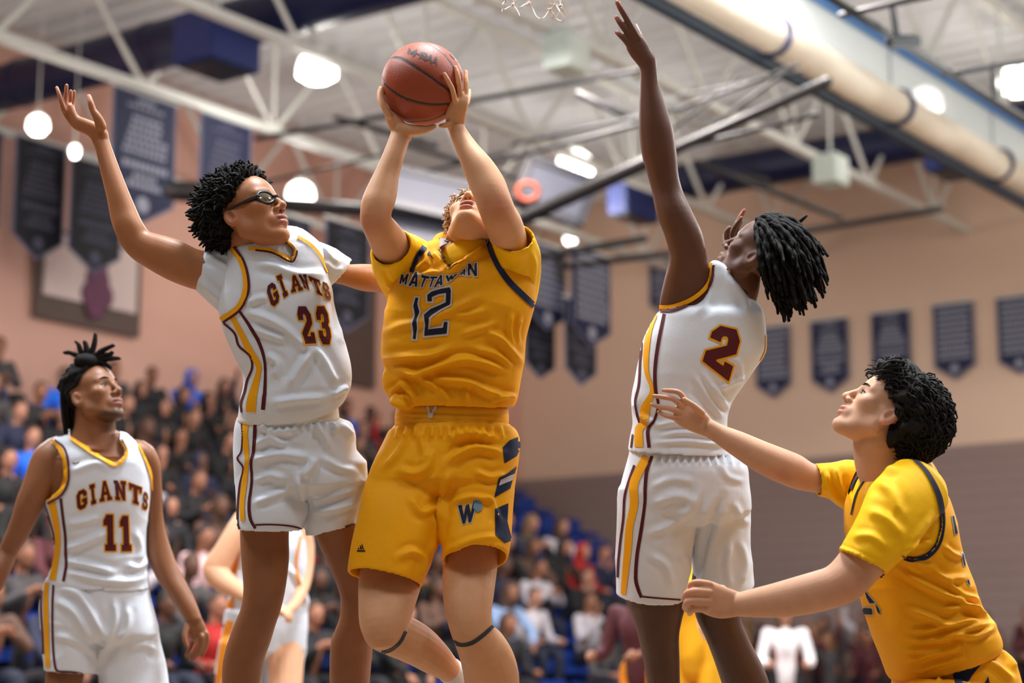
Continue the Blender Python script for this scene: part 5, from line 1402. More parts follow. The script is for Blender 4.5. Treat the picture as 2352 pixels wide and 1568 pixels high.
    decal_geo(bj, [np.array(B([(520, 45), (560, 110), (590, 160), (480, 100)]))], .0025, 4, geo=lg)
    build('chest_logo', lg, NAVYD, jo)
    # waistband with drawstring
    w = union([loft_g([(911, 930, 1168, 938, 5.84, .60), (907, 955, 1169, 960, 5.84, .61), (907, 982, 1168, 979, 5.84, .61)], ex=2.4, n=48)], 0.005, 2)
    folds(w, [([(905, 950), (1040, 957), (1170, 958)], 3.5, .003), ([(905, 961), (1040, 967), (1170, 966)], 3.5, .003), ([(905, 973), (1040, 978), (1170, 975)], 3.5, .003)])
    C5 = lambda p: cv(760, 900, 2.348, p)
    s = [loft_g([(909, 974, 1167, 974, 5.85, .55), (896, 990, 1180, 985, 5.85, .58), (883, 1012, 1193, 1003, 5.84, .6), (866, 1045, 1192, 1045, 5.83, .6), (852, 1078, 1187, 1080, 5.82, .6), (842, 1110, 1182, 1115, 5.81, .58)], ex=2.4, n=48),
         loft_g([(860, 1060, 1035, 1060, 5.82, .8), (837, 1122, 1022, 1140, 5.79, .8), (824, 1175, 1014, 1200, 5.76, .9), (808, 1245, 998, 1270, 5.73, .95), (798, 1312, 969, 1347, 5.70, 1.0)], cav=(.12, .008), n=40),
         loft_g([(1000, 1060, 1187, 1050, 5.82, .8), (1002, 1130, 1181, 1120, 5.79, .8), (1004, 1190, 1177, 1190, 5.76, .9), (1010, 1240, 1174, 1240, 5.73, 1.0), (1016, 1290, 1168, 1278, 5.70, 1.1)], cav=(.12, .008), n=40)]
    sm = union(s, 0.0045, 7)
    folds(sm, [(C5([(640, 250), (760, 225), (900, 260)]), 9, .014), (C5([(620, 390), (700, 330), (800, 300), (930, 330)]), 9, .014), (C5([(360, 420), (450, 440), (520, 400), (540, 300)]), 9, .010),
               (C5([(290, 410), (370, 310), (420, 200)]), 8, .008), (C5([(780, 430), (860, 460), (940, 440)]), 7, .009), (C5([(660, 600), (760, 570), (880, 590)]), 7, .009), (C5([(430, 570), (490, 650), (590, 610)]), 8, .008),
               (C5([(360, 900), (430, 860), (500, 900), (480, 1000)]), 8, .008), (C5([(600, 700), (600, 560), (640, 420)]), 9, .010), (C5([(540, 880), (580, 780), (585, 600)]), 8, .008), (C5([(830, 560), (870, 600), (900, 700)]), 7, .008),
               (C5([(470, 200), (500, 320), (480, 400)]), 7, .007), (C5([(640, 860), (760, 800), (900, 780)]), 7, .006)]
          + [(C5([(x, 185), (x - 6 + (x - 550) * .06, 250)]), 5, .006) for x in range(370, 950, 45)], noise=.003, nsc=(8, 8, 6), seed=9)
    so = put('shorts', sm, GOLDJ, root)
    wo = put('waistband', w, GOLDW, so)
    bs = bvh_of(sm); bw = bvh_of(w)
    d = Geo(); ribbon_geo(bw, C5([(522, 80), (535, 130), (548, 135)]), 6, .004, geo=d); ribbon_geo(bw, C5([(568, 82), (550, 110), (542, 140)]), 6, .005, geo=d)
    build('drawstring', d, GREYW, so)
    g1 = Geo()
    for pl in ([(1030, 232), (960, 262), (925, 300), (935, 385), (1000, 345), (1022, 300)], [(1000, 400), (950, 440), (905, 462), (880, 570), (965, 520), (985, 450)], [(885, 630), (955, 600), (950, 700), (975, 800), (935, 815), (885, 770)]):
        decal_geo(bs, [np.array(C5(pl))], .002, 5, geo=g1)
    build('side_panel', g1, NAVY, so)
    g1 = Geo(); decal_geo(bs, [np.array(C5([(912, 468), (985, 440), (975, 475), (905, 508)]))], .0035, 5, geo=g1); build('side_stripe', g1, GREYW, so)
    # school emblem: W with an animal head, and small logo near the hem
    W1 = [glyph('W', C5([(686, 612), (790, 580), (770, 700), (700, 716)]))]
    lettering(bs, W1, so, NAVYD, GREYW, owpx=1.8, off=.0022, name='leg_emblem', g=4)
    g1 = Geo(); decal_geo(bs, [np.array(C5([(772, 588), (800, 582), (818, 606), (812, 640), (790, 652), (768, 630)]))], .004, 4, geo=g1); build('emblem_head', g1, mat('emblem_blue', (96, 122, 140)), so)
    g1 = Geo(); [decal_geo(bs, [np.array(C5(q))], .002, 4, geo=g1) for q in ([(166, 816), (172, 824), (180, 848), (172, 848)], [(158, 828), (164, 828), (170, 848), (160, 848)], [(148, 840), (154, 840), (157, 848), (148, 848)], [(143, 853), (187, 853), (187, 861), (143, 861)])]; build('hem_logo', g1, NAVYD, so)
    # knee bands, sock, shoe
    body = [c for c in root.children if c.name.startswith('body')][0]; bb = bvh_of(body.data)
    g1 = Geo(); ribbon_geo(bb, C5([(262, 1405), (320, 1390), (370, 1350), (402, 1290)]), 7, .0025, geo=g1); build('knee_band', g1, mat('band', (44, 46, 56), rough=.7), root); g1 = Geo(); ribbon_geo(bb, C5([(650, 1338), (700, 1362), (760, 1352), (820, 1310), (872, 1262)]), [7, 8, 9, 9, 8], .0025, geo=g1)
    build('knee_band', g1, mat('band', (44, 46, 56), rough=.7), root)
    k = Geo(); k.add(*limb([(1034, 1540, 5.86), (1058, 1562, 5.92), (1086, 1592, 5.98), (1100, 1612, 6.0)], [31, 28, 28, 27], n=18)); build('sock', k, cloth_mat('white_sock', (205, 212, 220)), root)
    k = union([limb([(1095, 1600, 6.0), (1105, 1640, 6.02), (1095, 1690, 5.98)], [30, 30, 26]), limb([(1120, 1612, 6.06), (1105, 1650, 6.0), (1085, 1710, 5.9), (1080, 1745, 5.86)], [26, 34, 32, 24])], .006, 3)
    put('shoe', k, mat('white_shoe', (225, 225, 222), rough=.4), root)
    k = Geo(); k.add(*limb([(1120, 1780, 6.03), (1124, 1850, 6.08), (1126, 1880, 6.09)], [35, 30, 30], n=16)); build('sock', k, MATS['white_sock'], root)
    k = union([limb([(1130, 1880, 6.14), (1118, 1925, 6.04), (1092, 1970, 5.94), (1080, 1990, 5.88)], [30, 36, 32, 24])], .006, 3); put('shoe', k, MATS['white_shoe'], root)
    return root
p12()
# ------------------------------------------------------------------ defender, number 23
def p23():
    root = empty('person', P(670, 960, 5.85))
    tag(root, 'leaping defender in white and maroon number 23 kit with black sports goggles', 'person', 'players')
    hf = head_at((0.078, -0.008, -0.012), 530, 499, 5.72, (.80, -.44, .40), scale=1.07, roll=-0.04)
    A = lambda p: cv(400, 300, 2.613, p); S = lambda p: cv(440, 900, 2.348, p)
    g = [head_geo(hf, lips=1.15, jaw=1.02, neck=False)]
    g.append(loft_g([(532, 500, 622, 520, 5.80), (524, 530, 628, 560, 5.81), (524, 560, 636, 585, 5.82), (515, 585, 660, 600, 5.84), (500, 620, 700, 620, 5.86)], ratio=0.9))
    # right arm raised (image left)
    g.append(loft_g([(540, 700, 560, 585, 5.86), (482, 672, 505, 578, 5.84), (440, 663, 462, 574, 5.83), (385, 642, 424, 556, 5.83), (330, 611, 385, 543, 5.83), (300, 590, 358, 536, 5.83), (277, 560, 340, 529, 5.83),
                     (263, 530, 326, 508, 5.83), (254, 500, 314, 482, 5.84), (245, 452, 296, 440, 5.85), (232, 400, 276, 390, 5.87), (222, 355, 260, 347, 5.89), (216, 332, 251, 322, 5.90)], ratio=0.9))
    g.append(loft_g([(216, 334, 251, 322, 5.90), (206, 315, 246, 300, 5.90), (190, 306, 226, 284, 5.90), (170, 296, 200, 273, 5.90), (154, 277, 183, 267, 5.90), (143, 259, 175, 257, 5.90), (137, 243, 169, 242, 5.90)], ratio=0.75, ex=2.3))
    H = lambda l, r: g.append(limb(l, r, n=10, sub=4))
    H([(147, 252, 5.88), (140.5, 233, 5.87), (135.5, 215, 5.87), (130.5, 201, 5.88)], [6.4, 5.4, 4.9, 4.3])
    H([(153, 252, 5.89), (150, 236, 5.885), (151.8, 214, 5.88), (153, 196, 5.88)], [6, 5.2, 5.0, 4.6])
    H([(161, 256, 5.91), (159.5, 243, 5.91), (162.3, 224, 5.90), (163, 209, 5.90)], [6, 5.0, 4.6, 4.4])
    H([(168, 256, 5.94), (167.5, 240, 5.95), (169.5, 222, 5.95), (170.5, 209, 5.95)], [5, 4.4, 4, 3.6])
    H([(232, 290, 5.87), (224, 270, 5.86), (213.5, 253, 5.86), (208, 236, 5.86), (204.5, 221, 5.87)], [13, 11, 8.3, 7.6, 5.6])
    # left arm reaching behind the shooter
    g.append(loft_g([(700, 690, 712, 575, 5.86), (748, 652, 758, 590, 5.88, .75), (778, 652, 790, 606, 5.90, .8), (832, 668, 838, 606, 5.96), (873, 672, 868, 610, 6.02), (920, 682, 914, 624, 6.08), (958, 684, 955, 640, 6.12)], ratio=0.9))
    g.extend(simple_hand(P(955, 662, 6.12), (1, .25, -.05), (0, 0.2, -1), 1))
    g.append(loft_g([(560, 590, 700, 570, 5.88, .5), (515, 640, 745, 620, 5.88, .6), (525, 735, 755, 720, 5.88, .68), (560, 840, 780, 810, 5.88, .7), (562, 930, 768, 930, 5.88, .7), (560, 1000, 790, 1000, 5.88, .6)], ex=2.3))
    g.append(loft_g([(560, 1000, 695, 1010, 5.88, .8), (553, 1130, 675, 1130, 5.88, .8), (551, 1215, 664, 1217, 5.87), (554, 1283, 664, 1283, 5.86), (559, 1350, 656, 1350, 5.85), (553, 1395, 645, 1400, 5.85), (541, 1425, 634, 1432, 5.86),
                     (524, 1470, 621, 1475, 5.88), (512, 1518, 606, 1518, 5.90), (510, 1570, 597, 1570, 5.92), (514, 1650, 580, 1650, 5.96), (520, 1740, 570, 1740, 6.0)], ratio=0.95))
    g.append(loft_g([(695, 1010, 815, 1000, 5.90, .8), (705, 1130, 825, 1120, 5.90, .8), (722, 1225, 835, 1205, 5.92), (752, 1290, 860, 1290, 5.94), (779, 1360, 872, 1360, 5.95), (781, 1411, 868, 1411, 5.95),
                     (768, 1450, 862, 1450, 5.96), (759, 1480, 856, 1490, 5.98), (757, 1570, 849, 1568, 6.0), (765, 1660, 838, 1660, 6.03), (772, 1750, 826, 1750, 6.06)], ratio=0.95))
    def paint(v, col):
        face_paint(hf, col, v, lip=(170, 108, 98), brow=(40, 26, 20), lipmix=0.75)
        scalp_paint(hf, v, col, line=-.010)
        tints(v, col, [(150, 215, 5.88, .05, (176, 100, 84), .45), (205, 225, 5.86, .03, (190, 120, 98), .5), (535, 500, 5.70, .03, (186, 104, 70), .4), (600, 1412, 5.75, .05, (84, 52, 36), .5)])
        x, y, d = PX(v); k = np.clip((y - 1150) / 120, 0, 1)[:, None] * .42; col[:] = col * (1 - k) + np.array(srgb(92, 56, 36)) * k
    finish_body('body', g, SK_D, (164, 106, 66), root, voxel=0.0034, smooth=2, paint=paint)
    # hair: short coiled twists over a dense cap
    rnd = random.Random(5); G = Geo()
    V, f = hair_mass('hair', root, hf, BLACKH, lambda D: 0.020 + 0.012 * np.clip(-D[:, 1], 0, 1), rough=0.010, nsc=75, line=-.014); G.add(V, f)
    for q in fib(1150):
        p = CRC + q * CRR
        if bare(p, -.014): continue
        n = nrm(nrm(q / CRR) + .35 * np.array([rnd.random() - .5, rnd.random() - .5, rnd.random() - .5])); a = nrm(np.cross(n, [rnd.random() - .5, rnd.random() - .5, rnd.random() - .5])); b = np.cross(n, a)
        L = 0.026 + 0.022 * rnd.random() + 0.012 * max(0, -q[1]); ph = rnd.random() * 6
        pts = [p + n * (L * k / 5) + 0.006 * (a * math.cos(ph + k * 1.5) + b * math.sin(ph + k * 1.5)) + np.array([0, -0.008, 0.0]) * (k / 5) ** 2 for k in range(6)]
        G.add(*tube_g(hf.w(np.array(pts)), [.0058, .0060, .0058, .0054, .0046, .0026], n=5, sub=1))
    build('hair', G, BLACKH, root)
    # sports goggles
    gm = mat('goggle_black', (18, 18, 20), rough=0.35); G = Geo()
    def on(x, y, z): return np.array([x, y, z])
    strap = [on(.0772, -0.030, .012), on(.0772, -0.005, .012), on(.0755, .020, .010), on(.068, .050, .008), on(.058, .078, .006)]
    for sgn in (1, -1):
        G.add(*tube_g(hf.w(np.array(strap) * [sgn, 1, 1]), [.0045, .0045, .005, .007, .011], n=8, sub=3, flat=.5))
    for sgn in (1, -1):
        ring = [on(sgn * (.034 + .026 * math.cos(t)), .102 - .018 * (math.cos(t) * .5 + .5) - .003, .004 + .018 * math.sin(t)) for t in np.linspace(0, 2 * math.pi, 25)]
        G.add(*tube_g(hf.w(np.array(ring)), .0042, n=6, sub=1, cap=False))
    G.add(*tube_g(hf.w(np.array([on(-.010, .103, .006), on(0, .108, .008), on(.010, .103, .006)])), .004, n=6, sub=2))
    go = build('goggles', G, gm, root)
    for sgn in (1, -1):
        L = Geo(); rows = []
        for r in np.linspace(0, 1, 6):
            for t in np.linspace(0, 2 * math.pi, 24, endpoint=False):
                rows.append(on(sgn * (.034 + .026 * r * math.cos(t)), .102 - .018 * (r * math.cos(t) * .5 + .5) + .004 * (1 - r * r) - .003, .004 + .018 * r * math.sin(t)))
        L.add(hf.w(np.array(rows)), [(i * 24 + j, i * 24 + (j + 1) % 24, (i + 1) * 24 + (j + 1) % 24, (i + 1) * 24 + j) for i in range(5) for j in range(24)])
        build('lens', L, mat('lens', (120, 112, 96), rough=0.06, metal=0.75), go)
    # white tee
    u = [loft_g([(560, 740, 590, 560, 5.86, .7), (520, 728, 540, 562, 5.85, .75), (484, 700, 500, 568, 5.84, .8), (449, 668, 456, 577, 5.83, .85)], cav=(.05, .007), n=36),
         loft_g([(690, 700, 672, 555, 5.86, .7), (722, 690, 706, 548, 5.86, .75), (748, 668, 760, 565, 5.87, .8), (761, 652, 808, 596, 5.88, .85)], cav=(.05, .007), n=36),
         loft_g([(530, 570, 670, 556, 5.82, .85), (522, 588, 700, 574, 5.82, .76), (515, 640, 748, 620, 5.83, .66)], c0=False)]
    um = union(u, 0.0045, 3)
    folds(um, [(A([(180, 750), (280, 790), (370, 870)]), 7, .006), (A([(160, 900), (260, 1000), (330, 1060)]), 7, .006), (A([(230, 730), (320, 760), (390, 830)]), 6, .005), (A([(880, 680), (940, 760), (1000, 800)]), 7, .006), (A([(900, 780), (960, 830), (1020, 830)]), 7, .006)], noise=.002, nsc=(14, 14, 9))
    put('undershirt', um, cloth_mat('white_tee', (214, 222, 235)), root)
    j = [loft_g([(565, 572, 690, 552, 5.85, .5), (524, 580, 735, 560, 5.84, .6), (512, 640, 752, 620, 5.83, .68), (503, 700, 762, 665, 5.83, .7), (507, 735, 766, 695, 5.83, .72), (526, 787, 780, 748, 5.83, .72), (549, 836, 795, 798, 5.83, .74),
                 (561, 866, 806, 845, 5.83, .74), (557, 900, 807, 876, 5.83, .74), (550, 925, 800, 902, 5.83, .74), (548, 945, 784, 918, 5.84, .73)], ex=2.4, n=48, cav=(.03, .008))]
    jm = union(j, 0.0048, 3)
    fl = [(A([(440, 1090), (560, 1130), (680, 1200), (780, 1290), (830, 1300)]), 9, .009), (A([(450, 1180), (560, 1220), (680, 1260)]), 8, .007), (A([(840, 1310), (760, 1420), (690, 1540)]), 9, .010), (A([(850, 1300), (910, 1400), (970, 1520)]), 9, .009),
          (A([(480, 800), (600, 815), (740, 860), (900, 860)]), 9, .008), (A([(960, 900), (990, 1050), (1015, 1250)]), 8, .007), (A([(550, 1340), (620, 1400), (600, 1480)]), 8, .008), (A([(440, 1040), (500, 1010), (560, 1000)]), 7, .006),
          (S([(430, 60), (560, 40), (740, 30)]), 8, .008), (S([(760, 20), (800, -10), (840, -30)]), 7, .01)]
    folds(jm, fl, noise=.003, nsc=(7, 7, 9), seed=5)
    cut(jm, [A([(470, 690), (560, 712), (700, 778), (722, 720), (665, 660), (660, 600), (440, 640)])], front_only=True)
    jo = put('jersey', jm, WHITEJ, root); bj = bvh_of(jm); bju = bvh_of(jm, um)
    stripe(bju, jo, A([(330, 690), (392, 765), (425, 860), (428, 960), (385, 1060), (285, 1132)]), 11, GOLDT, .004, 'armhole_trim', 3)
    stripe(bju, jo, A([(362, 695), (415, 770), (445, 870), (447, 970), (402, 1072), (300, 1150)]), 5.5, MAROON, .005, 'armhole_piping')
    stripe(bju, jo, A([(740, 640), (815, 685), (875, 755), (918, 850)]), 6, GOLDT, .004, 'armhole_trim')
    stripe(bju, jo, A([(450, 708), (560, 715), (640, 745), (703, 770), (718, 745), (722, 715), (662, 652)]), 8, GOLDT, .004, 'neck_trim', 3)
    stripe(bju, jo, A([(490, 718), (580, 732), (650, 763), (707, 788), (730, 755), (736, 722)]), 4, MAROON, .005, 'neck_piping')
    stripe(bj, jo, A([(388, 1075), (440, 1150), (500, 1250), (538, 1350), (548, 1450), (545, 1568)]) + S([(392, 30), (386, 95)]), [5, 7, 8, 7, 6, 8, 9, 9], MAROON)
    stripe(bj, jo, A([(350, 1118), (400, 1210), (450, 1310), (505, 1400), (505, 1460), (480, 1560)]) + S([(325, 50), (320, 108)]), [11, 13, 15, 13, 12, 18, 22, 22], GOLDT, mm=4)
    stripe(bj, jo, A([(300, 1155), (365, 1215), (390, 1290), (455, 1350), (470, 1420), (440, 1500), (425, 1568)]) + S([(268, 60), (272, 110)]), [4, 5, 5, 5, 5, 5, 5, 5, 4], MAROON)
    B = lambda p: cv(590, 620, 7.84, p)
    qs = [('G', [(160, 320), (310, 195), (425, 540), (280, 690)]), ('I', [(335, 125), (450, 68), (575, 440), (480, 510)]), ('A', [(595, 110), (740, 70), (830, 360), (620, 410)]), ('N', [(745, 80), (885, 75), (940, 355), (850, 330)]),
          ('T', [(915, 90), (1110, 175), (1210, 500), (1040, 400)]), ('S', [(1150, 195), (1265, 250), (1330, 550), (1230, 520)])]
    lettering(bj, [glyph(c, B(q)) for c, q in qs], jo, MAROON, GOLDT, owpx=1.9, off=.002, name='team_name', g=4)
    lettering(bj, [glyph('2', B([(690, 655), (930, 655), (1065, 1325), (865, 1330)])), glyph('3', B([(1035, 655), (1245, 655), (1345, 1340), (1140, 1335)]))], jo, MAROON, GOLDT, owpx=3.0, off=.002, name='jersey_number', g=4)
    lg = Geo(); decal_geo(bj, [np.array(A([(446, 738), (456, 750), (486, 738), (480, 746), (458, 760), (448, 754)]))], .002, 3, geo=lg)
    if lg.n: build('chest_logo', lg, MAROON, jo)
    # shorts
    w = union([loft_g([(552, 920, 775, 915, 5.845, .72), (549, 945, 777, 940, 5.845, .72), (545, 968, 780, 962, 5.845, .72)], ex=2.4, n=44)], .005, 2)
    s = [loft_g([(545, 962, 778, 958, 5.86, .7), (540, 985, 811, 975, 5.86, .68), (538, 1030, 817, 1035, 5.86, .66), (538, 1070, 832, 1075, 5.86, .64), (541, 1110, 842, 1105, 5.86, .6)], ex=2.4, n=48),
         loft_g([(540, 1060, 705, 1060, 5.85, .9), (542, 1120, 699, 1130, 5.84, .95), (545, 1170, 698, 1175, 5.83, 1), (547, 1214, 698, 1214, 5.83, 1)], cav=(.12, .008), n=40),
         loft_g([(680, 1060, 842, 1060, 5.87, .9), (694, 1120, 843, 1115, 5.87, .95), (699, 1175, 830, 1165, 5.87, 1), (702, 1230, 818, 1203, 5.87, 1)], cav=(.12, .008), n=40)]
    sm = union(s, .0048, 4)
    folds(sm, [(S([(350, 175), (450, 215), (570, 200)]), 8, .009), (S([(340, 290), (420, 245), (510, 295)]), 8, .009), (S([(330, 365), (480, 335), (630, 355)]), 9, .009), (S([(660, 170), (720, 240), (740, 310)]), 8, .009),
               (S([(600, 460), (650, 400), (660, 350)]), 9, .010), (S([(595, 700), (600, 560), (560, 450)]), 8, .010), (S([(340, 600), (440, 560), (545, 520)]), 8, .008), (S([(640, 580), (760, 560), (890, 520)]), 8, .008),
               (S([(680, 650), (800, 620), (900, 590)]), 8, .008), (S([(760, 200), (820, 190), (870, 240)]), 8, .009), (S([(700, 350), (780, 400), (880, 430)]), 8, .008), (S([(340, 480), (420, 450), (500, 470)]), 8, .007)]
          + [(S([(x, 155), (x + (x - 600) * .08, 215)]), 5, .005) for x in range(400, 800, 40)], noise=.003, nsc=(8, 8, 7), seed=2)
    so = put('shorts', sm, WHITEJ, root); put('waistband', w, CREAMP, so); bs = bvh_of(sm); bw = bvh_of(w)
    stripe(bs, so, S([(298, 130), (290, 220), (295, 300), (300, 370), (288, 480), (275, 600), (278, 695)]), [15, 13, 13, 9, 12, 11, 10], GOLDT, mm=3)
    stripe(bs, so, S([(345, 125), (342, 220), (335, 320), (322, 380), (326, 480), (312, 600), (318, 680), (345, 735)]), [6, 8, 7, 6, 6, 7, 7, 6], MAROON)
    stripe(bs, so, S([(272, 150), (276, 240), (270, 320), (250, 360), (280, 410), (262, 500), (252, 600), (250, 700), (262, 738)]), 4, MAROON)
    stripe(bs, so, S([(345, 716), (420, 714), (500, 718), (560, 728), (612, 748)]), 4, MAROON, .003, 'hem_piping')
    stripe(bs, so, S([(618, 790), (700, 768), (790, 742), (890, 708)]), 7, MAROON, .003, 'hem_piping')
    d = Geo(); ribbon_geo(bw, S([(672, 95), (678, 110), (672, 125), (686, 140)]), 4, .004, geo=d); ribbon_geo(bw, S([(686, 92), (694, 108), (684, 122)]), 4, .004, geo=d)
    if d.n: build('drawstring', d, mat('cord', (120, 90, 60), rough=.8), so)
    # socks and shoes just below the picture
    for (x, y, dd) in ((545, 1745, 6.0), (799, 1755, 6.06)):
        k = Geo(); k.add(*limb([(x, y - 80, dd), (x, y + 30, dd)], [33, 28], n=14)); build('sock', k, MATS['white_sock'], root)
        k = union([limb([(x - 5, y + 30, dd + .03), (x + 20, y + 60, dd - .05), (x + 60, y + 90, dd - .12)], [30, 34, 26])], .006, 3); put('shoe', k, MATS['white_shoe'], root)
p23()
# ------------------------------------------------------------------ defender, number 2, seen from behind
def p2():
    root = empty('person', P(1580, 1050, 5.95))
    tag(root, 'jumping defender with black dreadlocks, back turned, white number 2 jersey, one arm straight up', 'person', 'players')
    hf = head_at((-0.078, -0.008, -0.012), 1726, 592, 5.86, (-.72, .30, .66), scale=1.0, roll=0.02)
    A = lambda p: cv(1350, 560, 1.555, p)
    g = [head_geo(hf, lips=1.15, neck=False)]
    g.append(loft_g([(1668, 590, 1750, 560, 5.95), (1655, 612, 1748, 610, 5.95), (1650, 640, 1745, 660, 5.95), (1640, 680, 1735, 700, 5.96)], ratio=0.9))
    g.append(loft_g([(1520, 770, 1700, 790, 5.96, .5), (1514, 720, 1672, 730, 5.94, .55), (1516, 685, 1650, 690, 5.93, .6), (1526, 640, 1634, 642, 5.92, .72), (1537, 592, 1624, 590, 5.90), (1527, 543, 1613, 536, 5.89), (1508, 494, 1592, 490, 5.89), (1497, 440, 1571, 446, 5.90),
                     (1486, 398, 1559, 404, 5.90), (1473, 350, 1554, 352, 5.90), (1467, 292, 1546, 296, 5.90), (1468, 240, 1530, 244, 5.90), (1470, 195, 1514, 195, 5.90), (1470, 160, 1508, 150, 5.90, .8), (1462, 146, 1505, 130, 5.90, .7), (1449, 130, 1495, 111, 5.90, .6), (1439, 112, 1484, 92, 5.90, .58), (1437, 99, 1473, 78, 5.90, .58)], ratio=0.88))
    H = lambda l, r: g.append(limb([(x, y, d) for x, y, d in l], r, n=10, sub=4))
    H([(1464, 88, 5.89), (1450, 62, 5.885), (1438, 40, 5.885), (1426, 20, 5.885), (1418, 6, 5.885)], [9.5, 8.6, 8, 7.4, 5.8])
    H([(1460, 84, 5.92), (1448, 50, 5.93), (1436, 28, 5.935), (1424, 8, 5.94)], [8, 7, 6, 5])
    H([(1453, 94, 5.89), (1440, 74, 5.885), (1425, 54, 5.88), (1415.5, 40, 5.885)], [8.2, 7.4, 6.8, 5.4])
    H([(1445, 104, 5.89), (1435, 92, 5.885), (1424, 81, 5.88), (1416, 74, 5.885)], [7.4, 6.6, 6.2, 5.0])
    H([(1485, 118, 5.95), (1476, 92, 5.99), (1466, 70, 6.02), (1461, 58, 6.04)], [10, 8, 7, 5])
    # trunk
    g.append(loft_g([(1600, 670, 1715, 668, 5.96, .6), (1530, 730, 1748, 728, 5.96, .58), (1492, 790, 1748, 790, 5.96, .6), (1472, 860, 1722, 855, 5.96, .62), (1462, 930, 1675, 925, 5.96, .66), (1455, 1030, 1665, 1035, 5.96, .7), (1440, 1100, 1700, 1100, 5.96, .7)], ex=2.3))
    # other arm behind the face
    g.append(limb([(1700, 690, 6.12), (1704, 640, 6.18), (1694, 590, 6.20), (1684, 555, 6.20)], [30, 26, 20, 17], n=14))
    H([(1684, 560, 6.19), (1688, 535, 6.18), (1697, 506, 6.17), (1709, 483, 6.17)], [8.5, 8, 7, 4.6])
    H([(1680, 562, 6.16), (1681, 540, 6.15), (1690, 518, 6.14), (1703, 500, 6.14)], [8, 7.4, 6.4, 4.6])
    H([(1676, 560, 6.13), (1670, 545, 6.12), (1671, 530, 6.11), (1676, 522, 6.11)], [8, 8, 7, 5])
    H([(1686, 560, 6.22), (1692, 530, 6.22), (1702, 508, 6.22)], [7, 6, 4.6])
    H([(1678, 566, 6.2), (1668, 552, 6.24), (1664, 540, 6.26)], [8, 7, 5])
    # legs
    g.append(loft_g([(1432, 1120, 1570, 1130, 5.96, .85), (1436, 1250, 1572, 1260, 5.97, .85), (1440, 1372, 1573, 1385, 5.98), (1452, 1415, 1567, 1420, 5.98), (1464, 1455, 1560, 1460, 5.98), (1476, 1510, 1561, 1510, 6.0), (1486, 1568, 1562, 1568, 6.01), (1488, 1640, 1564, 1640, 6.02), (1497, 1740, 1545, 1740, 6.04)], ratio=0.95))
    g.append(loft_g([(1595, 1140, 1712, 1130, 5.99, .85), (1596, 1260, 1712, 1250, 6.0, .85), (1588, 1350, 1704, 1345, 6.02), (1598, 1415, 1700, 1408, 6.03), (1618, 1460, 1714, 1452, 6.04), (1634, 1500, 1732, 1490, 6.06), (1648, 1540, 1750, 1525, 6.08), (1660, 1575, 1766, 1565, 6.10), (1690, 1650, 1780, 1640, 6.14), (1716, 1745, 1772, 1740, 6.18)], ratio=0.95))
    def paint(v, col):
        face_paint(hf, col, v, lip=(120, 72, 62), brow=(26, 18, 16), lipmix=0.6)
        scalp_paint(hf, v, col, rgb=(22, 18, 18), line=-.004)
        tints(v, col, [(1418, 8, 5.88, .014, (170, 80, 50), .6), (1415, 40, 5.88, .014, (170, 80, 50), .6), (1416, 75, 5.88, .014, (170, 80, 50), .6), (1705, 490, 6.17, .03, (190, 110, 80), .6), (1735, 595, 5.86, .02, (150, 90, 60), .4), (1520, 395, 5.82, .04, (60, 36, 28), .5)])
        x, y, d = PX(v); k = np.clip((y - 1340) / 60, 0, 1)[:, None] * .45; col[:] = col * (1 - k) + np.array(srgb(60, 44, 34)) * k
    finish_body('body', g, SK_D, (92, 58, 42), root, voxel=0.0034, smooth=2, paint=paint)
    # dreadlocks
    rnd = random.Random(8); G = Geo()
    V, f = hair_mass('hair', root, hf, BLACKH, 0.012, rough=0.006, line=-.006); G.add(V, f)
    gv = nrm([0.38, 0, -1.0])
    c0 = hf.w(CRC[None])[0]; ax = np.stack([hf.s, hf.f, hf.u])
    for q in fib(430):
        p = CRC + q * CRR
        if bare(p, -.018): continue
        w = hf.w(p[None])[0]; n = nrm(ax.T @ (q / CRR)); d = nrm(n * 1.0 - hf.f * 0.75 + gv * 0.15 + np.array([rnd.random() - .5, rnd.random() - .5, rnd.random() - .5]) * .5)
        L = 0.080 + 0.060 * rnd.random(); st = L / 9; pts = [w - n * .004]
        stiff = 0.62 + .2 * rnd.random(); wav = rnd.random() * 6; gv = nrm([-.02 + .42 * rnd.random(), 0, -1.0])
        for k in range(9):
            d = nrm(d + gv * (1 - stiff) * .9 + np.array([math.sin(wav + k * 1.9), math.cos(wav * 1.3 + k * 1.7), math.sin(wav * .7 + k * 2.3)]) * .22)
            nx = pts[-1] + d * st
            l = ax @ (nx - c0) / (CRR + 0.016)
            m = np.linalg.norm(l)
            if m < 1: nx = c0 + ax.T @ (l / m * (CRR + 0.016))
            # keep off the shoulders
            pts.append(nx)
        r = 0.0062 + 0.0016 * rnd.random()
        G.add(*tube_g(pts, [r * (1 + .18 * math.sin(wav + 2.1 * i)) * (1 if i < 8 else .6) for i in range(10)], n=6, sub=2))
    # loose locks flung upwards on the crown and brow (photo silhouette)
    for pl in ([(1752, 540), (1750, 520), (1748, 505), (1762, 498), (1772, 493)], [(1760, 530), (1768, 512), (1780, 504), (1792, 512), (1800, 525)], [(1742, 535), (1738, 515), (1737, 502)],
               [(1800, 530), (1792, 508), (1806, 506), (1820, 514)], [(1822, 528), (1832, 514), (1842, 504), (1852, 496)], [(1848, 560), (1864, 556), (1880, 556)], [(1780, 540), (1800, 520), (1830, 520), (1842, 528)]):
        G.add(*limb([(x, y, 5.9) for x, y in pl], [4.6] * (len(pl) - 1) + [3.0], n=6, sub=3))
    build('hair', G, BLACKH, root)
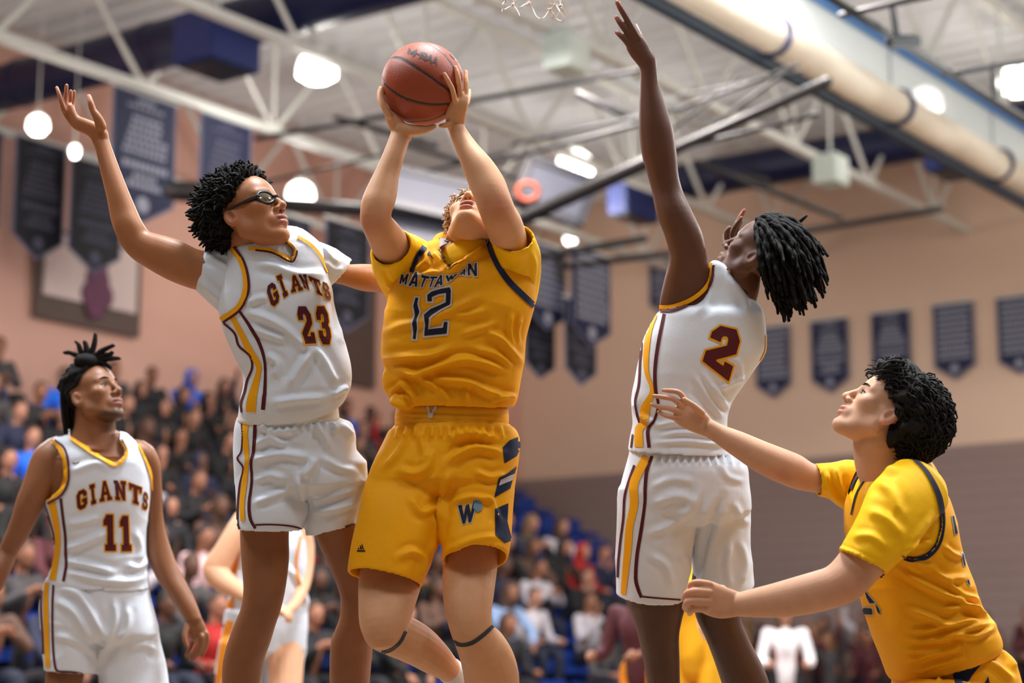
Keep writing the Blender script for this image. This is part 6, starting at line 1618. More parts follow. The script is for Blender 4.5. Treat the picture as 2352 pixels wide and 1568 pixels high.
    # jersey
    j = [loft_g([(1632, 604, 1672, 618, 5.93, 1.2), (1620, 634, 1692, 642, 5.93, 1.0), (1606, 664, 1718, 672, 5.935, .78), (1566, 694, 1746, 702, 5.94, .62), (1515, 715, 1754, 724, 5.94, .62), (1500, 735, 1758, 752, 5.94, .62), (1480, 772, 1759, 785, 5.94, .62),
                 (1470, 812, 1755, 812, 5.94, .64), (1462, 850, 1737, 842, 5.94, .66), (1456, 884, 1710, 880, 5.94, .7), (1450, 914, 1687, 914, 5.94, .74), (1451, 945, 1674, 943, 5.94, .76), (1453, 972, 1669, 974, 5.94, .78), (1446, 1005, 1671, 1012, 5.94, .78), (1442, 1035, 1677, 1046, 5.94, .78)], ex=2.4, n=52, cav=(.03, .008))]
    jm = union(j, .0048, 3)
    folds(jm, [(A([(380, 470), (430, 550), (480, 620)]), 7, .006), (A([(410, 460), (460, 540), (505, 590)]), 7, .006), (A([(440, 500), (490, 560)]), 6, .006), (A([(350, 540), (410, 600), (450, 650)]), 7, .006),
               (A([(520, 400), (545, 440), (540, 500)]), 7, .006), (A([(470, 520), (510, 500), (560, 470)]), 6, .005), (A([(250, 690), (340, 675), (480, 690)]), 6, .005), (A([(240, 650), (330, 635), (430, 640)]), 6, .006),
               (A([(240, 710), (360, 705), (500, 720)]), 6, .006), (A([(165, 560), (185, 610), (240, 640)]), 6, .008), (A([(520, 130), (560, 200), (570, 260)]), 9, .004), (A([(450, 120), (430, 200), (380, 250)]), 9, .004)], noise=.0018, nsc=(6, 6, 9), seed=8)
    jo = put('jersey', jm, WHITEJ, root); bj = bvh_of(jm); body = [c for c in root.children if c.name.startswith('body')][0]; bju = bvh_of(jm, body.data)
    st = lambda *a, **k: stripe(*a, **k)
    st(bju, jo, A([(441, 68), (428, 140), (382, 190), (310, 222), (252, 226)]), [8, 9, 10, 10, 9], GOLDT, off=.004, name='armhole_trim', mm=3)
    st(bju, jo, A([(452, 78), (440, 145), (390, 203), (312, 238), (250, 242)]), 5, MAROON, off=.005, name='armhole_piping')
    st(bju, jo, A([(273, 130), (258, 180), (248, 222)]), 6, GOLDT, off=.004, name='armhole_trim')
    st(bj, jo, A([(500, 92), (535, 115), (560, 140), (574, 172)]), 8, GOLDT, off=.004, name='neck_trim', mm=3)
    st(bj, jo, A([(494, 90), (525, 122), (552, 152), (566, 182)]), 4, MAROON, off=.004, name='neck_piping')
    st(bj, jo, A([(637, 325), (634, 380), (612, 428)]), 5, GOLDT, off=.003, name='armhole_trim')
    st(bj, jo, A([(246, 252), (222, 310), (210, 390), (212, 460), (230, 525)]) + A([(206, 590), (200, 640)]) + A([(184, 665), (184, 725)]), [7, 12, 13, 10, 9, 22, 18, 18, 20], GOLDT, mm=4)
    st(bj, jo, A([(274, 250), (252, 360), (241, 450), (243, 520), (252, 575), (240, 625), (216, 665), (220, 728)]), [7, 8, 8, 8, 6, 6, 8, 8], MAROON)
    st(bj, jo, A([(240, 255), (205, 310), (190, 400), (184, 500), (170, 570), (186, 640)]), [3, 4, 5, 5, 5, 5], MAROON)
    st(bj, jo, A([(162, 680), (156, 728)]), 4, MAROON)
    lettering(bj, [glyph('2', A([(452, 288), (552, 312), (502, 490), (410, 418)]))], jo, MAROON, GOLDT, owpx=4.2, off=.002, name='jersey_number', g=5)
    # shorts
    s = [loft_g([(1447, 1028, 1674, 1036, 5.955, .76), (1443, 1050, 1690, 1050, 5.955, .76), (1436, 1075, 1715, 1070, 5.955, .74), (1426, 1110, 1720, 1110, 5.955, .72), (1421, 1140, 1723, 1140, 5.955, .7), (1418, 1170, 1724, 1170, 5.955, .66)], ex=2.4, n=50),
         loft_g([(1420, 1120, 1606, 1120, 5.94, .85), (1417, 1180, 1602, 1180, 5.94, .9), (1414, 1240, 1592, 1245, 5.95, .95), (1414, 1305, 1582, 1312, 5.96, 1), (1414, 1364, 1570, 1376, 5.97, 1)], cav=(.12, .008), n=42),
         loft_g([(1580, 1120, 1722, 1120, 5.97, .9), (1590, 1180, 1724, 1180, 5.98, .95), (1590, 1245, 1724, 1245, 5.99, 1), (1592, 1300, 1729, 1300, 6.0, 1), (1594, 1368, 1733, 1343, 6.01, 1)], cav=(.12, .008), n=42)]
    sm = union(s, .0048, 4)
    folds(sm, [(a_, b_, c_ * .62) for a_, b_, c_ in [(A([(230, 930), (320, 900), (390, 925)]), 9, .008), (A([(210, 1040), (300, 1000), (370, 940), (400, 870)]), 9, .008), (A([(392, 1200), (415, 1080), (455, 960), (480, 900)]), 9, -.014), (A([(330, 1100), (360, 1170), (345, 1250)]), 8, .008),
               (A([(545, 1060), (565, 1150), (545, 1215)]), 8, .009), (A([(230, 870), (300, 840), (380, 850)]), 8, .006), (A([(220, 1110), (280, 1150), (300, 1220)]), 8, .007), (A([(510, 1060), (500, 1150), (510, 1230)]), 8, .007), (A([(470, 780), (500, 830), (560, 850)]), 7, .006), (A([(520, 920), (550, 980), (575, 1000)]), 8, .007)]]
          + [(A([(x, 745), (x + (x - 380) * .06, 790)]), 4.5, .005) for x in range(245, 560, 26)], noise=.0025, nsc=(7, 7, 6), seed=4)
    so = put('shorts', sm, WHITEJ, root); bs = bvh_of(sm)
    st(bs, so, A([(212, 762), (190, 800), (165, 860), (166, 930), (150, 1010), (145, 1080), (138, 1150), (128, 1250)]), [20, 20, 20, 19, 17, 17, 15, 12], GOLDT, mm=3)
    st(bs, so, A([(230, 758), (212, 810), (206, 870), (204, 930), (190, 1030), (177, 1110), (172, 1190), (180, 1230), (192, 1262)]), [7, 8, 8, 7, 8, 8, 8, 8, 7], MAROON)
    st(bs, so, A([(168, 790), (150, 840), (133, 900), (128, 980), (118, 1060), (110, 1140), (108, 1190)]), 5, MAROON)
    st(bs, so, A([(190, 1258), (250, 1264), (330, 1270)]), 4, MAROON, name='hem_piping')
    for (x, y, dd) in ((1521, 1740, 6.04), (1745, 1745, 6.18)):
        k = Geo(); k.add(*limb([(x, y - 60, dd), (x, y + 40, dd)], [33, 28], n=14)); build('sock', k, MATS['white_sock'], root)
        k = union([limb([(x, y + 40, dd - .03), (x - 10, y + 75, dd + .06), (x - 40, y + 100, dd + .12)], [30, 34, 26])], .006, 3); put('shoe', k, MATS['white_shoe'], root)
p2()
# ------------------------------------------------------------------ rebounder in gold reaching in from the right
def p21():
    root = empty('person', P(2150, 1560, 5.5))
    tag(root, 'crouching gold teammate at the right, wavy dark hair, looking up, both arms reaching left', 'person', 'players')
    hf = head_at((-0.078, -0.008, -0.012), 2043, 956, 5.36, (-.745, -.03, .64), scale=1.0, roll=0.0)
    A = lambda p: cv(1480, 780, 1.99, p); E = lambda p: cv(1940, 1180, 4.04, p)
    g = [head_geo(hf, neck=False, jaw=1.0)]
    g.append(loft_g([(1965, 965, 2085, 950, 5.44), (1960, 1010, 2075, 1000, 5.44), (1961, 1046, 2082, 1030, 5.45), (1966, 1080, 2100, 1058, 5.46), (1980, 1120, 2130, 1100, 5.47)], ratio=0.9))
    # near arm
    g.append(loft_g([(2035, 1120, 2115, 1175, 5.28, .8), (1992, 1175, 2082, 1240, 5.26, .8), (1952, 1235, 2044, 1300, 5.235, .85), (1922, 1278, 2014, 1332, 5.22), (1899, 1301, 1990, 1358, 5.21), (1874, 1311, 1952, 1384, 5.21), (1836, 1322, 1884, 1404, 5.22),
                     (1797, 1333, 1824, 1415, 5.24), (1761, 1343, 1774, 1418, 5.26), (1726, 1352, 1732, 1417, 5.28), (1697, 1360, 1694, 1415, 5.30)], ratio=0.85))
    g.append(loft_g([(1700, 1360, 1696, 1415, 5.30), (1668, 1348, 1660, 1420, 5.30), (1642, 1337, 1634, 1416, 5.295), (1622, 1332, 1614, 1408, 5.29)], ratio=0.45, ex=2.5))
    H = lambda l, r: g.append(limb(l, r, n=10, sub=4))
    H([(1630, 1341, 5.28), (1603, 1337, 5.27), (1588, 1341, 5.28), (1584, 1350, 5.31)], [8.5, 8.2, 7.6, 6.5])
    H([(1628, 1359, 5.27), (1598, 1357, 5.26), (1579, 1362, 5.27), (1571, 1374, 5.30)], [9.2, 9, 8.6, 7.4])
    H([(1626, 1380, 5.27), (1594, 1379, 5.26), (1578, 1384, 5.27), (1573, 1396, 5.30)], [9.2, 9, 8.6, 7.4])
    H([(1624, 1399, 5.28), (1600, 1397, 5.27), (1588, 1401, 5.28), (1584, 1408, 5.31)], [9.2, 9.2, 8.6, 7.2])
    H([(1620, 1390, 5.30), (1585, 1391, 5.31), (1577, 1400, 5.33)], [9, 8, 7])
    H([(1660, 1352, 5.34), (1625, 1352, 5.36), (1600, 1356, 5.36)], [10, 9, 7])
    # far arm
    g.append(loft_g([(1960, 1180, 1975, 1075, 5.66, .8), (1925, 1150, 1920, 1068, 5.64, .8), (1884, 1134, 1873, 1066, 5.62), (1845, 1127, 1843, 1048, 5.61), (1806, 1116, 1822, 1038, 5.60), (1741, 1086, 1762, 1015, 5.60), (1682, 1046, 1706, 992, 5.61), (1641, 1016, 1661, 976, 5.62), (1622, 1003, 1633, 962, 5.62)], ratio=0.85))
    g.append(loft_g([(1622, 1003, 1634, 962, 5.62), (1602, 996, 1622, 948, 5.62), (1581, 988, 1602, 933, 5.62), (1562, 978, 1585, 922, 5.62), (1549, 968, 1570, 921, 5.62)], ratio=0.42, ex=2.4))
    H([(1577, 922, 5.61), (1562, 903, 5.60), (1548, 898, 5.60), (1523, 896, 5.61)], [7.2, 6.6, 6.2, 5])
    H([(1566, 932, 5.61), (1548, 917, 5.60), (1525, 912, 5.60), (1502, 909, 5.61)], [7.6, 6.8, 6.4, 5.2])
    H([(1560, 946, 5.61), (1540, 938, 5.60), (1516, 934, 5.60), (1497, 929, 5.61)], [7.6, 6.8, 6.2, 5])
    H([(1558, 962, 5.61), (1540, 957, 5.60), (1526, 953, 5.60), (1512, 946, 5.61)], [7.2, 6.4, 5.8, 4.6])
    H([(1612, 948, 5.60), (1594, 932, 5.585), (1581, 923, 5.58), (1571, 916, 5.58)], [9, 8, 7, 5.4])
    g.append(loft_g([(1985, 1110, 2135, 1105, 5.50, 1.2), (1968, 1200, 2180, 1215, 5.50, 1.2), (1985, 1330, 2225, 1345, 5.52, 1.1), (2010, 1430, 2265, 1440, 5.52, 1.1), (2045, 1520, 2285, 1510, 5.52, 1.0), (2075, 1620, 2320, 1600, 5.52, 1.0)], ex=2.2))
    g.append(loft_g([(2060, 1590, 2260, 1620, 5.38, .7), (1990, 1700, 2170, 1760, 5.32, .7), (1960, 1800, 2080, 1850, 5.30), (1975, 1900, 2085, 1900, 5.35), (2000, 2050, 2090, 2050, 5.45), (2020, 2160, 2080, 2160, 5.5)], ratio=0.9))
    g.append(loft_g([(2120, 1600, 2310, 1620, 5.64, .7), (2080, 1740, 2250, 1770, 5.66), (2090, 1880, 2210, 1890, 5.68), (2120, 2050, 2215, 2050, 5.74), (2140, 2140, 2200, 2140, 5.78)], ratio=0.9))
    def paint(v, col):
        face_paint(hf, col, v, lip=(186, 110, 98), brow=(60, 45, 38), lipmix=0.6)
        scalp_paint(hf, v, col, line=.006)
        tints(v, col, [(2040, 965, 5.34, .03, (205, 120, 100), .45), (1800, 1090, 5.56, .03, (190, 120, 90), .4), (1950, 1350, 5.15, .05, (190, 120, 92), .4), (1585, 1345, 5.27, .02, (210, 130, 110), .5), (1573, 1370, 5.26, .02, (210, 130, 110), .5), (1530, 905, 5.6, .03, (215, 140, 115), .45)])
    finish_body('body', g, SK_F, (202, 154, 124), root, voxel=0.0033, smooth=2, paint=paint)
    add_eyes(root, hf, brow=(52, 40, 34), iris=(60, 50, 40))
    # wavy dark hair in thick locks
    hm = mat('dark_brown_hair', (22, 19, 17), rough=0.65, noise=0.5, nscale=50, spec=0.18, bump=1.0, bscale=260)
    rnd = random.Random(12); G = Geo()
    V, f = hair_mass('hair', root, hf, hm, lambda D: 0.030 + 0.022 * np.clip(-D[:, 1], 0, 1) + .006 * np.clip(D[:, 2], 0, 1), rough=0.011, line=.004, nsc=45); G.add(V, f)
    ax = np.stack([hf.s, hf.f, hf.u]); c0 = hf.w(CRC[None])[0]
    for q in fib(3000):
        p = CRC + q * CRR
        if bare(p, .004): continue
        th = 0.030 + 0.026 * max(0, -q[1]) + .008 * max(0, q[2]); th *= .9 + .4 * rnd.random()
        n = nrm(q / CRR)
        back = nrm(np.array([q[0] * .5, -1.0, -.55 - .5 * max(0, -q[1])])) if q[2] < .75 or q[1] < 0.2 else nrm(np.array([q[0] * .6, .5, .1]))
        t = nrm(back - n * (back @ n) + np.array([rnd.random() - .5, rnd.random() - .5, rnd.random() - .5]) * .5)
        sd = np.cross(n, t); L = (.045 + .03 * rnd.random()) * (.45 if q[1] > .35 else 1); ph = rnd.random() * 6; pts = []
        for k in range(7):
            u = k / 6; ll = p + t * L * u + sd * .006 * math.sin(ph + u * 6) - CRC; m = np.linalg.norm(ll / CRR)
            hgt = th * min(1, u * 2.5) * (1 + .2 * math.sin(ph + u * 7)); pts.append(CRC + ll / m * 1.0 + nrm(ll / CRR) * hgt)
        r = .0027 + .0013 * rnd.random()
        G.add(*tube_g(hf.w(np.array(pts)), [r * .7, r, r, r, r * .9, r * .7, r * .3], n=5, sub=1, flat=1.0))
    # fringe over the brow and flyaways
    for x0, y0, x1, y1, x2, y2 in ((2060, 838, 2036, 842, 2020, 856), (2050, 850, 2020, 848, 1997, 858), (2056, 860, 2028, 858, 2008, 864), (2060, 870, 2032, 868, 2018, 874), (2075, 832, 2045, 830, 2020, 846), (2070, 845, 2040, 846, 2020, 864), (2064, 856, 2040, 856, 2012, 872)):
        for e in range(3):
            o = (rnd.random() - .5) * 8; G.add(*limb([(x0, y0 + o, 5.36 + e * .02), (x1 + o, y1 + o, 5.36 + e * .02), (x2 + o, y2 + o * .5, 5.37 + e * .02)], [4, 3, .8], n=5, sub=4))
    build('hair', G, hm, root)
    # tee with short sleeves
    u = [loft_g([(2062, 1058, 2165, 1175, 5.34, .8), (2030, 1085, 2142, 1200, 5.30, .8), (2000, 1120, 2122, 1225, 5.27, .8), (1976, 1175, 2096, 1262, 5.24, .85), (1950, 1225, 2064, 1292, 5.22, .9), (1929, 1263, 2034, 1320, 5.21, .95)], cav=(.06, .007), n=40),
         loft_g([(1985, 1190, 2000, 1075, 5.66, .8), (1942, 1172, 1960, 1056, 5.64, .8), (1905, 1146, 1915, 1061, 5.62, .85), (1871, 1110, 1873, 1066, 5.61, .0)][:3] + [(1880, 1140, 1871, 1064, 5.61, .9)], cav=(.06, .007), n=36),
         loft_g([(1990, 1078, 2140, 1064, 5.488, 1.2), (1965, 1112, 2160, 1118, 5.497, 1.29), (1949, 1160, 2180, 1172, 5.497, 1.31), (1947, 1215, 2194, 1226, 5.497, 1.29), (1958, 1280, 2208, 1286, 5.505, 1.24)], ex=2.3, n=44)]
    um = union(u, .0045, 3)
    folds(um, [(A([(1000, 700), (1080, 600), (1170, 590)]), 8, .006), (A([(1310, 800), (1240, 900), (1170, 990)]), 7, .006), (A([(1060, 640), (1130, 700), (1160, 800)]), 11, .006), (A([(1020, 780), (1110, 820), (1180, 900)]), 11, .006), (A([(950, 900), (1040, 900), (1120, 960)]), 9, .005), (A([(880, 945), (980, 985), (1060, 1030)]), 4, .004), (A([(830, 600), (850, 680), (900, 740)]), 7, .008), (A([(870, 580), (890, 660), (930, 720)]), 7, .007),
               (A([(790, 600), (800, 650), (840, 700)]), 6, .005), (A([(1200, 960), (1260, 930), (1320, 930)]), 6, .006)], noise=.0018, nsc=(8, 8, 8))
    put('undershirt', um, YELT, root)
    j = [loft_g([(2025, 1052, 2128, 1046, 5.48, 1.1), (1985, 1075, 2150, 1075, 5.49, 1.25), (1962, 1110, 2166, 1122, 5.50, 1.3), (1946, 1160, 2184, 1172, 5.50, 1.32), (1944, 1215, 2198, 1226, 5.50, 1.3), (1954, 1280, 2214, 1286, 5.51, 1.25), (1966, 1330, 2232, 1336, 5.51, 1.22),
                 (1978, 1372, 2250, 1386, 5.51, 1.2), (1990, 1412, 2274, 1420, 5.51, 1.18), (2004, 1455, 2288, 1446, 5.51, 1.15), (2022, 1505, 2296, 1468, 5.51, 1.1), (2040, 1556, 2293, 1484, 5.51, 1.08)], ex=2.3, n=56, cav=(.03, .008))]
    jm = union(j, .0048, 3)
    folds(jm, [(E([(480, 500), (640, 600), (800, 690), (1000, 770), (1250, 810)]), 7, .011), (E([(590, 870), (760, 950), (960, 1030), (1120, 1000), (1300, 985)]), 7, .012), (E([(620, 1090), (780, 1080), (960, 1030)]), 7, .010), (E([(580, 1150), (760, 1165), (950, 1130), (1160, 1060), (1390, 1020)]), 7, .013),
               (E([(590, 1370), (760, 1310), (960, 1260), (1080, 1210)]), 7, .009), (E([(690, 1460), (860, 1390), (1080, 1330)]), 7, .008), (E([(800, 500), (940, 600), (1130, 590)]), 7, .009), (E([(920, 300), (1000, 370), (1080, 400)]), 6, .008), (E([(1040, 800), (1200, 880), (1320, 960)]), 6, .012),
               (E([(900, 900), (1130, 855), (1260, 880)]), 6, .009), (E([(1000, 1120), (1200, 1130), (1390, 1060)]), 6, .012), (E([(570, 1270), (740, 1260), (900, 1230)]), 6, .007), (E([(940, 620), (1060, 720), (1230, 790)]), 6, .009), (E([(1080, 1200), (1100, 1290), (1090, 1330)]), 4, .006), (E([(600, 400), (700, 480), (840, 500)]), 7, .006)], noise=.0025, nsc=(8, 8, 12), seed=6)
    cut(jm, [A([(1130, 545), (1220, 545), (1300, 620), (1350, 720), (1362, 850), (1335, 945), (1270, 1000), (1175, 1000), (1080, 1090), (1000, 1000), (1020, 760), (1060, 640)]), A([(955, 560), (1175, 488), (1120, 540), (1000, 650), (950, 760), (930, 700)])], front_only=True)
    jo = put('jersey', jm, GOLDJ, root); bj = bvh_of(jm); bju = bvh_of(jm, um)
    stripe(bju, jo, A([(1130, 545), (1165, 533), (1220, 545), (1270, 583), (1310, 640), (1345, 720), (1358, 800), (1358, 860), (1340, 930), (1300, 980), (1240, 1002), (1175, 993)]), [4, 5, 6, 8, 10, 12, 12, 12, 13, 13, 12, 9], NAVY, .004, 'armhole_trim', 3)
    stripe(bju, jo, A([(988, 602), (965, 640), (946, 685)]), 8, NAVY, .004, 'armhole_trim')
    stripe(bju, jo, A([(1200, 492), (1160, 500), (1080, 560), (1010, 640), (970, 710), (948, 800)]), 3.5, NAVYD, .003, 'neck_trim')
    items = [[np.array(E(p))] for p in ([(190, 700), (232, 755), (290, 822), (240, 826), (212, 775)], [(166, 866), (258, 872), (266, 930), (190, 928)], [(292, 832), (325, 870), (338, 930), (312, 905)])]
    lettering(bj, items, jo, NAVYD, GREYW, owpx=1.8, off=.002, name='chest_number', g=4)
    items = [[np.array(E(p))] for p in ([(992, 20), (1006, 20), (1042, 180), (1022, 190)], [(1084, 365), (1094, 370), (1116, 480), (1100, 480)], [(1130, 600), (1148, 620), (1158, 665), (1140, 650)])]
    lettering(bj, items, jo, NAVYD, GREYW, owpx=1.8, off=.002, name='back_number', g=4)
    s = [loft_g([(2045, 1535, 2285, 1478, 5.52, 1.05), (2052, 1560, 2325, 1515, 5.52, 1.0), (2050, 1600, 2343, 1568, 5.52, .95), (2040, 1650, 2350, 1640, 5.52, .9)], ex=2.3, n=50),
         loft_g([(2045, 1580, 2300, 1620, 5.38, .8), (1985, 1690, 2200, 1760, 5.33, .8), (1950, 1780, 2110, 1840, 5.31, .85)], cav=(.12, .008), n=40), loft_g([(2060, 1590, 2340, 1620, 5.64, .7), (2065, 1720, 2280, 1760, 5.66, .8), (2070, 1830, 2240, 1850, 5.67, .8)], cav=(.12, .008), n=40)]
    sm = union(s, .0048, 4)
    folds(sm, [(E([(1400, 1260), (1520, 1330), (1600, 1440)]), 6, .007), (E([(1300, 1360), (1420, 1420), (1560, 1540)]), 7, .007), (E([(900, 1420), (880, 1500), (870, 1560)]), 5, .006)], noise=.002)
    so = put('shorts', sm, GOLDJ, root); bs = bvh_of(sm)
    d = Geo(); decal_geo(bs, [np.array(E([(1095, 1348), (1280, 1288), (1306, 1350), (1180, 1500), (1110, 1620), (1040, 1620), (1004, 1492)]))], .002, 5, geo=d); build('side_panel', d, NAVY, so)
    d = Geo(); decal_geo(bs, [np.array(E([(1330, 1505), (1350, 1600), (1280, 1600)]))], .002, 5, geo=d)
    if d.n: build('side_stripe', d, NAVY, so)
    for (x, y, dd) in ((2050, 2150, 5.5), (2170, 2140, 5.78)):
        k = Geo(); k.add(*limb([(x, y - 80, dd), (x, y + 20, dd)], [36, 31], n=14)); build('sock', k, MATS['white_sock'], root)
        k = union([limb([(x, y + 20, dd + .03), (x - 30, y + 60, dd), (x - 100, y + 80, dd - .04)], [32, 38, 28])], .006, 3); put('shoe', k, MATS['white_shoe'], root)
p21()
# ------------------------------------------------------------------ number 11, standing behind on the left
def p11():
    D = 7.0
    root = empty('person', P(225, 1400, D))
    tag(root, 'standing player at the left in white number 11 jersey, spiky dreadlocks tied up on top', 'person', 'players')
    hf = head_at((0.078, -0.008, -0.012), 177, 917, D - .05, (.80, -.45, .375), scale=1.03, roll=-0.03)
    A = lambda p: cv(0, 750, 1.916, p)
    g = [head_geo(hf, lips=1.1, neck=False)]
    g.append(loft_g([(172, 905, 258, 925, D + .02), (172, 950, 264, 965, D + .02), (168, 985, 268, 995, D + .02), (140, 1010, 290, 1012, D + .03), (118, 1045, 325, 1045, D + .04, .45)], ratio=0.9))
    g.append(loft_g([(140, 1020, 310, 1020, D + .02, .5), (96, 1060, 350, 1060, D + .02, .5), (105, 1120, 348, 1120, D + .02, .5), (120, 1200, 332, 1200, D + .02, .52), (135, 1290, 328, 1290, D + .02, .55), (115, 1370, 340, 1370, D + .02, .55)], ex=2.3))
    # image-left arm
    g.append(loft_g([(112, 1008, 185, 1040, D + .02), (84, 1030, 172, 1068, D + .01), (68, 1058, 152, 1098, D), (55, 1100, 120, 1140, D - .02), (38, 1145, 95, 1175, D - .03), (26, 1188, 77, 1209, D - .03), (12, 1225, 58, 1245, D - .02), (-2, 1255, 40, 1275, D), (-22, 1300, 22, 1318, D - .03), (-45, 1350, -4, 1366, D - .06), (-66, 1400, -34, 1412, D - .08)], ratio=0.9))
    g.extend(simple_hand(P(-52, 1405, D - .08), (-.35, -.1, -1), (1, .3, 0), 1, curl=.3))
    g.append(loft_g([(180, 978, 264, 988, D + .03, .6), (150, 998, 290, 1004, D + .03, .45), (112, 1022, 324, 1022, D + .03, .42), (96, 1060, 345, 1055, D + .02, .5)], ex=2.2))
    # image-right arm
    g.append(loft_g([(270, 1040, 330, 1012, D + .02, .9), (300, 1065, 354, 1030, D + .02, 1), (322, 1090, 368, 1065, D + .03), (330, 1130, 372, 1118, D + .04), (336, 1200, 376, 1195, D + .05), (338, 1270, 396, 1268, D + .05), (358, 1325, 420, 1322, D + .04), (382, 1362, 440, 1360, D + .02), (405, 1395, 454, 1392, D), (424, 1425, 464, 1420, D - .01)], ratio=0.9))
    H = lambda l, r: g.append(limb(l, r, n=8, sub=4))
    g.append(loft_g([(424, 1425, 464, 1420, D - .01), (428, 1445, 474, 1440, D - .01), (436, 1466, 480, 1458, D - .01)], ratio=.5, ex=2.3))
    H([(474, 1455, D - .02), (476, 1470, D - .02), (470, 1490, D - .02), (464, 1505, D - .02)], [7, 6.4, 6, 5])
    H([(464, 1462, D - .03), (463, 1482, D - .03), (455, 1500, D - .03), (444, 1512, D - .03)], [7, 6.2, 5.8, 5])
    H([(454, 1466, D - .02), (452, 1484, D - .03), (444, 1500, D - .03), (436, 1514, D - .03)], [6.8, 6, 5.6, 4.8])
    H([(444, 1466, D), (440, 1482, D), (433, 1496, D), (428, 1506, D)], [6.2, 5.6, 5.2, 4.4])
    H([(430, 1438, D - .03), (424, 1462, D - .05), (430, 1484, D - .06)], [8, 7, 5.4])
    # legs down to the floor
    def leg(x, side, dd):
        zf = 0.08
        def pz(px, z, d): return (W_ / 2 + (px - W_ / 2)), 0
        hip = P(x, 1400, dd); kn = np.array([hip[0] + side * .02, hip[1] - .06, .52]); an = np.array([hip[0] + side * .03, hip[1] + .02, .10])
        g.append(tube_g([hip, (hip + kn) / 2, kn, kn * .55 + an * .45 + np.array([0, .03, 0]), an], [.066, .068, .056, .055, .038], n=18, sub=4))
        return an
    a1 = leg(166, -1, D + .06); a2 = leg(296, 1, D + .09)
    def paint(v, col):
        face_paint(hf, col, v, lip=(140, 88, 80), brow=(26, 18, 15), beard=(38, 26, 20), lipmix=.7)
        scalp_paint(hf, v, col, a=.5, line=-.004)
    finish_body('body', g, SK_D, (136, 88, 58), root, voxel=0.0040, smooth=2, paint=paint)
    add_eyes(root, hf)
    G = Geo(); rnd = random.Random(4)
    V, f = hair_mass('hair', root, hf, BLACKH, lambda q: np.where(q[:, 2] > .35, .014, .004), rough=.005, line=-.012); G.add(V, f)
    Z = lambda p: cv(120, 760, 6.27, p)
    base = (490, 420)
    for pl in ([base, (400, 370), (300, 330), (230, 305), (170, 310)], [base, (430, 350), (395, 270), (370, 190), (335, 155)], [base, (490, 330), (485, 240), (465, 160)], [base, (530, 370), (580, 240), (605, 130), (612, 45)],
               [base, (600, 380), (680, 300), (760, 250), (870, 200)], [base, (620, 400), (730, 350), (820, 330), (855, 300)], [base, (620, 430), (750, 400), (860, 385), (955, 385)], [base, (400, 470), (300, 530), (230, 600)], [(560, 450), (660, 440), (760, 470), (820, 520)],
               [base, (560, 360), (650, 330), (720, 280)]):
        pp = Z(pl)
        for e in range(2):
            G.add(*limb([(x + e * 3, y + e * 2, D + .01 + e * .015) for x, y in pp], [9.0, 6.5, 5.5, 4.5, 3][:len(pp)], n=6, sub=4))
    G.add(*ell_g(P(198, 830, D + .01), (.045, .045, .03)))
    for i in range(26):
        x0 = 150 + rnd.random() * 20; y0 = 868 + rnd.random() * 24; L = 90 + 50 * rnd.random()
        G.add(*limb([(x0 + 18, y0 - 12, D + .02 + i * .006), (x0 - 6, y0 + 8, D + i * .006), (x0 - 12 + rnd.random() * 12, y0 + L * .5, D + i * .006), (x0 - 4 + rnd.random() * 22, y0 + L, D + i * .006)], [6, 6.5, 6.5, 4], n=6, sub=4))
    build('hair', G, BLACKH, root)
    j = [loft_g([(122, 1010, 316, 1018, D, .5), (112, 1045, 335, 1045, D, .56), (108, 1085, 345, 1085, D, .58), (107, 1145, 345, 1140, D, .6), (118, 1215, 337, 1200, D, .6), (127, 1262, 336, 1252, D, .6), (121, 1295, 338, 1290, D, .6), (110, 1328, 340, 1325, D, .6), (112, 1345, 342, 1352, D, .6)], ex=2.4, n=48, cav=(.03, .008))]
    jm = union(j, .0052, 3)
    folds(jm, [(A([(290, 980), (400, 940), (470, 900)]), 8, .008), (A([(290, 1030), (420, 1060), (520, 1090)]), 8, .010), (A([(300, 1080), (440, 1110), (560, 1120), (640, 1100)]), 8, .009), (A([(310, 640), (420, 600), (480, 620)]), 8, .005), (A([(300, 870), (400, 850), (440, 830)]), 8, .006), (A([(560, 1050), (610, 1060), (645, 1030)]), 7, .009), (A([(600, 900), (620, 980), (610, 1040)]), 7, .007)], noise=.003, nsc=(6, 6, 9), seed=11)
    cut(jm, [A([(120, 480), (236, 505), (285, 600), (292, 690), (215, 760), (120, 800)]), A([(300, 380), (308, 486), (400, 550), (500, 605), (548, 570), (553, 545), (528, 490), (535, 380)]), A([(120, 380), (120, 482), (232, 486), (300, 478), (306, 380)]), A([(607, 480), (607, 525), (640, 590), (662, 660), (668, 740), (720, 740), (720, 480)])])
    jo = put('jersey', jm, WHITEJ, root); body = [c for c in root.children if c.name.startswith('body')][0]; bj = bvh_of(jm); bju = bvh_of(jm, body.data)
    stripe(bju, jo, A([(228, 505), (268, 540), (288, 600), (290, 670), (262, 730), (208, 762)]), 9, GOLDT, .006, 'armhole_trim', 3)
    stripe(bju, jo, A([(245, 500), (285, 535), (303, 600), (303, 680), (275, 740), (215, 778)]), 4.5, MAROON, .006, 'armhole_piping')
    stripe(bju, jo, A([(310, 487), (400, 550), (498, 605), (545, 580), (553, 545), (528, 500)]), 9, GOLDT, .007, 'neck_trim', 3)
    stripe(bju, jo, A([(608, 522), (640, 590), (662, 660), (668, 720)]), 7, GOLDT, .006, 'armhole_trim')
    stripe(bj, jo, A([(228, 770), (245, 850), (256, 930), (250, 1010), (232, 1115)]), [17, 15, 12, 13, 15], GOLDT, mm=4)
    stripe(bj, jo, A([(268, 755), (278, 840), (288, 920), (290, 1000), (292, 1050), (280, 1120)]), 6.5, MAROON)
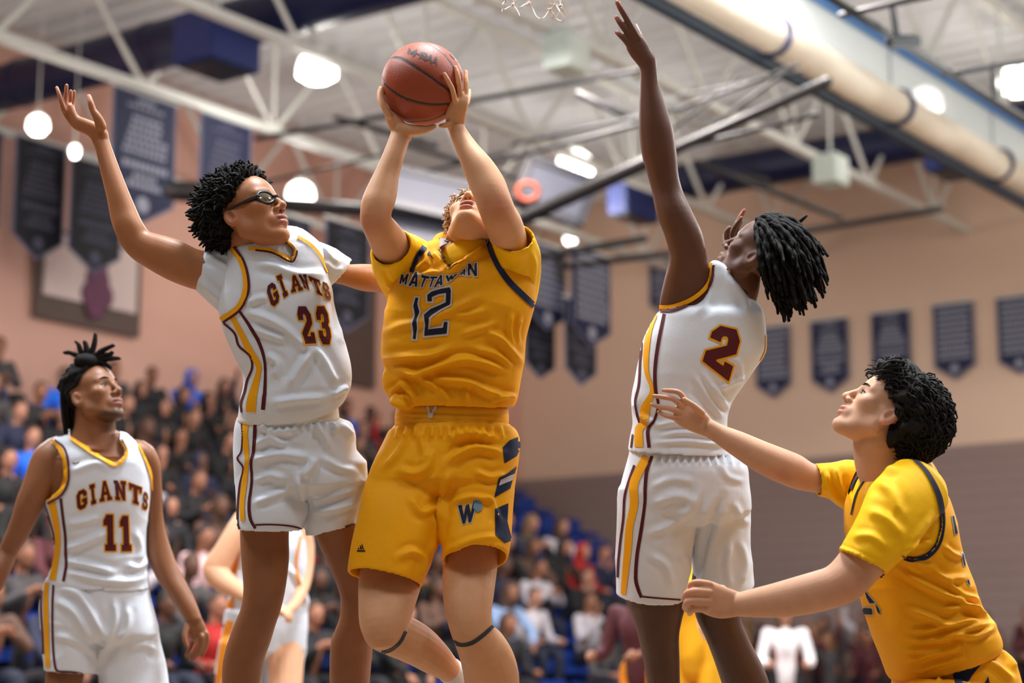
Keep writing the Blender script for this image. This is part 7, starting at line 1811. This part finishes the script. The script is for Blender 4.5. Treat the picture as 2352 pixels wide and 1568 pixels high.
    stripe(bj, jo, A([(200, 785), (222, 860), (238, 930), (232, 1000), (215, 1080)]), 4, MAROON)
    B = lambda p: cv(150, 1080, 7.467, p)
    qs = [('G', [(190, 375), (365, 300), (385, 620), (215, 695)]), ('I', [(405, 255), (515, 220), (545, 560), (440, 595)]), ('A', [(600, 190), (745, 170), (808, 500), (592, 540)]), ('N', [(825, 165), (1040, 185), (1045, 515), (860, 505)]), ('T', [(1085, 205), (1310, 290), (1290, 600), (1120, 550)]), ('S', [(1335, 345), (1410, 400), (1395, 690), (1305, 650)])]
    lettering(bj, [glyph(c, B(q)) for c, q in qs], jo, MAROON, GOLDT, owpx=1.9, off=.002, name='team_name', g=5)
    lettering(bj, [glyph('1', B([(655, 755), (860, 755), (870, 1380), (665, 1380)])), glyph('1', B([(935, 775), (1110, 775), (1135, 1385), (945, 1385)]))], jo, MAROON, GOLDT, owpx=3.0, off=.002, name='jersey_number', g=5)
    lg = Geo(); decal_geo(bj, [np.array(A([(320, 592), (330, 602), (352, 592), (348, 600), (330, 608), (322, 604)]))], .002, 3, geo=lg)
    if lg.n: build('chest_logo', lg, MAROON, jo)
    s = [loft_g([(110, 1325, 340, 1335, D + .01, .6), (100, 1350, 345, 1372, D + .01, .6), (92, 1390, 356, 1415, D + .01, .6), (93, 1440, 364, 1455, D + .01, .58)], ex=2.4, n=46),
         loft_g([(92, 1410, 240, 1440, D, .9), (98, 1480, 232, 1490, D, 1.0), (102, 1540, 224, 1548, D - .01, 1.1)], cav=(.1, .008), n=36),
         loft_g([(222, 1430, 362, 1440, D + .03, .9), (222, 1500, 374, 1500, D + .04, .9), (228, 1568, 386, 1568, D + .05, 1.0), (232, 1640, 392, 1640, D + .05, 1.1)], cav=(.1, .008), n=36)]
    sm = union(s, .0052, 4)
    folds(sm, [(A([(260, 1150), (350, 1180), (420, 1290), (470, 1380)]), 9, .010), (A([(240, 1200), (330, 1260), (400, 1370)]), 9, .008), (A([(500, 1200), (510, 1290), (480, 1370)]), 8, .008), (A([(560, 1230), (560, 1320), (520, 1380)]), 8, .008), (A([(240, 1360), (330, 1380), (420, 1440)]), 8, .007), (A([(560, 1400), (640, 1400), (690, 1430)]), 8, .007), (A([(430, 1500), (450, 1430), (490, 1380)]), 9, .010)], noise=.003, seed=3)
    so = put('shorts', sm, WHITEJ, root); bs = bvh_of(sm)
    stripe(bs, so, A([(208, 1125), (203, 1200), (205, 1300), (208, 1400), (212, 1500)]), [10, 11, 12, 11, 10], GOLDT, mm=3)
    stripe(bs, so, A([(237, 1130), (232, 1220), (232, 1330), (236, 1430), (245, 1500), (262, 1520)]), 5, MAROON)
    stripe(bs, so, A([(186, 1140), (182, 1240), (188, 1350), (192, 1440)]), 4, MAROON)
    stripe(bs, so, A([(255, 1516), (330, 1520), (390, 1535), (424, 1552)]), 4, MAROON, .003, 'hem_piping')
    for a in (a1, a2):
        k = Geo(); k.add(*tube_g([a + [0, 0, .12], a + [0, 0, -.02]], [.046, .042], n=14)); build('sock', k, MATS['white_sock'], root)
        k = union([tube_g([a + [0, .05, -.045], a + [.02, -.04, -.05], a + [.05, -.17, -.06]], [.04, .045, .036], n=16)], .006, 3)
        v = mv(k); v[:, 2] = np.maximum(v[:, 2], 0.002); setv(k, v); put('shoe', k, MATS['white_shoe'], root)
p11()
back_player()
